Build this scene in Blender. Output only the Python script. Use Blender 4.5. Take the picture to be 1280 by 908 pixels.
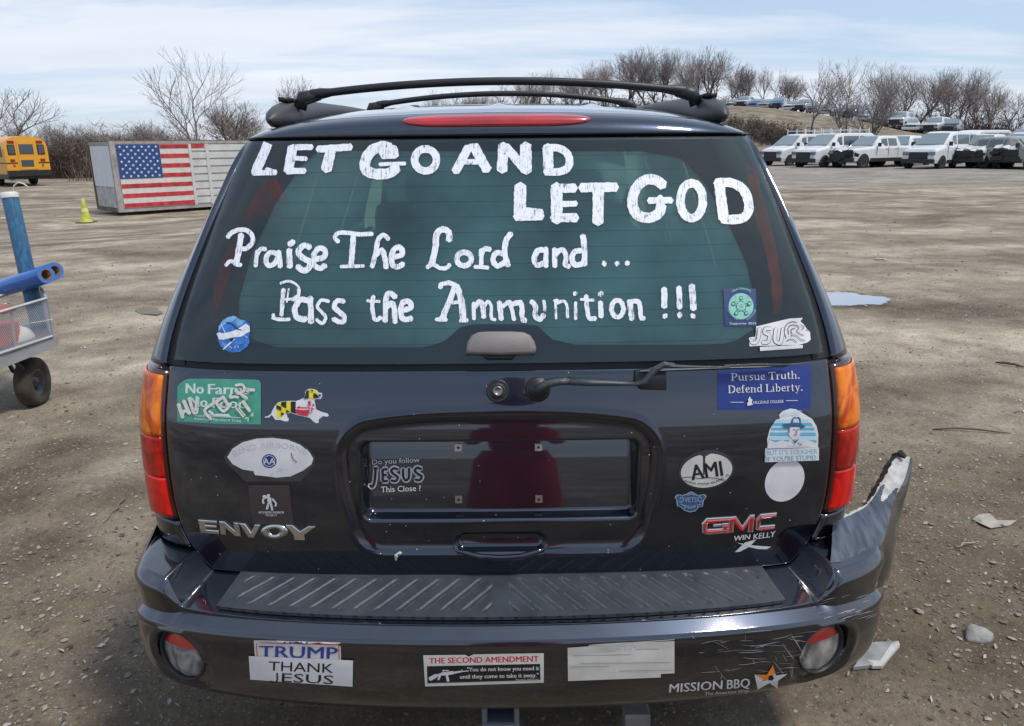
import bpy, bmesh, math, random
from mathutils import Vector, Matrix, noise
from mathutils.bvhtree import BVHTree
for o in list(bpy.data.objects): bpy.data.objects.remove(o)
SC = bpy.context.scene
COL = SC.collection
R = math.radians
# ------------------------------------------------------------------ camera
CAMH, FPX, PITCH, ROLL = 1.65, 950.0, R(16.1), R(-0.6)
cd = bpy.data.cameras.new('camera'); cam = bpy.data.objects.new('camera', cd); COL.objects.link(cam)
cd.sensor_width = 36; cd.lens = FPX/1280*36; cd.clip_start = .05; cd.clip_end = 6000
CM = Matrix.Rotation(R(90)-PITCH, 3, 'X') @ Matrix.Rotation(ROLL, 3, 'Z')
cam.matrix_world = Matrix.Translation((0,0,CAMH)) @ CM.to_4x4()
SC.camera = cam
CO = Vector((0,0,CAMH))
SC.render.resolution_x = 1024; SC.render.resolution_y = 726
# ------------------------------------------------------------------ light
SUN_EL, SUN_AZ = R(63), R(118)      # azimuth measured from +Y towards +X
SC.view_settings.view_transform = 'Standard'; SC.view_settings.look = 'None'
SC.view_settings.exposure = 0.38; SC.view_settings.gamma = 1
W = bpy.data.worlds.new('World'); SC.world = W; W.use_nodes = True
def build_world():
    nt = W.node_tree; N = nt.nodes; L = nt.links; N.clear()
    out = N.new('ShaderNodeOutputWorld'); bg = N.new('ShaderNodeBackground'); bg.inputs[1].default_value = .1
    sky = N.new('ShaderNodeTexSky'); sky.sky_type = 'NISHITA'; sky.sun_disc = False
    sky.sun_elevation = SUN_EL; sky.sun_rotation = SUN_AZ; sky.air_density = 1.0; sky.dust_density = .6; sky.ozone_density = 1.6
    tc = N.new('ShaderNodeTexCoord'); sp = N.new('ShaderNodeSeparateXYZ'); L.new(tc.outputs['Generated'], sp.inputs[0])
    def mth(op, a, b=None, c=None):
        m = N.new('ShaderNodeMath'); m.operation = op
        for i, v in enumerate((a, b, c)):
            if v is None: continue
            if isinstance(v, (int, float)): m.inputs[i].default_value = v
            else: L.new(v, m.inputs[i])
        return m.outputs[0]
    zz = mth('ADD', mth('MAXIMUM', sp.outputs[2], 0.0), .13)
    cx = mth('DIVIDE', sp.outputs[0], zz); cy = mth('DIVIDE', sp.outputs[1], zz)
    cb = N.new('ShaderNodeCombineXYZ'); L.new(mth('MULTIPLY', cx, .38), cb.inputs[0]); L.new(mth('MULTIPLY', cy, 1.0), cb.inputs[1]); cb.inputs[2].default_value = 3.1
    n1 = N.new('ShaderNodeTexNoise'); n1.inputs['Scale'].default_value = .85; n1.inputs['Detail'].default_value = 6; n1.inputs['Roughness'].default_value = .60; n1.inputs['Distortion'].default_value = .25
    L.new(cb.outputs[0], n1.inputs['Vector'])
    r1 = N.new('ShaderNodeValToRGB'); L.new(n1.outputs[0], r1.inputs[0])
    r1.color_ramp.elements[0].position = .42; r1.color_ramp.elements[0].color = (0,0,0,1)
    r1.color_ramp.elements[1].position = .58; r1.color_ramp.elements[1].color = (1,1,1,1)
    n2 = N.new('ShaderNodeTexNoise'); n2.inputs['Scale'].default_value = 1.5; n2.inputs['Detail'].default_value = 4
    L.new(cb.outputs[0], n2.inputs['Vector'])
    cc = N.new('ShaderNodeMix'); cc.data_type = 'RGBA'
    L.new(n2.outputs[0], cc.inputs[0]); cc.inputs[6].default_value = (5.2,5.7,6.7,1); cc.inputs[7].default_value = (7.6,7.9,8.4,1)
    mx = N.new('ShaderNodeMix'); mx.data_type = 'RGBA'
    # thin high veil over the whole sky
    veil = N.new('ShaderNodeMix'); veil.data_type = 'RGBA'; veil.inputs[0].default_value = .62
    L.new(sky.outputs[0], veil.inputs[6]); veil.inputs[7].default_value = (4.5,5.6,7.4,1)
    L.new(mth('MULTIPLY', r1.outputs[0], .9), mx.inputs[0]); L.new(veil.outputs[2], mx.inputs[6]); L.new(cc.outputs[2], mx.inputs[7])
    L.new(mx.outputs[2], bg.inputs[0]); L.new(bg.outputs[0], out.inputs[0])
build_world()
sl = bpy.data.lights.new('sun','SUN'); sl.energy = 2.2; sl.angle = R(9); sl.color = (1,.93,.83)
sun = bpy.data.objects.new('sun', sl); COL.objects.link(sun)
sdir = Vector((math.sin(SUN_AZ)*math.cos(SUN_EL), math.cos(SUN_AZ)*math.cos(SUN_EL), math.sin(SUN_EL)))
sun.rotation_euler = sdir.to_track_quat('Z','Y').to_euler(); sun.location = (0,0,30)

# ------------------------------------------------------------------ helpers
rnd = random.Random(7)
def ray(px, py):
    return (CM @ Vector(((px-640)/FPX, -(py-454)/FPX, -1.0)))
def at_y(px, py, y):
    d = ray(px, py); return CO + d*(y/d.y)
def at_z(px, py, z=0.0):
    d = ray(px, py); return CO + d*((z-CAMH)/d.z)
def proj(P):
    q = CM.transposed() @ (Vector(P)-CO); return (640+FPX*q.x/-q.z, 454-FPX*q.y/-q.z)
def lerp(a, b, t): return a+(b-a)*t
def sst(a, b, x):
    t = max(0., min(1., (x-a)/(b-a))); return t*t*(3-2*t)
def tab(T, x):
    if x <= T[0][0]: return T[0][1]
    if x >= T[-1][0]: return T[-1][1]
    for i in range(len(T)-1):
        if x <= T[i+1][0]:
            x0, y0 = T[i]; x1, y1 = T[i+1]
            m0 = (y1-T[i-1][1])/(x1-T[i-1][0]) if i > 0 else (y1-y0)/(x1-x0)
            m1 = (T[i+2][1]-y0)/(T[i+2][0]-x0) if i+2 < len(T) else (y1-y0)/(x1-x0)
            h = x1-x0; t = (x-x0)/h
            return (2*t**3-3*t*t+1)*y0+(t**3-2*t*t+t)*h*m0+(-2*t**3+3*t*t)*y1+(t**3-t*t)*h*m1

def tag(o, label=None, cat=None, group=None, kind=None):
    if label: o['label'] = label
    if cat: o['category'] = cat
    if group: o['group'] = group
    if kind: o['kind'] = kind
    return o
def empty(name, loc, rz=0, **k):
    o = bpy.data.objects.new(name, None); COL.objects.link(o); o.empty_display_size = .2
    o.matrix_world = Matrix.Translation(loc) @ Matrix.Rotation(rz, 4, 'Z')
    return tag(o, **k)
def link(name, me, parent=None, world=True):
    o = bpy.data.objects.new(name, me); COL.objects.link(o)
    if parent is not None:
        o.parent = parent
        if world: o.matrix_parent_inverse = WM(parent).inverted()
    return o
def WM(o):
    return (WM(o.parent) @ o.matrix_parent_inverse @ o.matrix_basis) if o.parent else o.matrix_basis.copy()
def copy_tree(o, parent=None):
    c = o.copy(); COL.objects.link(c)
    if parent is not None: c.parent = parent
    for ch in [x for x in bpy.data.objects if x.parent == o]: copy_tree(ch, c)
    return c

class MB:
    def __init__(s): s.v = []; s.f = []; s.m = []; s.mats = []; s.cur = 0; s.sm = []; s.smooth = False
    def mat(s, m):
        if m not in s.mats: s.mats.append(m)
        s.cur = s.mats.index(m); return s
    def face(s, idx): s.f.append(tuple(idx)); s.m.append(s.cur); s.sm.append(s.smooth)
    def poly(s, pts):
        b = len(s.v); s.v += [tuple(p) for p in pts]; s.face(range(b, b+len(pts)))
    def box(s, c, d, M=None):
        b = len(s.v)
        for z in (-.5,.5):
            for (x,y) in ((-.5,-.5),(.5,-.5),(.5,.5),(-.5,.5)):
                p = Vector((c[0]+x*d[0], c[1]+y*d[1], c[2]+z*d[2])); s.v.append(tuple(M@p if M else p))
        for q in ((3,2,1,0),(4,5,6,7),(0,1,5,4),(1,2,6,5),(2,3,7,6),(3,0,4,7)): s.face([b+i for i in q])
    def bbox(s, c, d, r, M=None):
        """box with chamfered vertical+horizontal edges (all), via bmesh bevel"""
        bm = bmesh.new(); bmesh.ops.create_cube(bm, size=1)
        for v in bm.verts: v.co = Vector((v.co.x*d[0], v.co.y*d[1], v.co.z*d[2]))
        bmesh.ops.bevel(bm, geom=list(bm.edges), offset=r, segments=2, affect='EDGES', profile=.6)
        s.addbm(bm, Matrix.Translation(c) if M is None else M@Matrix.Translation(c))
    def addbm(s, bm, M=None):
        b = len(s.v); bm.verts.ensure_lookup_table(); bm.verts.index_update()
        for v in bm.verts: s.v.append(tuple(M@v.co if M else v.co))
        for f in bm.faces: s.face([b+v.index for v in f.verts])
        bm.free()
    def grid(s, fn, nu, nv, skip=None, flip=False):
        b = len(s.v)
        for j in range(nv+1):
            for i in range(nu+1): s.v.append(tuple(fn(i/nu, j/nv)))
        for j in range(nv):
            for i in range(nu):
                if skip and skip((i+.5)/nu, (j+.5)/nv): continue
                q = [b+j*(nu+1)+i, b+j*(nu+1)+i+1, b+(j+1)*(nu+1)+i+1, b+(j+1)*(nu+1)+i]
                s.face(q[::-1] if flip else q)
    def tube(s, pts, r, n=8, cap=True, flat=1.0):
        pts = [Vector(p) for p in pts]; m = len(pts); b = len(s.v)
        rr = r if isinstance(r, (list, tuple)) else [r]*m
        up = Vector((0,0,1)); last = None
        for i, p in enumerate(pts):
            t = (pts[min(i+1,m-1)]-pts[max(i-1,0)])
            if t.length < 1e-9: t = Vector((0,0,1))
            t.normalize()
            if last is None:
                a = t.cross(up if abs(t.z) < .9 else Vector((1,0,0))).normalized()
            else:
                a = (last - t*last.dot(t)); a = a.normalized() if a.length > 1e-6 else t.orthogonal().normalized()
            last = a; c = t.cross(a)
            for k in range(n):
                w = 2*math.pi*k/n; s.v.append(tuple(p + a*math.cos(w)*rr[i] + c*math.sin(w)*rr[i]*flat))
        for i in range(m-1):
            for k in range(n):
                k2 = (k+1)%n; s.face((b+i*n+k, b+i*n+k2, b+(i+1)*n+k2, b+(i+1)*n+k))
        if cap: s.face([b+k for k in range(n)][::-1]); s.face([b+(m-1)*n+k for k in range(n)])
    def lathe(s, prof, n=32, M=None):
        """prof: list of (r, h) round local +Z"""
        b = len(s.v); m = len(prof)
        for (r, h) in prof:
            for k in range(n):
                w = 2*math.pi*k/n; p = Vector((r*math.cos(w), r*math.sin(w), h)); s.v.append(tuple(M@p if M else p))
        for i in range(m-1):
            for k in range(n):
                k2 = (k+1)%n; s.face((b+i*n+k, b+i*n+k2, b+(i+1)*n+k2, b+(i+1)*n+k))
    def mesh(s, name='mesh'):
        me = bpy.data.meshes.new(name); me.from_pydata(s.v, [], s.f)
        for m in s.mats: me.materials.append(m)
        me.polygons.foreach_set('material_index', s.m); me.polygons.foreach_set('use_smooth', s.sm)
        me.update(); return me
    def build(s, name, parent=None, world=True, fixn=False, mod=None):
        me = s.mesh(name)
        if fixn:
            bm = bmesh.new(); bm.from_mesh(me); bmesh.ops.remove_doubles(bm, verts=bm.verts, dist=1e-5)
            bmesh.ops.recalc_face_normals(bm, faces=bm.faces); bm.to_mesh(me); bm.free()
        return link(name, me, parent, world)
def bvh(*objs):
    vs, fs = [], []
    for o in objs:
        b = len(vs); M = WM(o)
        vs += [M@v.co for v in o.data.vertices]; fs += [[b+i for i in p.vertices] for p in o.data.polygons]
    return BVHTree.FromPolygons(vs, fs)

# ------------------------------------------------------------------ materials
MATS = {}
def pm(name, col, rough=.6, metal=0., bump=0., bscale=40., var=0., vscale=6., coat=0., spec=.5, trans=0., ior=1.5, emit=None, streak=None, croug=.04, cior=1.5):
    if name in MATS: return MATS[name]
    m = bpy.data.materials.new(name); m.use_nodes = True; nt = m.node_tree; N = nt.nodes; L = nt.links
    b = N['Principled BSDF']; b.inputs['Base Color'].default_value = (*col, 1); b.inputs['Roughness'].default_value = rough
    b.inputs['Metallic'].default_value = metal; b.inputs['Coat Weight'].default_value = coat; b.inputs['Coat Roughness'].default_value = croug; b.inputs['Coat IOR'].default_value = cior
    b.inputs['Specular IOR Level'].default_value = spec; b.inputs['Transmission Weight'].default_value = trans; b.inputs['IOR'].default_value = ior
    if emit: b.inputs['Emission Color'].default_value = (*emit[0],1); b.inputs['Emission Strength'].default_value = emit[1]
    tc = N.new('ShaderNodeTexCoord')
    if var:
        n = N.new('ShaderNodeTexNoise'); n.inputs['Scale'].default_value = vscale; n.inputs['Detail'].default_value = 5
        if streak:
            mp = N.new('ShaderNodeMapping'); mp.inputs['Scale'].default_value = streak; L.new(tc.outputs['Object'], mp.inputs[0]); L.new(mp.outputs[0], n.inputs['Vector'])
        else: L.new(tc.outputs['Object'], n.inputs['Vector'])
        hs = N.new('ShaderNodeHueSaturation'); hs.inputs['Color'].default_value = (*col,1)
        mr = N.new('ShaderNodeMapRange'); mr.inputs[1].default_value = .3; mr.inputs[2].default_value = .7; mr.inputs[3].default_value = 1-var; mr.inputs[4].default_value = 1+var
        L.new(n.outputs[0], mr.inputs[0]); L.new(mr.outputs[0], hs.inputs['Value']); L.new(hs.outputs[0], b.inputs['Base Color'])
        mr2 = N.new('ShaderNodeMapRange'); mr2.inputs[3].default_value = max(.02,rough-var*.3); mr2.inputs[4].default_value = min(1,rough+var*.3)
        L.new(n.outputs[0], mr2.inputs[0]); L.new(mr2.outputs[0], b.inputs['Roughness'])
    if bump:
        n = N.new('ShaderNodeTexNoise'); n.inputs['Scale'].default_value = bscale; n.inputs['Detail'].default_value = 4
        L.new(tc.outputs['Object'], n.inputs['Vector'])
        bp = N.new('ShaderNodeBump'); bp.inputs['Strength'].default_value = 1; bp.inputs['Distance'].default_value = bump
        L.new(n.outputs[0], bp.inputs['Height']); L.new(bp.outputs[0], b.inputs['Normal'])
    MATS[name] = m; return m
# ------------------------------------------------------------------ terrain
PUD = at_z(1052, 374, 0.0)
def hilltop(x):
    return tab([(-45,0),(-25,2.0),(0,5.2),(28,5.7),(42,4.2),(52,2.5),(75,1.2),(110,.6)], x) if x < 110 else .6
def G0(x, y):
    z = 0.0
    r = math.hypot(x, y)
    # the lot falls away gently to the left and the far hill rises on the right
    z -= .75*sst(4, 20, -x + .25*y)*sst(6, 26, y)*(1-sst(-6,10,x))
    if y > 62: z += hilltop(x*100/max(y,1))*sst(62, 96, y)
    return z
def G(x, y):
    z = G0(x, y); r = math.hypot(x, y)
    a = sst(.5, 3, r)*(1-.6*sst(15,40,r))
    pd = math.hypot((x-PUD.x)/1.1, (y-PUD.y)/1.0)
    a *= sst(.5, 1.6, pd)
    z += a*(.022*noise.noise(Vector((x*.45, y*.6, 1.3))) + .012*noise.noise(Vector((x*1.7, y*1.9, 5))))
    z += a*.009*noise.noise(Vector((x*5.2, y*6.5, 9))) * (1-sst(12,25,r))
    return z
def mat_ground():
    m = bpy.data.materials.new('lot_dirt'); m.use_nodes = True; nt = m.node_tree; N = nt.nodes; L = nt.links; b = N['Principled BSDF']
    b.inputs['Roughness'].default_value = .92; b.inputs['Specular IOR Level'].default_value = .25
    tc = N.new('ShaderNodeTexCoord')
    def nz(scale, det=6, rough=.6, sc=None, dist=0):
        n = N.new('ShaderNodeTexNoise'); n.inputs['Scale'].default_value = scale; n.inputs['Detail'].default_value = det; n.inputs['Roughness'].default_value = rough; n.inputs['Distortion'].default_value = dist
        if sc:
            mp = N.new('ShaderNodeMapping'); mp.inputs['Scale'].default_value = sc; mp.inputs['Rotation'].default_value = (0,0,R(-6)); L.new(tc.outputs['Object'], mp.inputs[0]); L.new(mp.outputs[0], n.inputs['Vector'])
        else: L.new(tc.outputs['Object'], n.inputs['Vector'])
        return n.outputs[0]
    def ramp(src, stops):
        r = N.new('ShaderNodeValToRGB'); L.new(src, r.inputs[0]); e = r.color_ramp.elements
        while len(e) < len(stops): e.new(.5)
        for i, (p, c) in enumerate(stops): e[i].position = p; e[i].color = (*c, 1)
        return r.outputs[0]
    def mix(fac, a, bb, mode='MIX'):
        x = N.new('ShaderNodeMix'); x.data_type = 'RGBA'; x.blend_type = mode
        if isinstance(fac, float): x.inputs[0].default_value = fac
        else: L.new(fac, x.inputs[0])
        for i, v in ((6, a), (7, bb)):
            if isinstance(v, tuple): x.inputs[i].default_value = (*v, 1)
            else: L.new(v, x.inputs[i])
        return x.outputs[2]
    big = ramp(nz(.35, 6, .6, (1,1.5,1), .8), [(.34,(.14,.112,.080)),(.5,(.265,.225,.172)),(.66,(.44,.385,.31))])
    mid = ramp(nz(2.3, 7, .65, (1,1.1,1), .4), [(.3,(.55,.53,.5)),(.52,(.92,.91,.9)),(.72,(1.25,1.25,1.24))])
    c = mix(1.0, big, mid, 'MULTIPLY')
    fine = ramp(nz(38, 5, .75), [(.3,(.68,.67,.66)),(.5,(.96,.96,.96)),(.72,(1.22,1.21,1.20))])
    c = mix(1.0, c, fine, 'MULTIPLY')
    # scattered little stones as voronoi cells
    def stones(scale, lo, hi, keep):
        v = N.new('ShaderNodeTexVoronoi'); v.inputs['Scale'].default_value = scale; L.new(tc.outputs['Object'], v.inputs['Vector'])
        d = ramp(v.outputs['Distance'], [(lo,(1,1,1)),(hi,(0,0,0))])
        sp = N.new('ShaderNodeSeparateColor'); L.new(v.outputs['Color'], sp.inputs[0])
        k = N.new('ShaderNodeMath'); k.operation = 'GREATER_THAN'; L.new(sp.outputs[0], k.inputs[0]); k.inputs[1].default_value = keep
        mu = N.new('ShaderNodeMath'); mu.operation = 'MULTIPLY'; L.new(d, mu.inputs[0]); L.new(k.outputs[0], mu.inputs[1])
        return mu.outputs[0], sp.outputs[1]
    s0, t0 = stones(8.5, .10, .17, .80); c = mix(s0, c, ramp(t0, [(.0,(.07,.058,.045)),(.55,(.15,.125,.10)),(.8,(.40,.37,.32)),(1,(.52,.50,.46))]))
    s1, t1 = stones(46, .28, .36, .72); s2, t2 = stones(120, .3, .4, .6)
    sc1 = ramp(t1, [(.0,(.12,.11,.1)),(.5,(.27,.25,.22)),(1,(.5,.48,.45))]); sc2 = ramp(t2, [(.0,(.1,.09,.08)),(.6,(.26,.24,.21)),(1,(.48,.46,.42))])
    c = mix(s2, c, sc2); c = mix(s1, c, sc1)
    # old tyre tracks crossing the lot
    ww = N.new('ShaderNodeTexWave'); ww.inputs['Scale'].default_value = .16; ww.inputs['Distortion'].default_value = 5; ww.inputs['Detail'].default_value = 3; ww.inputs['Detail Scale'].default_value = .5
    mpw = N.new('ShaderNodeMapping'); mpw.inputs['Rotation'].default_value = (0,0,R(72)); L.new(tc.outputs['Object'], mpw.inputs[0]); L.new(mpw.outputs[0], ww.inputs['Vector'])
    trk = ramp(ww.outputs['Fac'], [(.0,(.82,.80,.78)),(.2,(.99,.99,.99)),(.8,(1.02,1.02,1.02)),(1,(1.10,1.10,1.09))]); c = mix(1.0, c, trk, 'MULTIPLY')
    vm = N.new('ShaderNodeVectorMath'); vm.operation = 'DISTANCE'; L.new(tc.outputs['Object'], vm.inputs[0]); vm.inputs[1].default_value = (PUD.x, PUD.y, 0)
    wet = N.new('ShaderNodeMath'); wet.operation = 'ADD'; L.new(vm.outputs['Value'], wet.inputs[0]); wn = N.new('ShaderNodeMath'); wn.operation = 'MULTIPLY'; wn.inputs[1].default_value = .8; L.new(nz(4, 4, .6), wn.inputs[0]); L.new(wn.outputs[0], wet.inputs[1])
    wr_ = ramp(wet.outputs[0], [(.0,(.42,.40,.38)),(.78,(.5,.48,.46)),(1.0,(1,1,1))]); c = mix(1.0, c, wr_, 'MULTIPLY')
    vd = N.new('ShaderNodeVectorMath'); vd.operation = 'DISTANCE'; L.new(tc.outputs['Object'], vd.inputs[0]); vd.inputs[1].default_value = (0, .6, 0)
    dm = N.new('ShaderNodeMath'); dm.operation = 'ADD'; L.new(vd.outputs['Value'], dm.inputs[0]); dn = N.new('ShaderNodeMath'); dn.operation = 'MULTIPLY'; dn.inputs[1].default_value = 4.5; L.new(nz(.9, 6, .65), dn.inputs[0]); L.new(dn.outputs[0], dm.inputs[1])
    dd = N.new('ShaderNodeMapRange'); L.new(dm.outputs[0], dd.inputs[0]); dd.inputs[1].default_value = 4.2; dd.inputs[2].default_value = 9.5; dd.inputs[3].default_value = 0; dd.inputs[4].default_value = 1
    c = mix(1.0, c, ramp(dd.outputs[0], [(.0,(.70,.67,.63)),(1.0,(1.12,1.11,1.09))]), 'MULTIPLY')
    # coarse grey stone belt near the parked row
    sx = N.new('ShaderNodeSeparateXYZ'); L.new(tc.outputs['Object'], sx.inputs[0])
    mr = N.new('ShaderNodeMapRange'); L.new(sx.outputs[1], mr.inputs[0]); mr.inputs[1].default_value = 26; mr.inputs[2].default_value = 34
    gr = ramp(nz(1.2, 8, .8), [(.35,(.13,.13,.13)),(.65,(.36,.36,.36))])
    mr3 = N.new('ShaderNodeMapRange'); L.new(sx.outputs[0], mr3.inputs[0]); mr3.inputs[1].default_value = 2; mr3.inputs[2].default_value = 8
    mm = N.new('ShaderNodeMath'); mm.operation = 'MULTIPLY'; L.new(mr.outputs[0], mm.inputs[0]); L.new(mr3.outputs[0], mm.inputs[1])
    mm2 = N.new('ShaderNodeMath'); mm2.operation = 'MULTIPLY'; L.new(mm.outputs[0], mm2.inputs[0]); mm2.inputs[1].default_value = .45
    c = mix(mm2.outputs[0], c, gr)
    # dry grass on the far bank
    mr2 = N.new('ShaderNodeMapRange'); L.new(sx.outputs[1], mr2.inputs[0]); mr2.inputs[1].default_value = 60; mr2.inputs[2].default_value = 66
    gg = ramp(nz(.5, 8, .75, (1,1,6)), [(.35,(.10,.085,.06)),(.5,(.20,.17,.125)),(.68,(.31,.275,.21))])
    c = mix(mr2.outputs[0], c, gg)
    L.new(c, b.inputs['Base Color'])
    h = N.new('ShaderNodeMath'); h.operation = 'ADD'
    a1 = nz(9, 9, .75); a2 = N.new('ShaderNodeMath'); a2.operation = 'MULTIPLY'; L.new(s1, a2.inputs[0]); a2.inputs[1].default_value = .35
    L.new(a1, h.inputs[0]); L.new(a2.outputs[0], h.inputs[1])
    h2 = N.new('ShaderNodeMath'); h2.operation = 'ADD'; L.new(h.outputs[0], h2.inputs[0])
    a3 = N.new('ShaderNodeMath'); a3.operation = 'MULTIPLY'; L.new(nz(60, 4, .7), a3.inputs[0]); a3.inputs[1].default_value = .25; L.new(a3.outputs[0], h2.inputs[1])
    bp = N.new('ShaderNodeBump'); bp.inputs['Strength'].default_value = .9; bp.inputs['Distance'].default_value = .02
    L.new(h2.outputs[0], bp.inputs['Height']); L.new(bp.outputs[0], b.inputs['Normal'])
    return m
def build_ground():
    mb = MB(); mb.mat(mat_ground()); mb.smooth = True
    angs = []
    a = -180.
    while a < 180: angs.append(a); a += .55 if -48 < a < 48 else 4
    na = len(angs); rs = [.25]
    while rs[-1] < 2500: rs.append(rs[-1]*(1.028 if rs[-1] < 130 else 1.12))
    mb.v.append((0,0,0))
    for r in rs:
        for a in angs:
            x, y = r*math.sin(R(a)), r*math.cos(R(a)); mb.v.append((x, y, G(x, y)))
    for k in range(na): mb.face((0, 1+(k+1)%na, 1+k))
    for i in range(len(rs)-1):
        for k in range(na):
            k2 = (k+1)%na; mb.face((1+i*na+k, 1+i*na+k2, 1+(i+1)*na+k2, 1+(i+1)*na+k))
    return tag(mb.build('ground'), kind='structure')
ground = build_ground()
# puddle
def build_puddle():
    m = pm('puddle_water', (.16,.155,.15), .02, spec=1, ior=4.0)
    mb = MB(); mb.mat(m); n = 140; c = PUD
    pts = [(0,0)]
    for k in range(n):
        w = 2*math.pi*k/n
        rr = 1 + .32*noise.noise(Vector((math.cos(w)*1.6, math.sin(w)*1.6, 4))) + .16*noise.noise(Vector((math.cos(w)*5, math.sin(w)*5, 2)))+.07*noise.noise(Vector((math.cos(w)*14, math.sin(w)*14, 2)))
        pts.append((math.cos(w)*.42*rr, math.sin(w)*.40*rr))
    zt = max(G(c.x+x, c.y+y) for x, y in pts)+.004
    mb.v = [(c.x+x, c.y+y, zt) for x, y in pts]
    for k in range(n): mb.face((0, 1+k, 1+(k+1)%n))
    tag(mb.build('puddle'), 'shallow muddy puddle reflecting the sky, right of the black car', 'puddle', kind='structure')
build_puddle()
# loose gravel
def build_gravel():
    cols = [pm('gravel_%d'%i, c, .9, bump=.002, bscale=80) for i, c in enumerate([(.19,.162,.13),(.26,.23,.19),(.13,.108,.085),(.35,.32,.28)])]
    mb = MB(); r = random.Random(3)
    ico = [(0,0,1),(.89,0,.45),(.28,.85,.45),(-.72,.53,.45),(-.72,-.53,.45),(.28,-.85,.45),(0,0,-.6)]
    tri = [(0,1,2),(0,2,3),(0,3,4),(0,4,5),(0,5,1),(6,2,1),(6,3,2),(6,4,3),(6,5,4),(6,1,5)]
    for i in range(9500):
        px = r.uniform(-20,1300); py = 215+ (930-215)*r.random()**1.3
        P = at_z(px, py)
        if P.y > 26: continue
        if noise.noise(Vector((P.x*.8, P.y*.8, 7)))+.30*r.random() < .10: continue
        s = r.choice([.0035,.004,.005,.006,.008])*r.uniform(.7,1.6)*(1 if P.y < 8 else 1.5+P.y*.03)
        if r.random() < .008: s *= 2.2
        mb.mat(cols[r.choices(range(4), (5,4,3,1.2))[0]]); b = len(mb.v); w = r.uniform(0,6.3)
        sx, sy, sz = s*r.uniform(.8,1.7), s*r.uniform(.7,1.1), s*r.uniform(.35,.75); gz = G(P.x, P.y)
        for (x,y,z) in ico:
            x *= r.uniform(.75,1.2); y *= r.uniform(.75,1.2)
            X, Y = x*sx, y*sy
            mb.v.append((P.x+X*math.cos(w)-Y*math.sin(w), P.y+X*math.sin(w)+Y*math.cos(w), gz+z*sz+sz*.25))
        for t in tri: mb.face([b+q for q in t])
    tag(mb.build('gravel'), 'loose gravel and small stones strewn over the dirt lot', 'gravel', kind='stuff')
build_gravel()
# ------------------------------------------------------------------ the black car
XC = sum(at_y(*p).x for p in ((622,150,2.06),(622,458,1.74),(625,760,1.55)))/3
PAINT = pm('dark_blue_grey_paint', (.012,.020,.040), .30, metal=.85, cior=1.75, coat=1.0, var=.10, vscale=9, croug=.04, bump=.00012, bscale=160)
def dusty(m, amt, lo=.2, hi=1.2):
    nt = m.node_tree; N = nt.nodes; L = nt.links; b = N['Principled BSDF']; out = [n for n in N if n.type == 'OUTPUT_MATERIAL'][0]
    d = N.new('ShaderNodeBsdfDiffuse'); d.inputs[0].default_value = (.26,.235,.205,1); mx = N.new('ShaderNodeMixShader')
    tc = N.new('ShaderNodeTexCoord'); mp = N.new('ShaderNodeMapping'); mp.inputs['Scale'].default_value = (3,1,1.1); L.new(tc.outputs['Object'], mp.inputs[0])
    n = N.new('ShaderNodeTexNoise'); n.inputs['Scale'].default_value = 4.5; n.inputs['Detail'].default_value = 9; n.inputs['Roughness'].default_value = .72; n.inputs['Distortion'].default_value = .5; L.new(mp.outputs[0], n.inputs['Vector'])
    mr = N.new('ShaderNodeMapRange'); L.new(n.outputs[0], mr.inputs[0]); mr.inputs[1].default_value = .40; mr.inputs[2].default_value = .78; mr.inputs[3].default_value = amt*.15; mr.inputs[4].default_value = amt
    n2 = N.new('ShaderNodeTexNoise'); n2.inputs['Scale'].default_value = 130; n2.inputs['Detail'].default_value = 2; L.new(tc.outputs['Object'], n2.inputs['Vector'])
    m2 = N.new('ShaderNodeMapRange'); L.new(n2.outputs[0], m2.inputs[0]); m2.inputs[1].default_value = .35; m2.inputs[2].default_value = .75; m2.inputs[3].default_value = .5; m2.inputs[4].default_value = 1.6
    mu = N.new('ShaderNodeMath'); mu.operation = 'MULTIPLY'; L.new(mr.outputs[0], mu.inputs[0]); L.new(m2.outputs[0], mu.inputs[1])
    L.new(mu.outputs[0], mx.inputs[0]); L.new(b.outputs[0], mx.inputs[1]); L.new(d.outputs[0], mx.inputs[2]); L.new(mx.outputs[0], out.inputs[0])
dusty(PAINT, .010)
BLACKP = pm('black_trim_plastic', (.014,.015,.017), .45, bump=.0004, bscale=300, var=.15)
GREYP = pm('grey_roof_plastic', (.05,.05,.055), .5, bump=.0005, bscale=250, var=.2)
SEAL = pm('rubber_seal', (.006,.006,.007), .55)
PADM = pm('step_pad_plastic', (.030,.038,.050), .45, bump=.0006, bscale=350, var=.25, vscale=14)
CHROME = pm('chrome', (.62,.62,.6), .16, metal=1., var=.12, vscale=60)
suv = empty('suv', (XC, 3.9, 0), label='dark SUV in front, covered in stickers, with white words painted on its rear window', cat='suv')
WT = [(.30,.88),(.45,.915),(.65,.935),(.80,.94),(1.0,.935),(1.12,.915),(1.25,.874),(1.41,.813),(1.55,.757),(1.60,.737),(1.67,.702),(1.74,.66)]
YT = [(.40,1.72),(.60,1.695),(.75,1.687),(.90,1.690),(.985,1.698),(1.03,1.708),(1.12,1.733),(1.13,1.737),(1.25,1.787),(1.41,1.872),(1.55,1.955),(1.67,2.025),(1.74,2.06)]
def WW(z): return tab(WT, z)
NN, CC = 5.5, .33
def corner(s, n=NN):
    s = min(abs(s), 1.0); return 1-(1-s**n)**(1/n)
def FY(X, z):
    s = min(abs(X)/WW(z), 1.0); return tab(YT, z) + .035*s*s + CC*corner(s)
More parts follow.
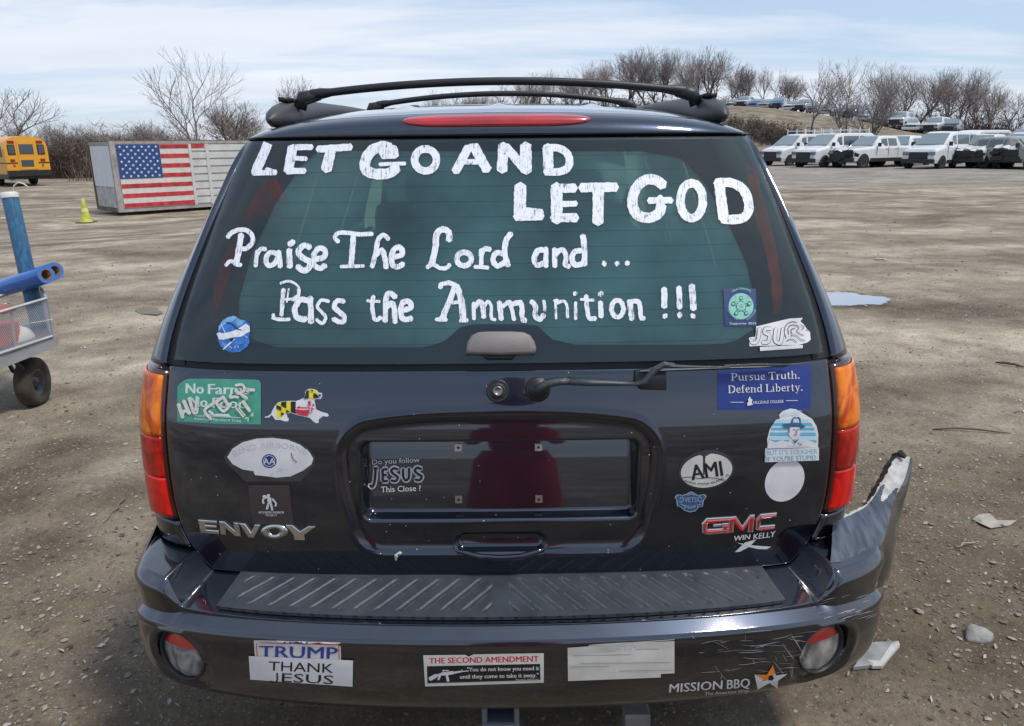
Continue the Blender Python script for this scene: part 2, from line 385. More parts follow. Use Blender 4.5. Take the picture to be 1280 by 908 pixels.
def wrap(T, z):
    """T in -2..2 : 0 centre, 1 where the side starts, 2 at y=2.55"""
    a = abs(T); sg = 1 if T >= 0 else -1; w = WW(z)
    if a <= 1:
        s = 1-(1-a)**2.2; return Vector((XC+sg*s*w, tab(YT,z)+.035*s*s+CC*corner(s), z))
    y1 = tab(YT,z)+.035+CC
    return Vector((XC+sg*w, lerp(y1, 2.55, a-1), z))
def TofX(X, z):
    s = min(abs(X)/WW(z), 1.0); return (1 if X >= 0 else -1)*(1-(1-s)**(1/2.2))
def S_T(T, z, out=0.0):
    p = wrap(T, z)
    if out:
        e = 1e-3; a = wrap(T+e, z)-wrap(T-e, z); b = wrap(T, z+e)-wrap(T, z-e); n = a.cross(b).normalized()
        if n.y > 0 and abs(T) < .9: n = -n
        if abs(T) >= .9 and n.x*T < 0: n = -n
        p = p+n*out
    return p
def S_X(X, z, out=0.0):
    return S_T(TofX(X, z), z, out)
def patch(mb, S, nu, nv, lip=.018):
    """S(u,v,out)->Vector grid with a rim folded inwards"""
    mb.grid(lambda u, v: S(u, v, 0), nu, nv)
    if lip:
        mb.grid(lambda u, t: S(u, 0, -lip*t), nu, 1, flip=True); mb.grid(lambda u, t: S(u, 1, -lip*t), nu, 1)
        mb.grid(lambda t, v: S(0, v, -lip*t), 1, nv); mb.grid(lambda t, v: S(1, v, -lip*t), 1, nv, flip=True)
def P(name, mb, parent=suv, label=None, fixn=True, **k):
    o = mb.build(name, parent, fixn=fixn); tag(o, label=label, **k); return o

# ---- lower tailgate, with the number plate recess and the pull handle pressed into it
def rrect(x, z, cx, cz, hx, hz, r):
    dx = abs(x-cx)-(hx-r); dz = abs(z-cz)-(hz-r)
    return math.hypot(max(dx,0), max(dz,0))+min(max(dx,dz),0)-r
def gate_w(z): return tab([(.60,.74),(.66,.785),(.72,.81),(.80,.822),(1.0,.822),(1.132,.812)], z)
PLX, PLZ0, PLZ1 = .338, .755, .962
def gate_d(X, z):
    d = .0
    wtop = 1.036-.035*(abs(X)/.39)**3
    d -= .010*(1-sst(-.030, .004, rrect(X, z, 0, (wtop+.665)/2, .392-.03*sst(.9,.66,z), (wtop-.665)/2, .075)))
    d += .0035*math.exp(-(rrect(X, z, 0, (wtop+.665)/2, .392-.03*sst(.9,.66,z), (wtop-.665)/2, .075)/.006)**2)
    d -= .034*(1-sst(-.012, .002, rrect(X, z, 0, (PLZ0+PLZ1)/2, PLX, (PLZ1-PLZ0)/2, .02)))
    d -= .030*(z-PLZ0)/.2*(1-sst(-.012, .002, rrect(X, z, 0, (PLZ0+PLZ1)/2, PLX, (PLZ1-PLZ0)/2, .02)))
    d -= .020*(1-sst(-.010, .003, rrect(X, z, 0, .693, .112, .026, .022)))
    return d
mb = MB(); mb.mat(PAINT); mb.smooth = True
def Sg(u, v, out):
    z = lerp(.605, 1.130, v); w = gate_w(z); X = lerp(-w, w, u); return S_X(X, z, out+gate_d(X, z))
patch(mb, Sg, 400, 130)
gate = P('tailgate', mb)
# ---- rear window glass
def glass_w(z): return tab([(1.14,.803),(1.2,.795),(1.3,.772),(1.41,.742),(1.5,.718),(1.6,.690),(1.667,.668)], z)
def Sw(u, v, out):
    z = lerp(1.146, 1.663, v); w = glass_w(z)
    X = lerp(-w, w, u); return S_X(X, z, out)
def glass_mat(name, tint, gl=.045):
    m = bpy.data.materials.new(name); m.use_nodes = True; nt = m.node_tree; N = nt.nodes; L = nt.links
    for n in list(N):
        if n.type != 'OUTPUT_MATERIAL': N.remove(n)
    out = [n for n in N if n.type == 'OUTPUT_MATERIAL'][0]
    tr = N.new('ShaderNodeBsdfTransparent'); tr.inputs[0].default_value = (*tint,1)
    g = N.new('ShaderNodeBsdfGlossy'); g.inputs['Roughness'].default_value = gl; g.inputs[0].default_value = (.92,.97,1,1)
    d = N.new('ShaderNodeBsdfDiffuse'); d.inputs[0].default_value = (.30,.31,.31,1)
    fr = N.new('ShaderNodeFresnel'); fr.inputs[0].default_value = 1.62
    tc = N.new('ShaderNodeTexCoord'); n = N.new('ShaderNodeTexNoise'); n.inputs['Scale'].default_value = 5; n.inputs['Detail'].default_value = 8; n.inputs['Roughness'].default_value = .65
    mp = N.new('ShaderNodeMapping'); mp.inputs['Scale'].default_value = (.5,1,3); L.new(tc.outputs['Object'], mp.inputs[0]); L.new(mp.outputs[0], n.inputs['Vector'])
    mr = N.new('ShaderNodeMapRange'); L.new(n.outputs[0], mr.inputs[0]); mr.inputs[1].default_value = .35; mr.inputs[2].default_value = .75; mr.inputs[3].default_value = .008; mr.inputs[4].default_value = .035
    m1 = N.new('ShaderNodeMixShader'); L.new(mr.outputs[0], m1.inputs[0]); L.new(tr.outputs[0], m1.inputs[1]); L.new(d.outputs[0], m1.inputs[2])
    m2 = N.new('ShaderNodeMixShader'); L.new(fr.outputs[0], m2.inputs[0]); L.new(m1.outputs[0], m2.inputs[1]); L.new(g.outputs[0], m2.inputs[2])
    L.new(m2.outputs[0], out.inputs[0]); MATS[name] = m; return m
GLASS = glass_mat('tinted_rear_glass', (.62,.85,.80), .012)
CGLASS = glass_mat('clear_car_glass', (.88,.95,.92), .01)
mb = MB(); mb.mat(GLASS); mb.smooth = True; patch(mb, Sw, 90, 50, 0)
window = P('rear_window', mb)
# frit band inside the glass
frit_in = [(420,188),(800,188),(850,196),(880,225),(910,275),(935,330),(947,385),(942,412),(918,428),(880,431),(720,431),(690,424),(672,407),(655,405),(592,405),(575,409),(555,427),(530,434),(345,434),(312,424),(297,400),(297,375),(312,320),(345,250),(378,203),(395,190)]
def glass_hit(px, py, out=0.0):
    d = ray(px, py); k = 1.9
    for _ in range(14):
        p = CO+d*k; f = FY(p.x-XC, p.z)-p.y; k += f/d.y*.9
    p = CO+d*k; return S_X(p.x-XC, p.z, out)
def build_frit():
    cx, cy = 622, 318
    def inter(ang):
        dx, dy = math.cos(ang), math.sin(ang); best = 0
        for i in range(len(frit_in)):
            x0, y0 = frit_in[i]; x1, y1 = frit_in[(i+1)%len(frit_in)]
            ex, ey = x1-x0, y1-y0; den = dx*ey-dy*ex
            if abs(den) < 1e-9: continue
            t = ((x0-cx)*ey-(y0-cy)*ex)/den; u = ((x0-cx)*dy-(y0-cy)*dx)/den
            if t > 0 and -1e-6 <= u <= 1+1e-6: best = max(best, t)
        q = glass_hit(cx+dx*best, cy+dy*best); return q.x-XC, q.z
    # outer boundary in (X, z)
    K = 220; Xc, Zc = 0.0, 1.36; mb = MB(); mb.mat(pm('glass_frit', (.012,.014,.018), .5)); mb.smooth = True
    inn = [inter(2*math.pi*k/K) for k in range(K)]
    outp = []
    for (x, z) in inn:
        dx, dz = x-Xc, z-Zc; lo, hi = 1, 6
        ok = lambda t: (1.147 <= Zc+dz*t <= 1.662) and abs(Xc+dx*t) <= glass_w(max(1.147,min(1.662,Zc+dz*t)))-.001
        for _ in range(22):
            md = (lo+hi)/2
            if ok(md): lo = md
            else: hi = md
        outp.append((Xc+dx*lo, Zc+dz*lo))
    def S(u, v):
        k = int(round(u*K))%K; a, b = inn[k], outp[k]; return S_X(lerp(a[0],b[0],v), lerp(a[1],b[1],v), -.004)
    mb.grid(S, K, 8)
    P('frit_band', mb, window)
    m = bpy.data.materials.new('tint_film'); m.use_nodes = True; nt = m.node_tree; N = nt.nodes; L = nt.links; N.remove(N['Principled BSDF']); out = [n for n in N if n.type == 'OUTPUT_MATERIAL'][0]
    tr = N.new('ShaderNodeBsdfTransparent'); tr.inputs[0].default_value = (.42,.60,.56,1); df = N.new('ShaderNodeBsdfDiffuse'); df.inputs[0].default_value = (.55,.70,.68,1); mx = N.new('ShaderNodeMixShader')
    tc = N.new('ShaderNodeTexCoord'); n = N.new('ShaderNodeTexNoise'); n.inputs['Scale'].default_value = 2.6; n.inputs['Detail'].default_value = 5; L.new(tc.outputs['Object'], n.inputs['Vector'])
    mr = N.new('ShaderNodeMapRange'); L.new(n.outputs[0], mr.inputs[0]); mr.inputs[1].default_value = .3; mr.inputs[2].default_value = .7; mr.inputs[3].default_value = .22; mr.inputs[4].default_value = .85; L.new(mr.outputs[0], mx.inputs[0])
    L.new(tr.outputs[0], mx.inputs[1]); L.new(df.outputs[0], mx.inputs[2]); L.new(mx.outputs[0], out.inputs[0])
    mb = MB(); mb.mat(m); mb.smooth = True
    def SI(u, v):
        k = int(round(u*K))%K; a = inn[k]; return S_X(a[0]*v*1.01, 1.36+(a[1]-1.36)*v*1.01, -.007)
    mb.grid(SI, K, 10); P('tint_film', mb, window)
    # defroster wires
    mb = MB(); mb.mat(pm('defroster_wire', (.05,.03,.02), .6))
    for i in range(13):
        z = 1.19+i*.036; w = glass_w(z)-.10-.02*(z-1.19)
        if 1.19 <= z < 1.25: pass
        pts = [S_X(lerp(-w, w, t/24), z, -.003) for t in range(25)]
        mb.tube(pts, .00035, 3, cap=False)
    P('defroster_wires', mb, window)
build_frit()
# ---- quarter panels / D pillars, tail lamp housings, side walls
def quarter(sg):
    mb = MB(); mb.mat(PAINT); mb.smooth = True
    def S(u, v, out):
        z = lerp(1.128, 1.676, v); t0 = abs(TofX(min(glass_w(z)+.034, WW(z)*.999), z)); T = lerp(t0, 2, u); return S_T(sg*T, z, out-.003*sst(1.6,1.66,z)*sst(.9,1.1,T))
    patch(mb, S, 60, 40)
    P('pillar', mb)
    # black weather strip beside the glass
    mb = MB(); mb.mat(SEAL); mb.smooth = True
    def S2(u, v, out):
        z = lerp(1.135, 1.672, v); w = lerp(glass_w(z)-.02, min(glass_w(z)+.05, WW(z)*.995), u); return S_X(sg*w, z, -.014+out)
    patch(mb, S2, 6, 30, 0); P('weather_strip', mb)
    mb = MB(); mb.mat(SEAL); mb.smooth = True
    def S3(u, v, out):
        z = lerp(.60, 1.15, v); w = lerp(gate_w(min(z,1.13))-.03, gate_w(min(z,1.13))+.05, u); return S_X(sg*w, z, -.018+out)
    patch(mb, S3, 6, 20, 0); P('weather_strip', mb)
    # body below and round the lamp
    mb = MB(); mb.mat(PAINT)
    def S4(u, v, out):
        z = lerp(.665, .728, v); T = lerp(abs(TofX(gate_w(max(z,.6))+.012, z)), 2, u); return S_T(sg*T, z, out)
    mb.smooth = True; patch(mb, S4, 40, 10)
    def S5(u, v, out):
        z = lerp(.728, 1.128, v); T = lerp(1.32, 2, u); return S_T(sg*T, z, out)
    patch(mb, S5, 16, 16)
    P('rear_quarter_panel', mb)
    # lamp
    root = MB(); root.mat(pm('lamp_housing', (.05,.006,.003), .25, coat=1)); root.smooth = True
    def lampS(z0, z1, t1, u0=0):
        def S(u, v, out):
            z = lerp(z0, z1, v); T0 = abs(TofX(gate_w(z)+.016+u0, z)); T = lerp(T0, t1, u)
            edge = min(1, min(u, 1-u)*9)**.5*.009
            return S_T(sg*T, z, out+edge)
        return S
    def S6(u, v, out): return lampS(.735, 1.118, 1.315)(u, v, out-.006)
    patch(root, S6, 34, 30, .03)
    lamp = P('tail_lamp', root)
    for (nm, z0, z1, m, bb) in (('amber_lens', .957, 1.106, LAMBER, 1), ('red_lens', .850, .955, LDRED, 1), ('red_lens', .744, .848, LRED, 1)):
        mb = MB(); mb.mat(m); mb.smooth = True
        patch(mb, lampS(z0, z1, 1.30, .006), 34, 14, .004); P(nm, mb, lamp)
def lens_mat(name, a, b, rib=760):
    m = bpy.data.materials.new(name); m.use_nodes = True; nt = m.node_tree; N = nt.nodes; L = nt.links; p = N['Principled BSDF']
    p.inputs['Roughness'].default_value = .35; p.inputs['Specular IOR Level'].default_value = .1; p.inputs['Coat Weight'].default_value = .8; p.inputs['Coat Roughness'].default_value = .03
    tc = N.new('ShaderNodeTexCoord'); n = N.new('ShaderNodeTexNoise'); n.inputs['Scale'].default_value = 11; n.inputs['Detail'].default_value = 2; n.inputs['Distortion'].default_value = 1.2
    mp = N.new('ShaderNodeMapping'); mp.inputs['Scale'].default_value = (1.6,1,1); L.new(tc.outputs['Object'], mp.inputs[0]); L.new(mp.outputs[0], n.inputs['Vector'])
    r = N.new('ShaderNodeValToRGB'); L.new(n.outputs[0], r.inputs[0]); r.color_ramp.elements[0].position = .36; r.color_ramp.elements[0].color = (*a,1); r.color_ramp.elements[1].position = .62; r.color_ramp.elements[1].color = (*b,1)
    L.new(r.outputs[0], p.inputs['Base Color'])
    h = None
    for d, s in (('X', rib), ('Z', rib*.9)):
        w = N.new('ShaderNodeTexWave'); w.bands_direction = d; w.inputs['Scale'].default_value = s/6.28; L.new(tc.outputs['Object'], w.inputs['Vector'])
        if h is None: h = w.outputs['Fac']
        else:
            ad = N.new('ShaderNodeMath'); ad.operation = 'ADD'; L.new(h, ad.inputs[0]); L.new(w.outputs['Fac'], ad.inputs[1]); h = ad.outputs[0]
    bp = N.new('ShaderNodeBump'); bp.inputs['Strength'].default_value = .6; bp.inputs['Distance'].default_value = .0003
    L.new(h, bp.inputs['Height']); L.new(bp.outputs[0], p.inputs['Normal'])
    # dark rib lines moulded in the lens
    mx = N.new('ShaderNodeMix'); mx.data_type = 'RGBA'; mx.blend_type = 'MULTIPLY'; mx.inputs[0].default_value = .6
    r2 = N.new('ShaderNodeMapRange'); L.new(h, r2.inputs[0]); r2.inputs[1].default_value = .2; r2.inputs[2].default_value = 1.1
    L.new(r.outputs[0], mx.inputs[6]); L.new(r2.outputs[0], mx.inputs[7]); L.new(mx.outputs[2], p.inputs['Base Color'])
    MATS[name] = m; return m
LAMBER = lens_mat('amber_lens', (.55,.05,.0), (1.0,.26,.004))
LDRED = lens_mat('dark_red_lens', (.32,.004,.001), (.66,.016,.003))
FOGLENS = lens_mat('clear_ribbed_lens', (.10,.095,.09), (.46,.44,.42), 900)
LRED = lens_mat('red_lens', (.55,.002,.001), (1.0,.012,.006))
for sg in (-1, 1): quarter(sg)
# horizontal seal under the window
mb = MB(); mb.mat(SEAL); mb.smooth = True
mb.grid(lambda u, v: S_X(lerp(-.82,.82,u), lerp(1.11,1.165,v), -.016), 60, 3)
mb.grid(lambda u, v: S_X(lerp(-.68,.68,u), lerp(1.655,1.69,v), -.016), 60, 3)
P('weather_strip', mb)

# ---- roof, header and third brake lamp
ZC = [(2.0,1.712),(2.12,1.732),(2.3,1.751),(2.7,1.779),(3.2,1.796),(3.9,1.796),(4.4,1.77),(4.75,1.72)]
DR = [(0,0),(.2,.003),(.42,.014),(.55,.030),(.635,.052),(.68,.078),(.718,.118),(.738,.155)]
def ZR(X, y): return tab(ZC, y)-tab(DR, abs(X))
def head(u, v, out):
    X = lerp(-.690, .690, u); z0 = 1.672; y0 = FY(min(abs(X),.683), z0)+max(0,abs(X)-.683)*4; y3 = y0+.10
    p0 = Vector((XC+X, y0-.006, z0)); p3 = Vector((XC+X, y3, ZR(X, y3))); c = Vector((XC+X, y0+.012, ZR(X, y3)-.002))
    p = p0*(1-v)**2+c*2*v*(1-v)+p3*v*v
    return p+Vector((0, -out, out*.3))
mb = MB(); mb.mat(PAINT); mb.smooth = True; patch(mb, head, 70, 16, .014)
def roofS(u, v, out):
    a = lerp(-1, 1, u); X = .738*math.sin(a*math.pi/2); y0 = FY(min(abs(X),.683), 1.672)+max(0,abs(X)-.683)*4+.10
    y = lerp(y0, 4.75, v**1.3)
    z = ZR(X, y) + .006*(1-sst(.006,.02,abs(abs(X)-.30)))*sst(2.3,2.5,y) + .006*(1-sst(.006,.02,abs(X)))*sst(2.3,2.5,y)
    return Vector((XC+X, y, z+out))
mb.grid(lambda u, v: roofS(u, v, 0), 90, 60)
roof = P('roof', mb)
def brake(u, v, out):
    a = lerp(-1, 1, u); X = .243*a; e = (1-abs(a)**5)**.5; vv = lerp(.20, .66, .5+(v-.5)*e)
    p = head((X+.690)/1.380, vv, .002+.010*math.sin(v*math.pi)*e + out); return p
mb = MB(); mb.mat(pm('brake_lamp_red', (.42,.014,.016), .28, coat=1, var=.25, vscale=14, streak=(.6,1,1))); mb.smooth = True
patch(mb, brake, 60, 8, .004); P('brake_lamp', mb, label='long red brake lamp above the rear window')
# rails and cross bars
for sg in (-1, 1):
    mb = MB(); mb.mat(GREYP); mb.smooth = True
    pts, rr = [], []
    for i in range(40):
        t = i/39; y = lerp(2.16, 4.45, t); hgt = .040*min(1, (i/3.0))**.5 if i < 3 else .040
        pts.append((XC+sg*(.618+.012*math.sin(t*3.14)-.035*(t**3)), y, ZR(.60, y)+.022)); rr.append([.004,.026,.034,.038,.039][i] if i < 5 else .037-.012*sst(.1,.4,t))
    mb.tube(pts, rr, 12)
    mb.mat(BLACKP); mb.box((XC+sg*.618, 2.44, ZR(.6,2.44)+.058), (.028,.25,.012))
    P('roof_rail', mb)
def bar(y, zc, ze, hw, r=.0115):
    mb = MB(); mb.mat(BLACKP); mb.smooth = True; pts, rr = [], []
    for i in range(41):
        a = lerp(-1, 1, i/40); pts.append((XC+a*hw, y-.02*(1-a*a), ze+(zc-ze)*(1-a*a))); rr.append(r*(1.35 if abs(a) > .86 else 1)*(.55 if abs(a) == 1 else 1))
    mb.tube(pts, rr, 10, flat=1.0)
    for sg in (-1,1): mb.tube([(XC+sg*(hw-.05), y, ze+.004), (XC+sg*hw, y, ze-.006), (XC+sg*(hw+.012), y, ze-.035)], [.016,.022,.02], 8)
    P('roof_cross_bar', mb)
bar(2.36, 1.824, 1.790, .572); bar(3.46, 1.856, 1.812, .560)

# ---- bumper
WB, YB = .955, 1.507
def plan(T, w, yb, bow, c, n=5.0, yend=2.3):
    a = abs(T); sg = 1 if T >= 0 else -1
    if a <= 1:
        s = 1-(1-a)**2.0; return Vector((sg*s*w, yb+bow*s*s+c*(1-(1-s**n)**(1/n)), 0)), s
    return Vector((sg*w, lerp(yb+bow+c, yend, a-1), 0)), 1.0
FOGX, FOGZ, FOGR = .800, .447, .070
def bent(p, ref):
    """the right-hand end is torn loose and swings outwards"""
    if ref.x < .70: return p
    q = sst(1.58, 1.80, ref.y)*sst(.74, .93, ref.x)
    return Vector((p.x+.058*q, p.y, p.z+.004*q*noise.noise(Vector((p.x*9,p.y*9,p.z*9)))))
def zstrip(s): return -.030*s**6
def bump(T, v, out=0.0):
    """v 0..1 inner top edge -> outer top; 1..2 horn face ; 2..2.4 light strip ; 2.4..3.6 lower face"""
    po, s = plan(T, WB, YB, .085, .30); pi, si = plan(T, .925, 1.700, .035, .33, 5.5)
    e = 1e-3; pa, _ = plan(T+e, WB, YB, .085, .30); pb, _ = plan(T-e, WB, YB, .085, .30)
    t = (pa-pb).normalized(); n = Vector((t.y, -t.x, 0))
    X = po.x
    if T > .86: pi = pi.lerp(po-n*lerp(.115, .022, sst(.97,1.45,T)), sst(.86,.97,T))
    fwd = sst(1.72, 2.05, po.y)
    zh_full = lerp(.655, .760 if T < 0 else .665, fwd)
    inner = lerp(pi, po, .02)
    def hornf(vv):
        x0 = lerp(.735, .785, vv); xx = abs(lerp(pi.x, po.x, vv)); return sst(x0, x0+.05, xx)
    if v <= 1:
        zpad = lerp(.600, .569, v); h = hornf(v); q = pi.lerp(po-n*.030, v)
        z = lerp(zpad, zh_full-.012*v*v+.0*v, h); q.z = z+out; return q
    zt = lerp(.569, zh_full-.012, hornf(1))
    if v <= 2:
        k = v-1; z = lerp(zt, .566+zstrip(s), k); o = -.030+.026*math.sin(min(1,k*3)*math.pi/2)*hornf(1)
        # face leans back a little towards the strip
        o -= .010*k*hornf(1); o = lerp(-.030, o, sst(0,.4,k) if hornf(1) < 1 else 1) if hornf(1) < .02 else o
        q = po+n*(o+out); q.z = z; return q
    o2 = lerp(-.030, -.014, hornf(1))
    if v <= 2.4:
        k = (v-2)/.4; a = k*math.pi/2; q = po+n*(lerp(o2-.004, .004, k)+out); q.z = .568+zstrip(s)-.024*k-.008*sst(.85,1,k); return q
    k = (v-2.4)/1.2
    o = tab([(0,.004),(.10,.001),(.30,0),(.55,-.008),(.75,-.030),(.88,-.065),(1,-.125)], k)
    z = tab([(0,.536),(.10,.520),(.30,.470),(.55,.395),(.75,.338),(.88,.308),(1,.298)], k)+zstrip(s)*.9 + .035*s**4*sst(.5,1,k)
    q = po+n*(o+out); q.z = z
    r = math.hypot(abs(q.x)-FOGX, (q.z-FOGZ)*1.02)
    if r < FOGR*1.6 and out == 0:
        q -= n*(.026*(1-sst(FOGR*.92, FOGR*1.04, r)) - .004*math.exp(-((r-FOGR*1.12)/.008)**2))
        # scooped lip under the lamp
        rl = math.hypot(abs(q.x)-FOGX+.01, (q.z-FOGZ+.035)); q -= n*.012*(1-sst(FOGR*1.0, FOGR*1.25, rl))*(1 if q.z < FOGZ else 0)
    return q
mb = MB(); mb.smooth = True
BPAINT = pm('bumper_paint', (.012,.019,.036), .32, metal=.85, cior=1.9, coat=1.0, croug=.06, var=.15, vscale=12)
dusty(BPAINT, .018); dusty(PADM, .06); mb.mat(BPAINT); BARE = pm('scuffed_wing_skin', (.085,.10,.12), .26, metal=.5, var=.5, vscale=16, coat=.3, bump=.0015, bscale=30, streak=(3,1,1)); mb.mat(BARE); mb.mat(BPAINT)
Ts = []
def Tmap(u): return lerp(-1.9, 1.03, u)
def bw(q, T): return bent(Vector((XC+q.x, q.y, q.z)), plan(T, WB, YB, .085, .30)[0])
def vmap(t): 
    return t*3.6
def hole(u, t):
    if vmap(t) > 1 or Tmap(u) < .8: return False
    x, y = proj(bw(bump(Tmap(u), vmap(t)), Tmap(u))); return 1012 < x < 1040 and 646 < y < 684+(x-1012)*.1
mb.grid(lambda u, t: bw(bump(Tmap(u), vmap(t)), Tmap(u)), 620, 120, skip=hole)
# folded inner edge for thickness at the torn end
mb.grid(lambda u, t: bw(bump(Tmap(1), vmap(u))+Vector((-.01*t,-.02*t,0)), Tmap(1)), 40, 1)
bumper = P('bumper', mb)
# the torn wing : horn top peeled up and outwards into a blade
def spl(pts, t):
    t = max(0., min(1., t))*(len(pts)-1); i = min(int(t), len(pts)-2); f = t-i; p0, p1, p2, p3 = pts[max(i-1,0)], pts[i], pts[i+1], pts[min(i+2,len(pts)-1)]
    return .5*((2*p1)+(p2-p0)*f+(2*p0-5*p1+4*p2-p3)*f*f+(3*p1-p0-3*p2+p3)*f**3)
LE = [at_y(*q) for q in ((1041,652,1.79),(1046,646,1.80),(1062,641,1.84),(1084,629,1.90),(1105,597,2.00),(1124,565,2.10))]
CE = [at_y(*q) for q in ((1038,704,1.655),(1066,700,1.685),(1098,686,1.745),(1110,655,1.84),(1117,626,1.93),(1131,598,2.02),(1138,571,2.09))]
SE = [at_y(*q) for q in ((1030,738,1.62),(1064,736,1.655),(1106,730,1.76),(1117,692,1.88),(1123,660,1.96),(1134,610,2.04),(1139,575,2.10))]
def jag(p, k, s): return p+Vector((noise.noise(p*s), noise.noise(p*s+Vector((9,0,0))), noise.noise(p*s+Vector((0,9,0)))))*k
mb = MB(); mb.mat(BARE); mb.smooth = True
def W1(u, v):
    p = spl(LE, u).lerp(spl(CE, u), v); w = math.sin(v*math.pi)
    p.z += .012*w*(1-u)-.006*w*u; e = (1-sst(0, .12, v))
    return jag(jag(p, .004*w, 9), .006*e, 80)
mb.grid(W1, 70, 24, skip=lambda u, v: u > .70+.06*math.sin(v*9) or v < .08)
mb.mat(pm('pale_torn_plastic', (.38,.38,.36), .6, var=.3, vscale=40)); mb.grid(W1, 70, 24, skip=lambda u, v: not (u > .70+.06*math.sin(v*9) or v < .08))
mb.mat(BPAINT)
def W2(u, v):
    p = spl(CE, u).lerp(spl(SE, u), v); w = math.sin(v*math.pi); return p+Vector((.010*w*(1-u), -.010*w, 0))+Vector((.0,-.002,.0))
mb.grid(W2, 70, 10)
mb.mat(pm('raw_black_plastic', (.02,.02,.021), .7))
mb.grid(lambda u, v: W1(lerp(.25,1,u), 0)+Vector((-.012*v, .02*v, -.055*v*(1-.7*u))), 50, 4)
mb.grid(lambda u, v: W1(1, v)+Vector((-.004, .01, -.012))*(1 if v else .2), 1, 6)
wing = P('torn_bumper_wing', mb, bumper, 'bare silver plastic blade torn up from the right bumper corner')
mb = MB(); mb.mat(pm('raw_black_plastic', (.02,.02,.021), .7))
for (x0,y0,x1,y1,yy) in ((1038,652,1036,676,1.84),(1036,676,1041,692,1.80),(1126,564,1132,572,2.09)):
    mb.tube([at_y(x0,y0,yy), at_y((x0+x1)/2-3,(y0+y1)/2,yy-.01), at_y(x1,y1,yy-.02)], [.006,.011,.006], 7)
P('broken_clip', mb, bumper)
def fog_hit(sg, x, z, out=0.):
    """point on bumper face for X offset"""
    return None
# scraped bare patches on the torn corner
# ---- step pad with chevron grooves
def pad_d(X, w):
    """raised ribs, mirrored about the middle; w runs 0 far .. 1 near"""
    if w < .10 or w > .88 or abs(X) > .645: return 0
    sx = abs(X); ph = (sx - w*.125 + .15)
    if sx < .02: return 0
    f = (ph/.052) % 1.0
    a = abs(f-.5)
    return (.0008*math.exp(-((a-.17)/.03)**2)-.0022*(1-sst(.08, .15, a)))*sst(.10,.16,w)*(1-sst(.82,.88,w))
mb = MB(); mb.mat(PADM); mb.smooth = True
def padS(u, v, out):
    w = v; hw = lerp(.665, .690, w); X = lerp(-hw, hw, u)
    s = abs(X)/WB; yn = YB+.085*s*s+.30*(1-(1-s**5)**(1/5))+.043
    yf = FY(X, .60)+.004
    y = lerp(yf, yn, w); z = lerp(.603, .578, w)+.004+pad_d(X, w)
    return Vector((XC+X, y, z+out))
def rib_highlight(u, v):  # rib edges painted lighter in place of a highlight
    w = v; sx = abs(lerp(-1, 1, u)*lerp(.665, .690, w))
    if w < .13 or w > .86 or sx > .64 or sx < .02: return False
    a = abs(((sx - w*.125 + .15)/.052) % 1.0-.5); return .125 < a < .20 and noise.noise(Vector((u*60, v*6, 2))) > -.28
mb.grid(lambda u, v: padS(u, v, 0), 760, 60, skip=rib_highlight)
mb.mat(pm('rib_edge_highlight', (.068,.078,.092), .5, var=.3, vscale=60)); mb.grid(lambda u, v: padS(u, v, 0), 760, 60, skip=lambda u, v: not rib_highlight(u, v)); mb.mat(PADM)
mb.grid(lambda u, t: padS(u, 1, -.008*t), 200, 1)
P('step_pad', mb)
mb = MB(); mb.mat(SEAL)
mb.grid(lambda u, v: Vector((XC+lerp(-.82,.82,u), FY(lerp(-.82,.82,u), .62)+lerp(-.02,.06,v), .592+.02*v)), 40, 2)
P('bumper_seal', mb)
# ------------------------------------------------------------------ fog lamps, hardware, interior, sides
BV_GATE = bvh(gate); BV_GLASS = bvh(window); BV_BUMP = bvh(bumper)
def hit(px, py, bv, out=.001):
    d = ray(px, py); loc, n, i, dist = bv.ray_cast(CO, d)
    if loc is None: return None
    if n.dot(d) > 0: n = -n
    return loc+n*out
def hitn(px, py, bv):
    d = ray(px, py); loc, n, i, dist = bv.ray_cast(CO, d)
    if n.dot(d) > 0: n = -n
    return loc, n
FOGW = pm('reverse_lamp_lens', (.30,.29,.28), .2, coat=1, bump=.001, bscale=120, var=.2)
FOGRD = pm('fog_red_lens', (.55,.02,.015), .2, coat=1, bump=.001, bscale=120)
for sg in (-1, 1):
    # local frame of the lamp
    best = None
    for i in range(400):
        T = sg*lerp(.3, 1.0, i/400); po, s = plan(T, WB, YB, .085, .30)
        if abs(abs(po.x)-FOGX) < .004: best = T; break
    pa, _ = plan(best+.002, WB, YB, .085, .30); pb, _ = plan(best-.002, WB, YB, .085, .30); t = (pa-pb).normalized(); n = Vector((t.y,-t.x,0))
    if n.y > 0: n = -n
    c = Vector((XC+po.x, po.y, FOGZ-.003))-n*.026
    zax = (n+Vector((0,0,.10))).normalized(); xax = Vector((0,0,1)).cross(zax).normalized(); yax = zax.cross(xax)
    M = Matrix(((xax.x,yax.x,zax.x,c.x),(xax.y,yax.y,zax.y,c.y),(xax.z,yax.z,zax.z,c.z),(0,0,0,1)))
    mb = MB(); mb.mat(BLACKP); mb.smooth = True
    mb.lathe([(.073,-.02),(.073,.008),(.069,.012),(.066,.010),(.066,-.004)], 40, M)
    fl = P('reverse_lamp', mb)
    for nm, m, a0, a1 in (('red_lens', FOGRD, .28, 1.0), ('clear_lens', FOGLENS, -1.0, .275)):
        mb = MB(); mb.mat(m); mb.smooth = True
        def S(u, v, a0=a0, a1=a1):
            y = lerp(a0, a1, v)*.998; w = math.sqrt(max(0, 1-y*y)); x = lerp(-w, w, u); r2 = x*x+y*y
            return M @ Vector((x*.0655, y*.0655, .012*(1-r2)+.0))
        mb.grid(S, 24, 12); P(nm, mb, fl)

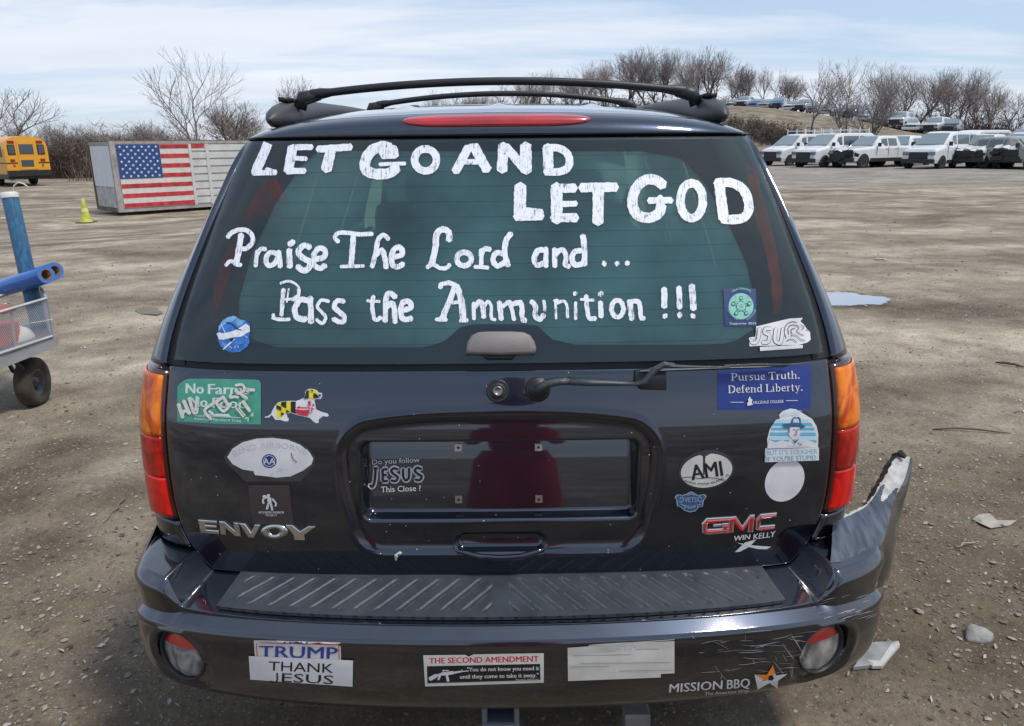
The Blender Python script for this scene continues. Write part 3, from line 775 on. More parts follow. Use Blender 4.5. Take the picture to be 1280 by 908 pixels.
class Decal:
    """flat print lying on a body panel; every call adds a layer slightly above the last"""
    def __init__(s, bv, base=.0012, step=.00022, org=(0,0), sc=1.0):
        s.bv = bv; s.mb = MB(); s.o = base; s.step = step; s.org = org; s.sc = sc; s.grain = 14
    def px(s, p): return (s.org[0]+p[0]/s.sc, s.org[1]+p[1]/s.sc)
    def at(s, org, sc): s.org = org; s.sc = sc; return s
    def add2d(s, bm, mat, out=None, M2=None):
        """bm holds pixel coordinates in x,y"""
        bmesh.ops.triangulate(bm, faces=bm.faces)
        for _ in range(5):
            long = [e for e in bm.edges if e.calc_length() > s.grain]
            if not long: break
            bmesh.ops.subdivide_edges(bm, edges=long, cuts=1); bmesh.ops.triangulate(bm, faces=bm.faces)
        s.mb.mat(mat); bm.verts.ensure_lookup_table(); bm.verts.index_update(); b = len(s.mb.v); o = s.o if out is None else out; ok = {}
        for v in bm.verts:
            h = hit(v.co.x, v.co.y, s.bv, o); ok[v.index] = h is not None; s.mb.v.append(tuple(h if h else (0,0,0)))
        for f in bm.faces:
            if all(ok[v.index] for v in f.verts): s.mb.face([b+v.index for v in f.verts])
        bm.free(); s.o += s.step; return s
    def poly(s, pts, mat):
        bm = bmesh.new(); vs = [bm.verts.new((*s.px(p), 0)) for p in pts]; bm.faces.new(vs); return s.add2d(bm, mat)
    def ell(s, c, rx, ry, mat, rot=0, n=36, wob=0):
        pts = []
        for k in range(n):
            w = 2*math.pi*k/n; f = 1+wob*noise.noise(Vector((math.cos(w)*2, math.sin(w)*2, c[0]))); x, y = rx*f*math.cos(w), ry*f*math.sin(w)
            pts.append((c[0]+x*math.cos(rot)-y*math.sin(rot), c[1]+x*math.sin(rot)+y*math.cos(rot)))
        return s.poly(pts, mat)
    def stroke(s, pts, w, mat, smooth=True, jit=.0, taper=0, caps=True):
        """brush stroke of width w (same units as pts)"""
        pts = [Vector((*s.px(p), 0)) for p in pts]; w = w/s.sc
        if smooth and len(pts) > 2:
            q = []
            for i in range(len(pts)-1):
                p0 = pts[max(i-1,0)]; p1 = pts[i]; p2 = pts[i+1]; p3 = pts[min(i+2,len(pts)-1)]
                for k in range(5):
                    t = k/5; q.append(.5*((2*p1)+(p2-p0)*t+(2*p0-5*p1+4*p2-p3)*t*t+(3*p1-p0-3*p2+p3)*t**3))
            q.append(pts[-1]); pts = q
        elif len(pts) == 2 and jit:
            n = max(2, int((pts[1]-pts[0]).length/3)); pts = [pts[0].lerp(pts[1], k/n) for k in range(n+1)]
        if len(pts) == 1: return s.ell(((pts[0].x-s.org[0])*s.sc, (pts[0].y-s.org[1])*s.sc), w*s.sc/2, w*s.sc/2, mat, n=12, wob=.3 if jit else 0)
        bm = bmesh.new(); L, Rr = [], []; m = len(pts)
        for i, p in enumerate(pts):
            t = (pts[min(i+1,m-1)]-pts[max(i-1,0)]); t = t.normalized() if t.length > 1e-6 else Vector((1,0,0)); nrm = Vector((-t.y,t.x,0))
            ww = w/2*(1-taper*abs(2*i/(m-1)-1)**2)
            j1 = 1+jit*rnd.uniform(-1,1); j2 = 1+jit*rnd.uniform(-1,1)
            L.append(p+nrm*ww*j1); Rr.append(p-nrm*ww*j2)
        if caps:
            t0 = (pts[0]-pts[1]).normalized()*w*.28; t1 = (pts[-1]-pts[-2]).normalized()*w*.28
            c0 = bm.verts.new(pts[0]+t0*(1+jit)); c1 = bm.verts.new(pts[-1]+t1)
        lv = [bm.verts.new(p) for p in L]; rv = [bm.verts.new(p) for p in Rr]
        for i in range(m-1): bm.faces.new((lv[i], rv[i], rv[i+1], lv[i+1]))
        if caps:
            bm.faces.new((c0, rv[0], lv[0])); bm.faces.new((c1, lv[-1], rv[-1]))
        return s.add2d(bm, mat)
    def text(s, txt, p0, p1, h, mat, bold=.0, shear=0, arc=0.0, rise=0, serif=False):
        """baseline from p0 to p1, capital height h (same units)"""
        if bold:
            st = s.step; s.step = 1.5e-5
            for q in (-1, -.33, .33, 1):
                hh = h*bold*.9*q; s.text(txt, (p0[0]+hh, p0[1]), (p1[0]+hh, p1[1]), h, mat, 0, shear, arc)
            s.o += st; s.step = st; return s
        bm = text_bm(txt, bold, shear, serif); p0 = Vector(s.px(p0)); p1 = Vector(s.px(p1)); h = h/s.sc
        xs = [v.co.x for v in bm.verts]; x0, x1 = min(xs), max(xs); d = p1-p0; L = d.length; ex = d/L; ey = Vector((ex.y, -ex.x))
        if arc == 0:
            for v in bm.verts:
                q = p0+ex*((v.co.x-x0)/(x1-x0)*L)+ey*(v.co.y*h); v.co = (q.x, q.y, 0)
        else:  # arc = total sag angle in radians, positive bulges upward
            rad = L/2/math.sin(abs(arc)/2); mid = (p0+p1)/2; sgn = 1 if arc > 0 else -1
            cen = mid-ey*sgn*rad*math.cos(arc/2)
            for v in bm.verts:
                t = ((v.co.x-x0)/(x1-x0)-.5)*abs(arc); rr = rad+sgn*v.co.y*h
                q = cen+ex*(math.sin(t)*rr)+ey*sgn*(math.cos(t)*rr); v.co = (q.x, q.y, 0)
        return s.add2d(bm, mat)
    def done(s, name, parent, label=None):
        return P(name, s.mb, parent, label=label, fixn=False)
TC = {}
def text_bm(txt, bold, shear, serif=False):
    cu = bpy.data.curves.new('lettering', 'FONT'); cu.body = txt; cu.size = 1/.729*1.0; cu.offset = bold; cu.shear = shear; cu.resolution_u = 2; cu.fill_mode = 'FRONT'
    ob = bpy.data.objects.new('lettering', cu); me = bpy.data.meshes.new_from_object(ob)
    bm = bmesh.new(); bm.from_mesh(me); bpy.data.objects.remove(ob); bpy.data.curves.remove(cu); bpy.data.meshes.remove(me)
    for v in bm.verts: v.co.z = 0
    return bm

# ---- window latch handle, key lock, wiper
def px_plate(pts, bv, th, mat, base=.0, name='plate', parent=suv, bevel=.15, label=None):
    """solid plate whose outline lies on a panel and whose face stands th proud"""
    mb = MB(); mb.mat(mat); n = len(pts); cx = sum(p[0] for p in pts)/n; cy = sum(p[1] for p in pts)/n
    rings = [(1.0, base), (1.0, base+th*.6), (1-bevel*.4, base+th*.9), (1-bevel, base+th)]
    for (k, o) in rings:
        for p in pts: mb.v.append(tuple(hit(cx+(p[0]-cx)*k, cy+(p[1]-cy)*k, bv, o) or glass_hit(cx+(p[0]-cx)*k, cy+(p[1]-cy)*k, o)))
    mb.smooth = True
    for r in range(3):
        for i in range(n): mb.face((r*n+i, r*n+(i+1)%n, (r+1)*n+(i+1)%n, (r+1)*n+i))
    mb.face([3*n+i for i in range(n)])
    return P(name, mb, parent, label=label)
px_plate([(583,437),(582,443),(626,445),(669,443),(670,437),(668,429),(663,421),(655,417),(640,416),(612,416),(598,417),(590,421),(585,429)], BV_GLASS, .028, pm('weathered_grey_plastic',(.20,.18,.175),.55,bump=.0006,bscale=300,var=.15), name='latch_handle')
px_plate([(602,444),(645,444),(640,450),(608,450)], BV_GLASS, .012, BLACKP, name='latch_base')
def disc_at(px, py, prof, mat, name, bv=None, parent=suv, n=32):
    loc, nn = hitn(px, py, bv or BV_GATE); q = nn.to_track_quat('Z','Y').to_matrix().to_4x4(); mb = MB(); mb.mat(mat); mb.smooth = True
    mb.lathe(prof, n, Matrix.Translation(loc) @ q); return P(name, mb, parent)
lk = disc_at(622.5, 489, [(.028,0),(.028,.005),(.025,.008),(.022,.006),(.019,.0065),(.016,.009),(.012,.009)], BLACKP, 'lock_bezel')
disc_at(622.5, 489, [(.012,.009),(.012,.012),(.009,.0135),(.0075,.011),(.0001,.011)], pm('worn_steel',(.28,.26,.25),.35,metal=1), 'lock_cylinder', parent=lk)
wb = disc_at(672, 487, [(.030,0),(.030,.006),(.026,.012),(.021,.011),(.019,.024),(.0001,.026)], BLACKP, 'wiper_pivot')
def wp(px, py, o):
    for dy in (0, 4, -4, 8, -8, 12, 16):
        h = hit(px, py+dy, BV_GATE, o) if py+dy > 455 else hit(px, py+dy, BV_GLASS, o)
        if h:
            d = ray(px, py); k = (h.y-.0)/d.y; return CO+d*k
    raise ValueError((px, py))
WIP = pm('worn_wiper_black', (.045,.052,.06), .45, var=.25, vscale=30)
mb = MB(); mb.mat(WIP); mb.smooth = True
mb.tube([wp(671,488,.024), wp(684,480,.030), wp(700,477,.034), wp(713,477,.036)], [.015,.0125,.0105,.010], 10, flat=.8)
mb.tube([wp(712.5,477,.036), wp(740,478.5,.036), wp(775,479.5,.034), wp(800,480,.031)], [.0125,.0115,.0085,.0065], 10, flat=.7)
P('wiper_arm', mb)
mb = MB(); mb.mat(WIP)
mb.tube([wp(797,480,.030), wp(805,478,.034), wp(819,462,.040), wp(830,456,.038), wp(842,457,.034)], [.006,.0075,.008,.0075,.006], 8)
bl = [(795,468,.03),(812,461,.034),(835,457.5,.034),(870,458,.032),(905,457.5,.028)]
mb.tube([wp(812,461,.036), wp(840,457.5,.038), wp(880,459,.036), wp(912,459,.030)], [.003,.0058,.005,.003], 8, flat=.6)
mb.tube([wp(800,464,.018), wp(860,461.5,.016), wp(915,459.5,.016), wp(985,458,.014)], [.0035]*4, 6, flat=.5)
mb.tube([wp(905,457.5,.026), wp(950,456,.024), wp(990,456,.018)], [.003,.0036,.002], 6)
P('wiper_blade', mb)
mb = MB(); mb.mat(BLACKP)
cs = [(793,463),(826,459),(832,466),(832,488),(800,487),(792,478)]
px_plate(cs, BV_GATE, .012, BLACKP, name='wiper_park_pad', bevel=.1)
# ---- number plate nuts and lamp
NUT = pm('zinc_nut', (.55,.48,.38), .4, metal=.6, var=.2, vscale=80); NUT2 = pm('dull_nut', (.2,.17,.14), .5, metal=.5)
for (x, y, m) in ((573,559.5,NUT),(673,559,NUT),(573.5,624,NUT2),(673.5,623.5,NUT2)):
    loc, nn = hitn(x, y, BV_GATE); M = Matrix.Translation(loc+nn*.003) @ nn.to_track_quat('Z','Y').to_matrix().to_4x4()
    mb = MB(); mb.mat(m); mb.box((0,0,0), (.0175,.0175,.007), M); mb.mat(SEAL); mb.lathe([(.0035,.0036),(.0035,.0042),(.0001,.0042)], 10, M); P('plate_nut', mb)
mb = MB(); mb.mat(SEAL); mb.smooth = True   # handle slot and its lip
def hs(u, v): 
    X = lerp(-.105,.105,u); return S_X(X, lerp(.700,.716,v)-.0*X, -.012)
mb = MB(); mb.mat(PAINT); mb.smooth = True; mb.tube([hit(x, y, BV_GATE, .004) for x, y in ((570,688),(580,692),(600,695),(625,696),(650,695),(671,691),(681,687))], [.004,.007,.008,.008,.008,.007,.004], 8); P('tailgate_handle', mb)

# ---- badges
def glyph_poly(pieces, bv, mat, th, name, label=None, sidemat=None, org=(0,0), sc=1.):
    mb = MB(); 
    for pts in pieces:
        pts = [(org[0]+p[0]/sc, org[1]+p[1]/sc) for p in pts]; n = len(pts); b = len(mb.v)
        bm = bmesh.new(); f = bm.faces.new([bm.verts.new((x,y,0)) for x,y in pts]); bmesh.ops.recalc_face_normals(bm, faces=bm.faces)
        f = list(bm.faces)[0]
        if f.normal.z > 0: bmesh.ops.reverse_faces(bm, faces=bm.faces)
        ring = [(v.co.x, v.co.y) for v in list(bm.faces)[0].verts]; bm.free()
        base = [hit(x, y, bv, 0.) for x, y in ring]
        # inset polygon for a bevelled face
        ins = []
        for i in range(n):
            a = Vector(ring[i-1]); c = Vector(ring[i]); d = Vector(ring[(i+1)%n]); e1 = (c-a).normalized(); e2 = (d-c).normalized(); n1 = Vector((e1.y,-e1.x)); n2 = Vector((e2.y,-e2.x)); m = (n1+n2); m = m/max(.35, m.length_squared/2) if m.length > 1e-6 else n1
            ins.append(c-m*.75*-1 if False else c+m*(-.75))
        # decide direction of the inset by area
        def area(q): return abs(sum(q[i-1][0]*q[i][1]-q[i][0]*q[i-1][1] for i in range(len(q))))
        if area([tuple(p) for p in ins]) > area(ring): ins = [2*Vector(r)-p for r, p in zip(ring, ins)]
        top1 = [hit(x, y, bv, th*.7) for x, y in ring]; top2 = [hit(p.x, p.y, bv, th) for p in ins]
        for lst in (base, top1, top2): mb.v += [tuple(q) for q in lst]
        mb.mat(sidemat or mat)
        for r in range(2):
            for i in range(n): mb.face((b+r*n+i, b+r*n+(i+1)%n, b+(r+1)*n+(i+1)%n, b+(r+1)*n+i))
        mb.mat(mat); mb.face([b+2*n+i for i in range(n)])
    return P(name, mb, suv, label=label)
o7 = (240,530); k7 = 5.676
EN = [ # wide chrome letters of the model badge
 [(48,675),(182,685),(186,705),(100,699),(102,712),(180,718),(182,736),(106,731),(108,746),(196,754),(198,780),(66,768)],
 [(196,686),(236,690),(308,752),(300,694),(336,700),(352,796),(312,792),(240,732),(248,784),(208,780)],
 [(336,700),(380,704),(424,764),(450,710),(492,712),(440,804),(404,800)],
 [(668,712),(716,714),(770,758),(828,722),(880,724),(800,784),(804,822),(728,820),(724,786)]]
for g in EN: glyph_poly([g], BV_GATE, CHROME, .005, 'badge_letter', 'raised chrome letter of the badge low on the left', org=o7, sc=k7)
# the O as a ring of four-sided pieces
def ring_badge(c, ro, ri, bv, mat, th, parent=suv, n=36):
    mb = MB(); mb.mat(mat); mb.smooth = True
    def S(u, v):
        w = 2*math.pi*u; k = (0,.12,.88,1)[int(round(v*3))]; o = (0.,th,th,.001)[int(round(v*3))]
        rx = lerp(ro[0], ri[0], k); ry = lerp(ro[1], ri[1], k); return hit(c[0]+math.cos(w)*rx, c[1]+math.sin(w)*ry, bv, o)
    mb.grid(S, n, 3); return P('badge_letter', mb, parent)
ring_badge((240+586/5.676, 530+762/5.676), (17.4,8.8), (6.2,4.0), BV_GATE, CHROME, .005)
o5 = (835,555); k5 = 6.262
CHR2 = pm('badge_silver', (.75,.75,.73), .2, metal=.9); RED = pm('badge_red', (.50,.015,.025), .25, coat=1, var=.15, vscale=60)
def gmc(k):
    return [[(262,622),(300,580),(528,566),(526,598),(332,610),(308,624),(303,664),(303,706),(264,692)], [(305,666),(418,659),(472,655),(470,694),(305,706)], [(420,620),(472,616),(472,653),(420,657)], [(352,628),(418,622),(418,640),(350,646)],
         [(480,574),(530,564),(580,640),(640,556),(676,552),(664,684),(620,688),(628,614),(586,664),(560,664),(516,614),(510,690),(466,692)],
         [(720,548),(850,536),(846,568),(730,580),(722,590),(718,640),(834,630),(834,660),(720,674),(684,668),(686,590)]]
GG = gmc(0)
for g in (GG[:4], GG[4:5], GG[5:]): glyph_poly(g, BV_GATE, CHR2, .0035, 'badge_letter', org=o5, sc=k5, label='silver edge of a red maker letter low on the right')
GM2 = [[(274,624),(306,593),(514,580),(513,588),(328,600),(298,618),(294,664),(294,694),(276,686)], [(297,676),(418,668),(462,664),(460,684),(299,696)], [(430,634),(462,630),(462,662),(430,664)],
       [(486,582),(520,574),(578,656),(644,566),(666,562),(656,676),(632,678),(640,594),(588,672),(562,672),(504,598),(500,682),(474,684)],
       [(724,558),(840,546),(838,560),(726,572),(710,588),(706,650),(720,656),(826,644),(826,654),(722,666),(694,660),(696,592)]]
for gs in (GM2[:3], GM2[3:4], GM2[4:]): glyph_poly([[(x, y+2) for x, y in g] for g in gs], BV_GATE, RED, .0055, 'badge_letter', org=o5, sc=k5, label='red maker letter low on the right')

# ---- sides, front, wheels, underbody (kept simple: only a step to the side shows them)
def sidewall(sg):
    mb = MB(); mb.mat(PAINT); mb.smooth = True
    X = lambda z: XC+sg*WW(z)
    def arch(y, z):
        return any(math.hypot(y-yc, z-.40) < .45 for yc in (2.78, 5.65))
    def S(y0, y1, z0, z1):
        return lambda u, v: Vector((X(lerp(z0,z1,v)), lerp(y0,y1,u), lerp(z0,z1,v)))
    y0, y1 = 2.3, 6.3
    mb.grid(S(y0, y1, .38, .55), 120, 8, skip=lambda u, v: arch(lerp(y0,y1,u), lerp(.38,.55,v)))
    y0 = 2.55
    mb.grid(S(y0, y1, .55, 1.128), 120, 26, skip=lambda u, v: arch(lerp(y0,y1,u), lerp(.55,1.128,v)) or (lerp(y0,y1,u) > 5.3 and lerp(.55,1.128,v) > 1.05))
    for (a, b) in ((3.12,3.24),(4.05,4.17)): mb.grid(S(a, b, 1.128, 1.60), 2, 10)
    mb.grid(S(2.55, 4.75, 1.575, 1.62), 30, 2)
    P('side_panel', mb)
    for (a, b) in ((2.55,3.12),(3.24,4.05),(4.17,4.95)):
        mb = MB(); mb.mat(CGLASS); mb.smooth = True
        mb.grid(lambda u, v: Vector((X(lerp(1.12,1.58,v))-sg*.004, lerp(a, lerp(b, b-.35*(b > 4.9), v), u), lerp(1.12,1.58,v))), 4, 8); P('side_window', mb)
for sg in (-1, 1): sidewall(sg)
mb = MB(); mb.mat(PAINT); mb.smooth = True
mb.grid(lambda u, v: Vector((XC+lerp(-.9,.9,u)*(1-.05*v), lerp(5.30,6.34,v), 1.10+.03*math.cos((u-.5)*3)-.16*v**2.2)), 20, 14)
mb.grid(lambda u, v: Vector((XC+lerp(-.86,.86,u), 6.34+.06*math.sin(v*3.14)-.05*(abs(u-.5)*2)**4*2, lerp(.94,.35,v))), 20, 8)
P('bonnet', mb)
mb = MB(); mb.mat(CGLASS); mb.smooth = True
mb.grid(lambda u, v: Vector((XC+lerp(-1,1,u)*lerp(.86,.68,v), lerp(5.30,4.72,v)+.10*(abs(u-.5)*2)**2*-1, lerp(1.12,1.715,v))), 14, 8); P('windscreen', mb)
TIRE = pm('tyre_rubber', (.02,.019,.018), .85, bump=.002, bscale=60, var=.3); RIM = pm('alloy_rim', (.35,.35,.36), .35, metal=.8)
def wheel_parts(c, r, w, parent, ax='X', world=True, spokes=6, tire=TIRE, rim=RIM):
    M = Matrix.Translation(c) @ (Matrix.Rotation(R(90),4,'Y') if ax == 'X' else Matrix.Rotation(R(90),4,'X'))
    mb = MB(); mb.mat(tire); mb.smooth = True
    mb.lathe([(r*.62,-w*.42),(r*.80,-w*.5),(r*.94,-w*.46),(r,-w*.34),(r,w*.34),(r*.94,w*.46),(r*.80,w*.5),(r*.62,w*.42)], 28, M)
    wo = mb.build('wheel', parent, world, fixn=True)
    mb = MB(); mb.mat(rim); mb.smooth = True
    mb.lathe([(r*.63,-w*.40),(r*.58,-w*.40),(r*.56,-w*.2),(r*.2,-w*.26),(.0001,-w*.28)], 20, M); mb.lathe([(r*.63,w*.40),(r*.58,w*.40),(r*.56,w*.2),(r*.2,w*.26),(.0001,w*.28)], 20, M)
    for k in range(spokes):
        a = 2*math.pi*k/spokes
        for sd in (-1,1): mb.box((r*.36*math.cos(a), r*.36*math.sin(a), sd*w*.27), (r*.40*abs(math.cos(a))+r*.09, r*.40*abs(math.sin(a))+r*.09, w*.06), M)
    mb.build('rim', wo, world, fixn=True); return wo
for y in (2.78, 5.65):
    for sg in (-1,1): wheel_parts((XC+sg*.80, y, .37), .37, .24, suv)
RUST = pm('rusty_chassis', (.075,.05,.035), .85, bump=.004, bscale=30, var=.5, vscale=12)
mb = MB(); mb.mat(pm('underbody', (.02,.018,.017), .9)); mb.box((XC, 3.9, .47), (1.3, 4.0, .12)); mb.box((XC,1.75,.44),(1.6,.10,.16)); P('underbody', mb)
mb = MB(); mb.mat(RUST); mb.smooth = False
mb.bbox((XC, 1.72, .365), (1.25,.07,.075), .01); 
for x in (-.42,.42): mb.bbox((XC+x, 2.4, .42), (.07,1.4,.11), .01)
c = at_y(627, 898, 1.66); mb.box((c.x-.12, 1.75, .35), (.02,.12,.14)); mb.box((c.x+.12, 1.75, .35), (.02,.12,.14))
P('chassis_frame', mb)
mb = MB(); mb.mat(pm('hitch_steel', (.16,.18,.21), .4, metal=.5, bump=.001, var=.3)); hw, ti = .036, .007
for (dx, dz, sx, sz) in ((0,hw,2*hw+ti,ti),(0,-hw,2*hw+ti,ti),(-hw,0,ti,2*hw-ti),(hw,0,ti,2*hw-ti)): mb.bbox((c.x+dx, 1.68, .306+dz), (sx,.24,sz), .0022)
mb.bbox((c.x, 1.562, .306+hw+.004), (2*hw+.022,.012,.012), .003); mb.bbox((c.x, 1.562, .306-hw-.004), (2*hw+.022,.012,.012), .003)
for q in (-1,1): mb.bbox((c.x+q*(hw+.004), 1.562, .306), (.012,.012,2*hw-.004), .003)
P('tow_hitch', mb)
mb = MB(); mb.mat(pm('exhaust_steel', (.22,.21,.20), .5, metal=.4, var=.4)); mb.smooth = False
c2 = at_y(797, 900, 1.72); mb.bbox((c2.x, 1.74, c2.z-.04), (.07,.05,.12), .006); P('frame_bracket', mb)
# interior
TRIM = pm('cabin_trim', (.22,.26,.25), .8, var=.2); SEATM = pm('seat_cloth', (.10,.12,.12), .9, bump=.002, bscale=90, var=.2); RUSTY = pm('rust_red_belt', (.26,.055,.03), .7, var=.25)
mb = MB(); mb.mat(TRIM)
mb.box((XC, 3.6, .72), (1.6, 3.4, .04)); mb.box((XC, 1.93, .95), (1.5,.02,.36))
for sg in (-1,1): mb.box((XC+sg*.86, 3.7, .94), (.02, 3.2, .36))
mb.grid(lambda u, v: Vector((XC+lerp(-.62,.62,u), lerp(2.2,4.6,v), ZR(lerp(-.62,.62,u), lerp(2.2,4.6,v))-.035)), 8, 10)
mb.box((XC, 5.1, 1.02), (1.5,.5,.22)); P('cabin_lining', mb)
def seat(cx, y, w, zt, nh):
    mb = MB(); mb.mat(SEATM); mb.smooth = True
    mb.bbox((cx, y, (.74+zt)/2), (w,.16,zt-.74), .06); mb.bbox((cx, y+.28, .85), (w,.5,.16), .05)
    for k in range(nh):
        xx = cx+(k-(nh-1)/2)*w/max(nh,1)
        mb.bbox((xx, y, zt+.09), (.25,.10,.16), .045); mb.tube([(xx-.05,y,zt-.02),(xx-.05,y,zt+.05)], .007, 6); mb.tube([(xx+.05,y,zt-.02),(xx+.05,y,zt+.05)], .007, 6)
    P('seat', mb)
seat(XC-.02, 2.95, 1.36, 1.27, 2); seat(XC-.40, 4.15, .54, 1.34, 1); seat(XC+.40, 4.15, .54, 1.34, 1)
mb = MB(); mb.mat(BLACKP); mb.smooth = True
mb.tube([(XC-.40+.19*math.cos(a/20*6.283), 4.70, 1.20+.17*math.sin(a/20*6.283)) for a in range(21)], .014, 6); P('steering_wheel', mb)
mb = MB(); mb.mat(SEAL); mb.bbox((XC, 4.72, 1.58), (.26,.03,.07), .02); P('rear_view_mirror', mb)
mb = MB(); mb.mat(SEATM); mb.box((XC, 2.42, 1.085), (1.40,.9,.012)); P('cargo_cover', mb)
# unseen photographer, added so the car paint mirrors a red coat
def build_unseen_person():
    t = empty('person', (.02, -.34, 0), label='unseen photographer in a long red coat holding up a phone', cat='person')
    RJ = pm('red_jacket', (.60,.035,.02), .7, bump=.003, bscale=18, var=.2); TR = pm('unseen_red_overalls', (.60,.035,.02), .8); SK = pm('skin', (.42,.24,.17), .5); HR = pm('dark_hair', (.03,.02,.015), .6)  # materials of the added, unseen photographer only
    def skin(name, verts, edges, mat):
        me = bpy.data.meshes.new(name); me.from_pydata([v[:3] for v in verts], [], []) if False else me.from_pydata([v[:3] for v in verts], edges, []); me.materials.append(mat)
        o = link(name, me, t, False); m = o.modifiers.new('skin', 'SKIN'); me.skin_vertices.new() if not me.skin_vertices else None
        for i, v in enumerate(verts): me.skin_vertices[0].data[i].radius = (v[3], v[4] if len(v) > 4 else v[3])
        me.skin_vertices[0].data[0].use_root = True; o.modifiers.new('sub', 'SUBSURF').levels = 1; o.modifiers['sub'].render_levels = 2; return o
    skin('body', [(0,0,.93,.16,.12),(.09,0,.86,.09),(.10,.01,.48,.06),(.10,.02,.10,.042),(.10,-.10,.04,.04),(-.09,0,.86,.09),(-.10,.01,.48,.06),(-.10,.02,.10,.042),(-.10,-.10,.04,.04)], [(0,1),(1,2),(2,3),(3,4),(0,5),(5,6),(6,7),(7,8)], TR)
    skin('jacket', [(0,0,.98,.17,.12),(0,0,1.20,.17,.12),(0,-.01,1.40,.17,.10),(0,-.01,1.49,.06),(.19,0,1.40,.065),(.27,.05,1.17,.05),(.13,.24,1.33,.038),(-.19,0,1.40,.065),(-.27,.05,1.17,.05),(-.13,.24,1.33,.038)], [(0,1),(1,2),(2,3),(2,4),(4,5),(5,6),(2,7),(7,8),(8,9)], RJ)
    mb = MB(); mb.mat(RJ); mb.smooth = True; mb.lathe([(.30,.30),(.285,.55),(.25,.85),(.20,1.05)], 28, Matrix.Scale(.75, 4, Vector((0,1,0)))); mb.build('unseen_long_coat', t, False)
    skin('unseen_head', [(0,-.02,1.50,.05),(0,0,1.56,.06),(0,.01,1.62,.085),(0,0,1.68,.08)], [(0,1),(1,2),(2,3)], SK)
    skin('hair', [(0,-.03,1.62,.088),(0,-.015,1.70,.086)], [(0,1)], HR)
    for sg in (-1,1):
        vs = [(sg*.125,.25,1.34,.028),(sg*.10,.285,1.385,.034,.018)]; es = [(0,1)]
        for k in range(4):
            vs += [(sg*(.10-.018*k),.300,1.41+.008*k,.010),(sg*(.085-.018*k),.318,1.43+.008*k,.009),(sg*(.07-.016*k),.310,1.445+.008*k,.008)]; b = 2+k*3; es += [(1,b),(b,b+1),(b+1,b+2)]
        vs += [(sg*.085,.270,1.40,.011),(sg*.065,.270,1.43,.009)]; es += [(1,14),(14,15)]
        skin('unseen_hand', vs, es, SK)
    mb = MB(); mb.mat(SEAL); mb.bbox((0,.296,1.445), (.15,.008,.072), .003); tag(mb.build('phone'), 'black phone held up by the photographer', 'phone').location = (.02,-.34,.0)
build_unseen_person()
# ------------------------------------------------------------------ painted words on the glass
def white_paint():
    m = bpy.data.materials.new('brushed_white_paint'); m.use_nodes = True; nt = m.node_tree; N = nt.nodes; L = nt.links; b = N['Principled BSDF']; b.inputs['Roughness'].default_value = .55
    tc = N.new('ShaderNodeTexCoord'); n = N.new('ShaderNodeTexNoise'); n.inputs['Scale'].default_value = 55; n.inputs['Detail'].default_value = 5; n.inputs['Roughness'].default_value = .7; n.inputs['Distortion'].default_value = .8
    L.new(tc.outputs['Object'], n.inputs['Vector'])
    w = N.new('ShaderNodeTexNoise'); w.inputs['Scale'].default_value = 30; w.inputs['Detail'].default_value = 3
    mp = N.new('ShaderNodeMapping'); mp.inputs['Scale'].default_value = (12,1,1.2); L.new(tc.outputs['Object'], mp.inputs[0]); L.new(mp.outputs[0], w.inputs['Vector'])
    ad = N.new('ShaderNodeMath'); ad.operation = 'ADD'; L.new(n.outputs[0], ad.inputs[0]); L.new(w.outputs[0], ad.inputs[1])
    r = N.new('ShaderNodeValToRGB'); L.new(ad.outputs[0], r.inputs[0]); e = r.color_ramp.elements
    hf = N.new('ShaderNodeMath'); hf.operation = 'MULTIPLY'; hf.inputs[1].default_value = .5; L.new(ad.outputs[0], hf.inputs[0]); L.new(hf.outputs[0], r.inputs[0])
    e[0].position = .36; e[0].color = (.36,.40,.48,1); e[1].position = .50; e[1].color = (.76,.79,.84,1)
    L.new(r.outputs[0], b.inputs['Base Color'])
    al = N.new('ShaderNodeMapRange'); L.new(hf.outputs[0], al.inputs[0]); al.inputs[1].default_value = .345; al.inputs[2].default_value = .43; al.inputs[3].default_value = .25; al.inputs[4].default_value = 1.0; L.new(al.outputs[0], b.inputs['Alpha'])
    bp = N.new('ShaderNodeBump'); bp.inputs['Distance'].default_value = .0006; L.new(ad.outputs[0], bp.inputs['Height']); L.new(bp.outputs[0], b.inputs['Normal'])
    return m
WP = white_paint()
def arcpts(cx, cy, rx, ry, a0, a1, n=14):
    return [(cx+rx*math.cos(R(lerp(a0,a1,k/n))), cy-ry*math.sin(R(lerp(a0,a1,k/n)))) for k in range(n+1)]
def paint_line(strokes, label, jit=.07):
    words = label.split(' ', 2)[2].split(' ') if '|' not in label else label.split('|')[1].split(' ')
    d = Decal(BV_GLASS, .0009, .00003); d.grain = 12; wi = 0
    for org, sc, items in strokes:
        d.at(org, sc)
        for it in items:
            if it is None:
                d.done('painted_word', window, 'white painted word '+words[wi]); wi += 1; d = Decal(BV_GLASS, .0009, .00003).at(org, sc); d.grain = 12; continue
            w, pts = it
            straight = len(pts) <= 2
            d.stroke(pts, w, WP, smooth=not straight, jit=jit)
    return d.done('painted_word', window, ('white painted word '+words[wi]) if wi < len(words) else None)
A = ((300,60), 3.784); B = ((600,60), 3.5556)
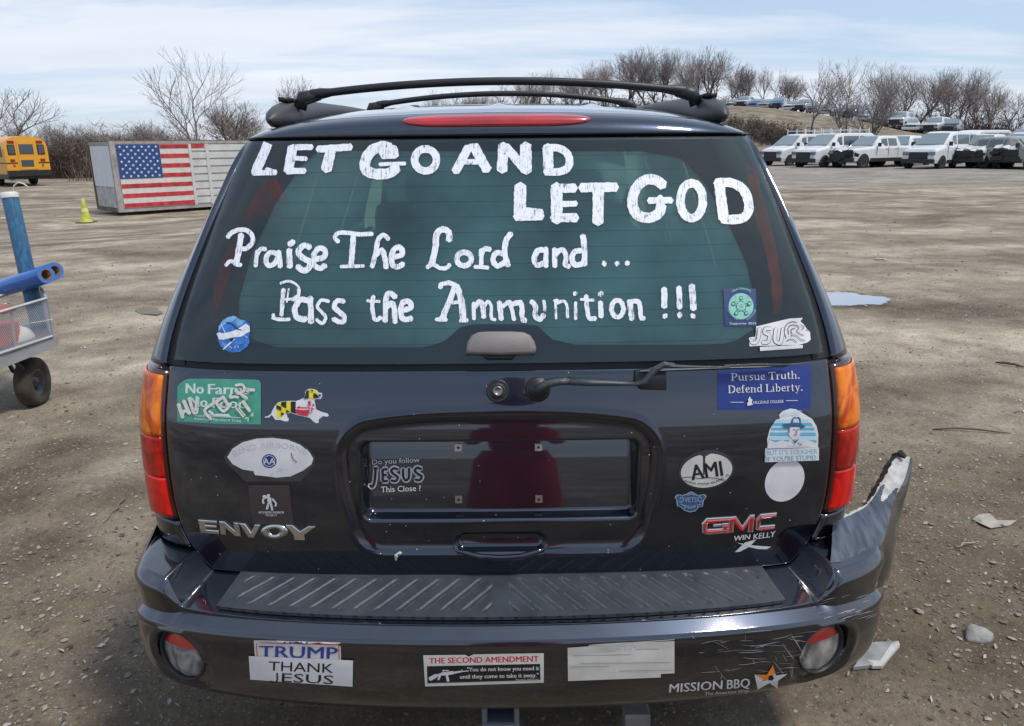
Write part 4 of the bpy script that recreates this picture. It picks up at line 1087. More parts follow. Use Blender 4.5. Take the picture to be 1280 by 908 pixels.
paint_line([(*A, [
 (46,[(134,452),(74,592)]), (44,[(128,434),(142,434)]), (26,[(62,593),(172,590)]), (20,[(125,575),(172,590)]),
 (46,[(250,470),(228,588)]), (28,[(252,472),(342,470)]), (22,[(240,522),(316,526)]), (30,[(222,584),(308,583)]),
 (34,[(368,481),(526,470)]), (50,[(430,488),(408,580)]),
 None, (50,[(712,474),(668,468),(620,490),(592,540),(600,582),(650,598),(710,592),(742,565)]), (18,[(660,552),(782,548)]), (52,[(672,500),(736,500)]), (30,[(700,470),(738,480)]), (26,[(735,480),(738,515)]),
 (36, arcpts(878,531,52,52,80,445)),
 None, (40,[(1082,470),(1018,588)]), (46,[(1108,470),(1170,580)]), (26,[(1048,540),(1140,540)]), (26,[(1085,468),(1125,464)])]),
 (*B, [(46,[(104,432),(98,548)]), (40,[(112,438),(206,548)]), (50,[(202,432),(206,552)]),
 (46,[(302,438),(304,556)]), (34,[(286,448),(345,446),(385,468),(398,505),(386,538),(345,552),(290,552)])])], 'painted words LET GO AND')
paint_line([(*B, [
 (54,[(180,612),(176,756)]), (40,[(158,750),(276,748)]), (30,[(200,725),(276,732)]),
 (52,[(340,612),(342,772)]), (40,[(330,626),(424,624)]), (26,[(345,696),(428,693)]), (40,[(322,756),(430,756)]),
 (42,[(448,622),(606,620)]), (50,[(526,636),(524,780)]),
 None, (46,[(815,614),(780,588),(730,590),(690,630),(676,690),(698,740),(748,756),(792,738),(806,698)]), (30,[(750,680),(852,678)]), (24,[(800,660),(806,700)]),
 (38, arcpts(940,680,50,78,85,450)),
 (46,[(1062,594),(1082,762)]), (42,[(1048,602),(1120,602),(1172,636),(1194,700),(1180,748),(1132,764),(1074,760)])])], 'painted words LET GOD')
C6 = ((200,270), 3.784); C7 = ((500,270), 3.784); C8 = ((780,290), 3.784)
def ell(cx, cy, rx, ry, a0=80, a1=445): return arcpts(cx, cy, rx, ry, a0, a1)
paint_line([(*C6, [
 (22,[(320,102),(345,78),(395,66),(434,88),(438,125),(408,155),(368,155)]), (28,[(385,88),(376,150),(362,222)]), (18,[(312,236),(335,215),(365,232),(386,232)]),
 (20,[(462,165),(452,240)]), (20,[(460,185),(478,158),(502,160)]),
 (24,[(552,178),(520,175),(502,205),(512,235),(542,226),(562,190)]), (24,[(562,168),(570,244)]),
 (28,[(612,160),(614,244)]), (26,[(612,138),(634,122)]),
 (28,[(712,150),(680,142),(656,168),(672,198),(706,216),(706,246),(680,260),(650,238)]),
 (26,[(735,206),(776,196),(780,164),(750,155),(728,190),(730,232),(756,250),(784,234)]),
 None, (20,[(846,124),(828,106),(838,86),(870,80),(940,88),(1006,86)]), (26,[(915,95),(905,232)]), (16,[(855,241),(965,238)]),
 (22,[(1082,112),(1058,92),(1034,112),(1020,172),(1004,244)]), (24,[(1020,190),(1050,162),(1064,200),(1070,248)]),
 (26,[(1092,200),(1146,182),(1136,150),(1108,160),(1094,195),(1100,232),(1124,242),(1152,226)])]),
 (*C7, [ None,
 (30,[(232,118),(230,78),(200,65),(174,90),(168,150),(150,228)]), (20,[(128,246),(155,230),(190,248),(222,246),(236,230)]),
 (26, ell(303,205,34,32)), (22,[(384,160),(384,236)]), (24,[(384,182),(400,158),(428,160)]), (18,[(352,242),(418,246)]),
 (26,[(526,84),(502,118),(496,180),(512,238)]), (26,[(496,184),(455,176),(440,214),(464,238),(498,218)]),
 None, (26,[(690,164),(652,165),(634,205),(650,234),(684,222)]), (24,[(690,152),(690,242)]),
 (24,[(730,156),(733,242)]), (24,[(735,184),(765,160),(785,190),(782,232),(802,240)]),
 (28,[(865,94),(872,160),(872,234)]), (26,[(862,165),(824,172),(814,205),(830,234),(866,224)]),
 None, (28,[(962,228),(970,226)]), (26,[(1022,226),(1032,228)]), (24,[(1070,222),(1080,228)])])], 'painted words Praise The Lord and dots', .12)
paint_line([(*C6, [
 (12,[(570,320),(612,310),(650,330),(660,365),(628,392),(590,396)]), (14,[(655,345),(655,380),(625,400)]), (20,[(585,348),(580,400),(576,472)]), (8,[(610,345),(600,410)]), (16,[(532,482),(560,490),(615,490)]), (16,[(536,466),(545,490)]),
 (28,[(704,402),(665,398),(638,440),(650,482),(692,490)]), (28,[(712,386),(714,440),(716,506)]),
 (16,[(800,405),(764,400),(745,430),(765,456),(785,480),(768,510),(740,490)]),
 (24,[(872,406),(840,402),(825,430),(850,456),(872,478),(862,504),(818,488)]),
 None, (20,[(1010,380),(1004,440),(1018,492),(1046,480)]), (14,[(980,402),(1040,406)]),
 (26,[(1115,386),(1084,365),(1070,400),(1066,500)]), (26,[(1072,432),(1098,414),(1110,450),(1112,506)]),
 (26,[(1140,450),(1184,436),(1180,406),(1150,410),(1138,450),(1152,490),(1192,486)])]),
 (*C7, [ None,
 (22,[(192,342),(196,326),(235,318),(268,334)]), (28,[(262,325),(235,400),(200,486)]), (30,[(268,330),(290,400),(300,495)]), (16,[(228,412),(290,408)]), (18,[(170,490),(222,492)]), (18,[(284,498),(320,494)]),
 (18,[(348,412),(350,490)]), (24,[(350,436),(376,406),(392,430),(396,482)]), (16,[(396,436),(415,405),(432,430),(432,482),(452,492)]),
 (24,[(470,408),(480,492)]), (20,[(486,430),(515,408),(525,430),(540,494)]), (24,[(532,420),(566,410),(576,430),(580,490),(596,492)]),
 (24,[(620,404),(640,430),(640,472),(660,490),(682,468)]), (16,[(680,402),(686,450)]),
 (12,[(735,400),(738,488)]), (14,[(740,415),(775,404),(790,430),(792,482)]), (14,[(728,402),(748,400)]),
 (16,[(830,410),(830,490)]), (22,[(824,366),(832,372)]), (22,[(880,378),(886,450),(896,486),(926,486)]), (14,[(854,396),(916,400)]),
 (24,[(948,408),(952,480)]), (24,[(942,374),(956,366)]), (22, ell(1028,440,28,40)),
 (26,[(1086,404),(1096,492)]), (22,[(1078,408),(1124,406),(1136,440),(1140,482),(1156,484)])])], 'painted words Pass the Ammunition', .16)
paint_line([(*C8, [(28,[(190,268),(190,358)]), (26,[(190,396),(198,402)]), (26,[(260,262),(262,362)]), (28,[(258,393),(268,395)]), (30,[(320,254),(328,368)]), (26,[(322,402),(330,396)])])], 'x|!!!', .12)

# ------------------------------------------------------------------ stickers
def vinyl(name, col, **k):
    k.setdefault('var', .08); k.setdefault('vscale', 40); k.setdefault('rough', .45); return pm('vinyl_'+name, col, **k)
VW = vinyl('white', (.66,.66,.68), var=.12, vscale=14); VBK = vinyl('black', (.012,.012,.013)); VGR = vinyl('green', (.06,.30,.21), var=.12); VTXT = vinyl('pale_text', (.56,.66,.62))
VCHALK = vinyl('chalk', (.62,.60,.55), var=.15, vscale=120); VRES = vinyl('glue_residue', (.038,.036,.040), rough=.7, var=.3, vscale=25)
VBR = vinyl('brown_film', (.045,.035,.035), rough=.6); VBLUE = vinyl('royal_blue', (.012,.035,.21)); VRED = vinyl('red', (.50,.02,.05)); VYEL = vinyl('yellow', (.72,.60,.02))
VLB = vinyl('sky_blue', (.10,.42,.62)); VDB = vinyl('slate_blue', (.04,.10,.20)); VPALE = vinyl('pale_blue', (.42,.62,.74)); VGREY = vinyl('grey', (.30,.31,.33)); VORG = vinyl('orange', (.72,.22,.02))
VLGREEN = vinyl('mint', (.22,.52,.42)); VNAVY = vinyl('navy', (.012,.04,.12)); VOFF = vinyl('aged_white', (.60,.59,.55), var=.10, vscale=18)

# 1 green farm sticker with a scribble over it
d = Decal(BV_GATE).at((215,465), 10.667)
d.poly([(75,205),(100,165),(160,115),(225,92),(700,95),(1140,105),(1175,120),(1188,160),(1188,700),(600,690),(75,660)], VGR)
d.text('No', (190,285), (425,290), 140, VTXT, .05); d.text('Farms', (488,296), (1035,300), 142, VTXT, .05)
d.text('No', (245,465), (475,468), 140, VTXT, .05); d.text('Food', (548,476), (985,486), 140, VTXT, .05)
d.stroke([(300,584),(620,598),(930,612)], 8, VTXT); d.text('American Farmland Trust', (300,640), (930,668), 38, VTXT, .012)
d.poly([(425,580),(440,555),(460,575),(500,585),(520,560),(560,590),(600,560),(640,590),(660,555),(700,592),(760,560),(800,600)], VTXT)
for w, pts in ((52,[(100,430),(155,610)]),(52,[(170,385),(245,560)]),(40,[(150,600),(180,520),(245,548)]),(44,[(240,350),(300,540)]),(30,[(345,330),(330,480),(300,545),(345,545),(355,480)]),
    (40,[(700,330),(600,400),(450,510),(540,630)]),(34,[(510,520),(560,560)]),(40,[(610,420),(690,520),(750,490),(800,420)]),(44,[(700,340),(780,470)]),
    (34,[(800,300),(790,340),(850,330),(900,340)]),(34,[(860,180),(950,170),(980,240),(900,290),(860,230)]),(32,[(880,250),(980,340)]),(38,[(1030,240),(1115,240)]),(30,[(960,300),(1020,355)]),
    (44,[(960,390),(1055,520)]),(20,[(870,480),(970,600)]),(18,[(905,475),(990,580)]),(14,[(990,620),(1030,610),(1030,655)]),(16,[(1100,545),(1075,580),(1100,580)])):
    d.stroke(pts, w, VCHALK, jit=.06)
d.done('sticker', suv, 'green sticker No Farms No Food with a scribble over it')
# 2 running dog in state flag colours
d = Decal(BV_GATE).at((325,475), 12.8)
dog = [(75,590),(130,580),(180,545),(200,490),(240,420),(290,365),(345,345),(500,335),(580,338),(640,320),(700,290),(735,240),(722,200),(745,165),(800,140),(870,150),(910,165),(945,205),(995,210),(1000,265),(975,305),(900,310),(875,330),(890,400),(900,470),(980,510),(1080,535),(1105,570),(1080,590),(1020,580),(880,525),(830,530),(860,580),(940,640),(945,680),(905,695),(850,660),(800,605),(720,595),(620,570),(560,555),(500,530),(430,535),(380,570),(345,590),(440,595),(465,620),(455,660),(400,665),(330,640),(250,640),(220,600),(240,540),(230,500),(190,560),(150,600),(85,605)]
d.poly(dog, VW)
for m, pts in ((VYEL,[(270,400),(300,370),(345,352),(345,600),(275,622),(262,560),(268,460)]),(VYEL,[(345,425),(425,425),(425,530),(345,560)]),(VYEL,[(425,342),(500,342),(500,515),(425,490)]),(VYEL,[(785,160),(862,175),(862,300),(785,300)]),(VYEL,[(862,150),(905,172),(935,225),(915,235),(862,200)]),
    (VBK,[(345,352),(425,345),(425,455),(345,415)]),(VBK,[(270,400),(345,435),(345,495),(268,455)]),(VBK,[(500,345),(578,345),(575,540),(500,515)]),(VBK,[(425,475),(495,515),(425,525)]),(VBK,[(345,510),(400,545),(345,575)]),(VBK,[(740,180),(785,160),(785,295),(700,300),(745,240)]),(VBK,[(862,210),(940,250),(940,290),(862,290)]),
    (VBK,[(945,232),(980,228),(982,262),(952,266)]),(VBK,[(800,150),(855,160),(855,195)]),(VRED,[(580,470),(700,485),(800,475),(795,540),(760,570),(690,572),(580,530)]),(VRED,[(600,440),(640,410),(650,435),(820,440),(820,458),(600,458)]),(VRED,[(770,350),(820,325),(818,420),(800,420),(800,365),(775,370)]),(VRED,[(840,420),(865,370),(880,420)]),(VRED,[(825,460),(885,455),(850,480),(828,520)])):
    d.poly(pts, m)
d.done('sticker', suv, 'running dog sticker in yellow, black, red and white')
# 3 white airborne ball shape on glue residue ; 4 brown square
o = ((240,530), 5.676)
d = Decal(BV_GATE).at(*o)
d.poly([(228,235),(300,140),(420,95),(560,82),(700,100),(820,150),(878,225),(872,290),(770,408),(380,408),(240,270)], VRES)
d.poly([(252,235),(290,175),(360,130),(460,104),(570,98),(680,112),(770,148),(835,200),(862,245),(850,285),(790,330),(700,372),(600,380),(540,372),(450,362),(440,345),(442,335),(360,322),(290,285)], VW)
VFAINT = vinyl('faded_print', (.50,.51,.54))
d.text('82ND AIRBORNE', (300,235), (810,222), 44, VFAINT, .0, arc=.9)
d.ell((550,262), 52, 49, VBLUE); d.stroke(arcpts(550,262,40,38,0,359,24), 4, VW)
d.text('AA', (508,286), (592,286), 46, VW, .015)
d.stroke([(706,205),(716,240),(730,260),(746,270)], 5, VBK); d.text('3', (560,362), (580,362), 18, VFAINT); d.text('HR', (615,328), (650,328), 16, VFAINT)
d.done('sticker', suv, 'white ball shaped sticker with a small blue AA disc')
d = Decal(BV_GATE).at(*o)
d.poly([(398,432),(690,432),(725,712),(600,718),(432,705)], VBR)
for w, pts in ((15,[(546,560),(532,604)]),(15,[(560,560),(572,610)]),(30,[(548,524),(556,560)]),(12,[(572,530),(598,562),(592,582)]),(14,[(514,522),(506,545),(512,562)]),(20,[(520,520),(548,512)])): d.stroke(pts, w, VW)
d.ell((545,506), 12, 11, VW, n=14); d.ell((516,512), 12, 11, VW, n=14); d.stroke([(536,530),(528,556)], 3, VBR); d.stroke([(566,540),(570,556)], 3, VBR)
d.text('WOUNDED WARRIOR', (476,632), (656,632), 17, VW, .02); d.text('PROJECT', (528,650), (608,650), 14, VW, .02)
d.done('sticker', suv, 'brown square sticker with two small white figures')
# 5 follow sticker in the plate recess
d = Decal(BV_GATE).at((420,450), 5.046)
for w, m in ((34, VW), (15, VBK)):
    for pts in ([(252,690),(244,770),(228,800),(208,788)], [(240,684),(262,682)], [(295,690),(297,762)], [(297,690),(325,688)], [(297,726),(320,724)], [(297,764),(328,762)],
        [(392,690),(366,682),(350,700),(370,722),(392,738),(378,762),(350,758)], [(425,684),(426,735),(444,758),(462,735),(462,682)], [(540,688),(515,678),(498,696),(518,718),(542,732),(528,756),(500,752)]):
        d.stroke(pts, w, m)
d.text('Do you follow', (232,658), (530,642), 34, VW, .012, arc=.0); d.text('This Close ?', (288,832), (538,822), 38, VW, .012)
d.done('sticker', suv, 'white outline sticker asking Do you follow JESUS This Close ?')
# 6 oval island sticker ; 7 small blue shield
d = Decal(BV_GATE).at((835,555), 6.262)
d.ell((300,200), 222, 152, VRES, rot=-.16); d.ell((300,208), 208, 136, VBK, rot=-.16); d.ell((300,208), 203, 131, VOFF, rot=-.16)
d.poly([(272,85),(292,82),(284,240),(272,240)], VRES); d.poly([(225,82),(345,66),(292,96),(284,106),(276,96),(250,84)], VRES)
d.text('AMI', (186,282), (428,246), 124, VBK, .03)
d.stroke([(104,264),(170,256),(240,268),(300,262),(380,268),(430,282),(440,275)], 5, VBK)
d.text('ANNA MARIA ISLAND  FL', (125,290), (480,240), 17, VBK, .01, arc=-1.1)
d.done('sticker', suv, 'white oval sticker reading AMI')
d = Decal(BV_GATE).at((835,555), 6.262)
sh = [(52,415),(70,395),(120,398),(150,385),(180,370),(210,385),(230,400),(285,392),(302,410),(280,440),(270,490),(240,495),(215,525),(170,535),(125,520),(100,495),(70,485),(65,440)]
VSH = vinyl('pale_slate', (.28,.36,.50)); d.poly(sh, VSH); d.poly([(176+(x-176)*.92, 455+(y-455)*.90) for x, y in sh], VDB)
for pts in ([(90,430),(110,415),(120,440),(100,455),(85,445)], [(262,425),(240,412),(232,438),(250,452),(268,440)], [(135,480),(170,505),(215,480)], [(150,400),(180,388),(205,402)], [(100,470),(130,480),(125,505)], [(255,468),(228,480),(232,500)]): d.stroke(pts, 6, VSH)
d.text('VETS', (128,455), (222,452), 40, VSH, .02); d.text('1969', (130,500), (212,498), 22, VSH, .01)
d.done('sticker', suv, 'small slate blue shield sticker below the oval AMI one')
# 8 blue truth and liberty sticker
o = ((830,440), 3.494)
d = Decal(BV_GATE, .0010).at(*o)
d.poly([(234,84),(282,80),(640,56),(640,252),(440,254),(234,255)], VBLUE)
SERIF = {  # strokes (width, points) on a 1-high grid, contrast like a display serif
 'P':(.74,[(.17,[(.17,0),(.17,1)]),(.07,[(.17,.96),(.45,.96)]),(.16,[(.50,.93),(.62,.74),(.50,.52)]),(.07,[(.17,.49),(.48,.49)]),(.06,[(.02,.03),(.36,.03)]),(.06,[(.02,.97),(.20,.97)])]),
 'T':(.78,[(.17,[(.39,0),(.39,1)]),(.08,[(.05,.95),(.73,.95)]),(.06,[(.22,.03),(.56,.03)]),(.07,[(.05,.96),(.04,.74)]),(.07,[(.73,.96),(.74,.74)])]),
 'D':(.86,[(.17,[(.17,0),(.17,1)]),(.07,[(.05,.96),(.42,.96)]),(.17,[(.46,.93),(.70,.72),(.70,.28),(.46,.07)]),(.07,[(.05,.04),(.42,.04)])]),
 'L':(.70,[(.17,[(.18,0),(.18,1)]),(.06,[(.03,.97),(.34,.97)]),(.07,[(.03,.04),(.64,.04)]),(.07,[(.64,.02),(.66,.28)])]),
 'u':(.66,[(.14,[(.14,.66),(.15,.18),(.26,.06)]),(.07,[(.26,.05),(.44,.14)]),(.14,[(.50,.66),(.50,.02)]),(.05,[(.02,.65),(.16,.65)]),(.05,[(.38,.65),(.5,.65)]),(.05,[(.5,.03),(.62,.03)])]),
 'r':(.48,[(.14,[(.16,.66),(.16,0)]),(.05,[(.02,.65),(.16,.65)]),(.05,[(.02,.03),(.32,.03)]),(.07,[(.2,.48),(.34,.64)]),(.13,[(.38,.60),(.40,.56)])]),
 's':(.50,[(.07,[(.40,.50),(.38,.62),(.24,.66)]),(.13,[(.22,.63),(.12,.50),(.26,.37),(.40,.20),(.28,.06)]),(.07,[(.28,.03),(.10,.06),(.08,.20)])]),
 'e':(.56,[(.13,[(.22,.64),(.12,.48),(.12,.22),(.26,.06)]),(.07,[(.26,.05),(.40,.04),(.50,.16)]),(.06,[(.12,.36),(.48,.37)]),(.12,[(.44,.38),(.42,.58),(.30,.65)])]),
 't':(.42,[(.14,[(.18,.86),(.18,.16),(.26,.05)]),(.06,[(.04,.64),(.36,.64)]),(.06,[(.26,.04),(.38,.08)])]),
 'h':(.68,[(.14,[(.16,1.02),(.16,0)]),(.05,[(.03,1.0),(.16,1.0)]),(.05,[(.03,.03),(.28,.03)]),(.07,[(.18,.50),(.38,.65)]),(.14,[(.44,.60),(.50,.46),(.50,0)]),(.05,[(.38,.03),(.64,.03)])]),
 '.':(.28,[(.17,[(.05,.08),(.21,.08)])]),
 'f':(.42,[(.14,[(.18,0),(.18,.80),(.28,.96)]),(.06,[(.04,.64),(.36,.64)]),(.11,[(.34,.95),(.38,.90)]),(.05,[(.04,.03),(.34,.03)])]),
 'n':(.68,[(.14,[(.16,.66),(.16,0)]),(.05,[(.03,.65),(.16,.65)]),(.05,[(.03,.03),(.28,.03)]),(.07,[(.18,.50),(.38,.65)]),(.14,[(.44,.60),(.50,.46),(.50,0)]),(.05,[(.38,.03),(.64,.03)])]),
 'd':(.66,[(.14,[(.50,1.02),(.50,.02)]),(.05,[(.36,1.0),(.5,1.0)]),(.05,[(.5,.03),(.63,.03)]),(.13,[(.26,.62),(.12,.46),(.12,.20),(.26,.05)]),(.06,[(.26,.64),(.44,.58)]),(.06,[(.26,.04),(.44,.12)])]),
 'i':(.34,[(.14,[(.16,.66),(.16,0)]),(.05,[(.03,.65),(.16,.65)]),(.05,[(.03,.03),(.29,.03)]),(.15,[(.15,.90),(.17,.90)])]),
 'b':(.64,[(.14,[(.16,1.02),(.16,.05)]),(.05,[(.02,1.0),(.16,1.0)]),(.13,[(.36,.62),(.50,.46),(.50,.20),(.36,.05)]),(.06,[(.18,.56),(.36,.64)]),(.06,[(.16,.06),(.36,.03)])]),
 'y':(.62,[(.14,[(.12,.64),(.33,.08)]),(.07,[(.50,.64),(.32,.02),(.20,-.20)]),(.12,[(.18,-.20),(.10,-.20)]),(.05,[(.02,.65),(.26,.65)]),(.05,[(.40,.65),(.60,.65)])]),
 ' ':(.30,[])}
def serif_text(d, txt, p0, p1, h, mat):
    tot = sum(SERIF[c][0] for c in txt); ex = Vector(p1)-Vector(p0); L = ex.length; ex /= L; ey = Vector((ex.y,-ex.x)); k = L/tot; x = 0; o0 = d.o
    for c in txt:
        w, st = SERIF[c]
        for (sw, pts) in st:
            q = [tuple(Vector(p0)+ex*((x+a)*k)+ey*(b*h)) for a, b in pts]; step = d.step; d.step = 2e-5; d.stroke(q, sw*h*.95, mat, smooth=len(q) > 2, caps=False); d.step = step
        x += w
serif_text(d, 'Pursue Truth.', (292,128), (592,117), 34, VW); serif_text(d, 'Defend Liberty.', (278,181), (604,170), 34, VW)
d.stroke([(288,220),(345,220)], 2.5, VW); d.stroke([(530,213),(580,212)], 2.5, VW)
d.poly([(372,194),(378,206),(384,208),(380,220),(386,230),(362,236),(360,226),(366,216),(364,208)], VW)
d.text('HILLSDALE COLLEGE', (388,227), (518,222), 13, VW, .012)
d.done('sticker', suv, 'dark blue sticker reading Pursue Truth. Defend Liberty.')
# 9 cowboy sticker ; 10 blank oval
o = ((940,500), 6.98)
d = Decal(BV_GATE, .0010).at(*o)
d.poly([(400,88),(470,100),(525,145),(530,165),(440,130)], VRES)
d.ell((283,702), 196, 160, VW, rot=-.95, n=48)
d.done('sticker', suv, 'blank white oval sticker')
d = Decal(BV_GATE, .0018).at(*o)
d.poly([(232,130),(260,100),(330,76),(380,82),(520,165),(560,230),(575,300),(572,405),(568,520),(105,538),(112,425),(128,415),(130,340),(150,260),(190,195),(240,160)], VW)
def band(y0, y1, m):
    def xl(y): return 283-math.sqrt(max(0,1-((y-340)/215)**2))*148
    def xr(y): return 360+math.sqrt(max(0,1-((y-345)/225)**2))*205
    d.poly([(xl(y0)+15,y0),(xr(y0)-8,y0),(xr(y1)-8,y1),(xl(y1)+15,y1)], m)
band(170,192,VPALE); band(200,226,VLB); band(240,262,VLB); band(272,284,VPALE); band(286,308,VLB); band(322,350,VPALE); band(352,372,VLB); band(374,398,VPALE)
pts = [(130,418)]
for i in range(22): x = 132+i*19.8; pts += [(x, 395-(i*37%23)), (x+8, 345+(i*53%45)), (x+16, 395-(i*29%17))]
pts.append((566,412)); d.poly(pts, VW)
d.poly([(318,235),(405,235),(412,300),(398,330),(350,345),(318,310),(308,280)], VW); d.poly([(300,400),(320,335),(360,350),(400,330),(450,352),(480,405)], VW)
d.poly([(258,212),(300,205),(335,200),(345,160),(362,146),(380,152),(398,145),(415,160),(420,205),(462,230),(430,242),(380,232),(330,236),(285,238),(262,228)], VDB)
d.poly([(352,165),(375,160),(396,165),(404,198),(350,196)], VPALE)
for q in ([(350,258),(368,254)], [(385,254),(400,257)], [(376,262),(380,286),(370,288)], [(358,302),(384,300)], [(318,240),(314,285)], [(340,345),(366,362),(396,340)]): d.stroke(q, 6, VDB, smooth=False)
d.poly([(352,345),(366,352),(378,345),(372,372),(360,372)], VDB); d.poly([(395,352),(440,358),(430,380),(400,372)], VPALE)
d.text("LIFE'S HARD", (250,128), (420,112), 26, VPALE, .03)
VBT = vinyl('faded_blue_print', (.22,.48,.62))
d.poly([(112,430),(568,408),(568,520),(105,536)], VPALE if False else VW)
d.text("BUT IT'S TOUGHER", (120,476), (555,462), 44, VBT, .03); d.text("IF YOU'RE STUPID", (118,528), (545,512), 42, VBT, .03)
d.done('sticker', suv, 'round pale blue sticker of a man in a cowboy hat above a slogan')
# 11 dealer mark
d = Decal(BV_GATE).at((835,555), 6.262)
d.text('WIN', (522,758), (648,742), 40, VW, .03, shear=.25); d.text('KELLY', (666,746), (845,722), 44, VW, .03, shear=.25)
d.poly([(520,845),(600,770),(690,744),(640,800),(560,842)], VW); d.poly([(538,770),(640,790),(720,796),(805,802),(770,822),(700,820),(640,806),(570,784)], VW)
d.done('dealer_mark', suv, 'small white WIN KELLY dealer mark')
# 12 blue disc ; 13 police lodge square ; 14 bird logo
d = Decal(BV_GLASS).at((260,385), 13.97)
VNB = vinyl('worn_blue', (.03,.14,.46), var=.35, vscale=60); VNL = vinyl('worn_pale_blue', (.16,.34,.60), var=.3, vscale=70)
d.poly([(170,450),(190,320),(260,220),(350,165),(460,140),(520,170),(560,210),(660,215),(735,290),(740,420),(720,520),(735,600),(680,690),(560,770),(440,785),(330,750),(230,680),(180,580)], VNB)
d.poly([(190,330),(260,225),(350,168),(460,142),(520,172),(450,240),(330,270),(240,330),(200,420)], VNL); d.poly([(470,250),(520,190),(640,230),(600,300),(520,330)], VNL)
WSC = vinyl('scuffed_white', (.66,.69,.72), var=.2, vscale=90)
d.poly([(155,450),(210,430),(240,445),(300,440),(360,430),(430,410),(500,385),(570,345),(670,280),(730,325),(600,410),(700,365),(740,415),(650,460),(600,500),(560,510),(500,515),(430,520),(350,540),(270,560),(200,550)], WSC)
d.stroke([(275,725),(380,630),(470,545)], 22, WSC, jit=.3); d.stroke([(240,300),(280,380),(310,440)], 12, WSC, jit=.3); d.stroke([(330,255),(430,290),(520,370),(590,390)], 16, VBK, jit=.4); d.poly([(370,540),(470,535),(420,600)], VBK)
d.stroke([(650,520),(655,590),(610,650),(530,645)], 6, VBK)
for i in range(26): a = rnd.uniform(0,6.28); q = 255*rnd.uniform(.65,1)**.5; d.ell((455+q*math.cos(a), 470+abs(q*math.sin(a))), 7*rnd.uniform(.6,1.6), 7, WSC, n=6)
d.done('sticker', window, 'scuffed round blue sticker with a white swoosh')
d = Decal(BV_GLASS).at((900,355), 10.09)
d.poly([(40,60),(450,62),(455,535),(62,535)], VNAVY)
d.ell((262,285), 185, 192, VBLUE, n=40); d.ell((262,285), 156, 165, VLGREEN, n=40)
for m, k in ((VNAVY, 1.0), (VLGREEN, .78)):
    st = []
    for i in range(10):
        r = (118 if i % 2 == 0 else 52)*k; a = math.pi/2+i*math.pi/5; st.append((262+r*math.cos(a), 290-r*math.sin(a)))
    d.poly(st, m)
d.ell((262,285), 60, 62, VNAVY); d.ell((262,285), 54, 56, VLGREEN)
for i in range(5): a = math.pi/2+i*2*math.pi/5; c = (262+105*math.cos(a), 288-105*math.sin(a)); d.ell(c, 24, 24, VNAVY, n=16); d.ell(c, 17, 17, VLGREEN, n=16)
for y in (165,232,398): d.stroke([(150 if y > 200 else 175, y),(200,y)], 5, VNAVY); d.stroke([(330,y),(390,y)], 5, VNAVY)
d.stroke([(245,270),(280,268)], 4, VNAVY); d.stroke([(242,290),(284,290)], 4, VNAVY); d.stroke([(250,310),(276,310)], 4, VNAVY)
d.text('FRATERNAL', (150,120), (375,120), 26, VLGREEN, .01, arc=1.3); d.text('ORDER OF', (82,330), (200,468), 24, VLGREEN, .01, arc=-.6); d.text('POLICE', (330,470), (440,340), 24, VLGREEN, .01, arc=-.6)
d.text('Supporter 2015', (108,520), (440,520), 30, VTXT, .01)
d.done('sticker', window, 'square navy sticker with a mint disc and a star')
d = Decal(BV_GLASS).at((900,355), 10.09)
d.poly([(360,690),(375,675),(440,668),(455,560),(450,540),(560,530),(655,525),(700,535),(765,520),(800,470),(870,440),(960,435),(1040,430),(1010,475),(1050,510),(1085,560),(1060,600),(1130,605),(1095,640),(1070,660),(1140,705),(1100,740),(1030,760),(980,775),(800,775),(640,785),(500,782),(370,790)], VW)
VLN = vinyl('grey_line', (.05,.05,.055))
for w_, m_ in ((54, VLN), (40, VW)):
    for pts in ([(495,560),(478,690),(440,745),(400,740),(388,705)], [(640,570),(572,570),(560,620),(618,650),(610,715),(590,740),(530,742)], [(700,565),(686,700),(715,742),(760,735),(790,565)]): d.stroke(pts, w_, m_)
for pts in (
    [(830,690),(800,600),(830,520),(900,480),(960,490)], [(860,640),(850,560),(900,520),(960,530)], [(900,640),(890,580),(940,560)], [(960,520),(985,560),(960,600),(1010,640),(1050,650)], [(830,720),(900,700),(960,740)], [(880,660),(940,650),(1000,700),(1060,720)], [(1010,520),(1050,550),(1020,580)], [(440,560),(455,700)]):
    d.stroke(pts, 8, VLN)
d.poly([(492,800),(1030,775),(1030,815),(496,850)], VW)
d.text('GAMECOCKS', (520,838), (1010,808), 18, VW, .0)
d.done('sticker', window, 'white die cut sticker of letters JSU and a fierce bird head')
# bumper stickers
o = ((300,780), 3.2)
d = Decal(BV_BUMP, .0012).at((150,620), 3.153)
d.poly([(528,568),(870,578),(872,650),(534,650)], VOFF); d.stroke([(538,577),(862,586)], 3, VRED, smooth=False); d.stroke([(538,577),(543,640)], 3, VRED); d.stroke([(862,586),(865,640)], 3, VRED)
VTB = vinyl('campaign_blue', (.03,.05,.30)); d.text('TRUMP', (550,634), (858,640), 48, VTB, .035)
for i in range(5): d.ell((650+i*22, 578), 4, 4, VTB, n=8)
d.poly([(510,628),(920,645),(918,748),(516,720)], VW)
d.text('THANK', (588,684), (842,694), 38, VBK, .01); d.text('ESUS', (640,728), (842,738), 36, VBK, .01); d.stroke([(622,694),(622,722),(612,730),(596,726)], 6, VBK)
d.done('sticker', suv, 'white bumper sticker with blue campaign lettering and black words THANK JESUS')
d = Decal(BV_BUMP, .0012).at((440,640), 3.3875)
d.poly([(302,606),(480,604),(494,612),(515,602),(812,597),(812,722),(310,738)], VOFF)
def slab(d, txt, p0, p1, h, mat):
    d.text(txt, p0, p1, h, mat, .02)
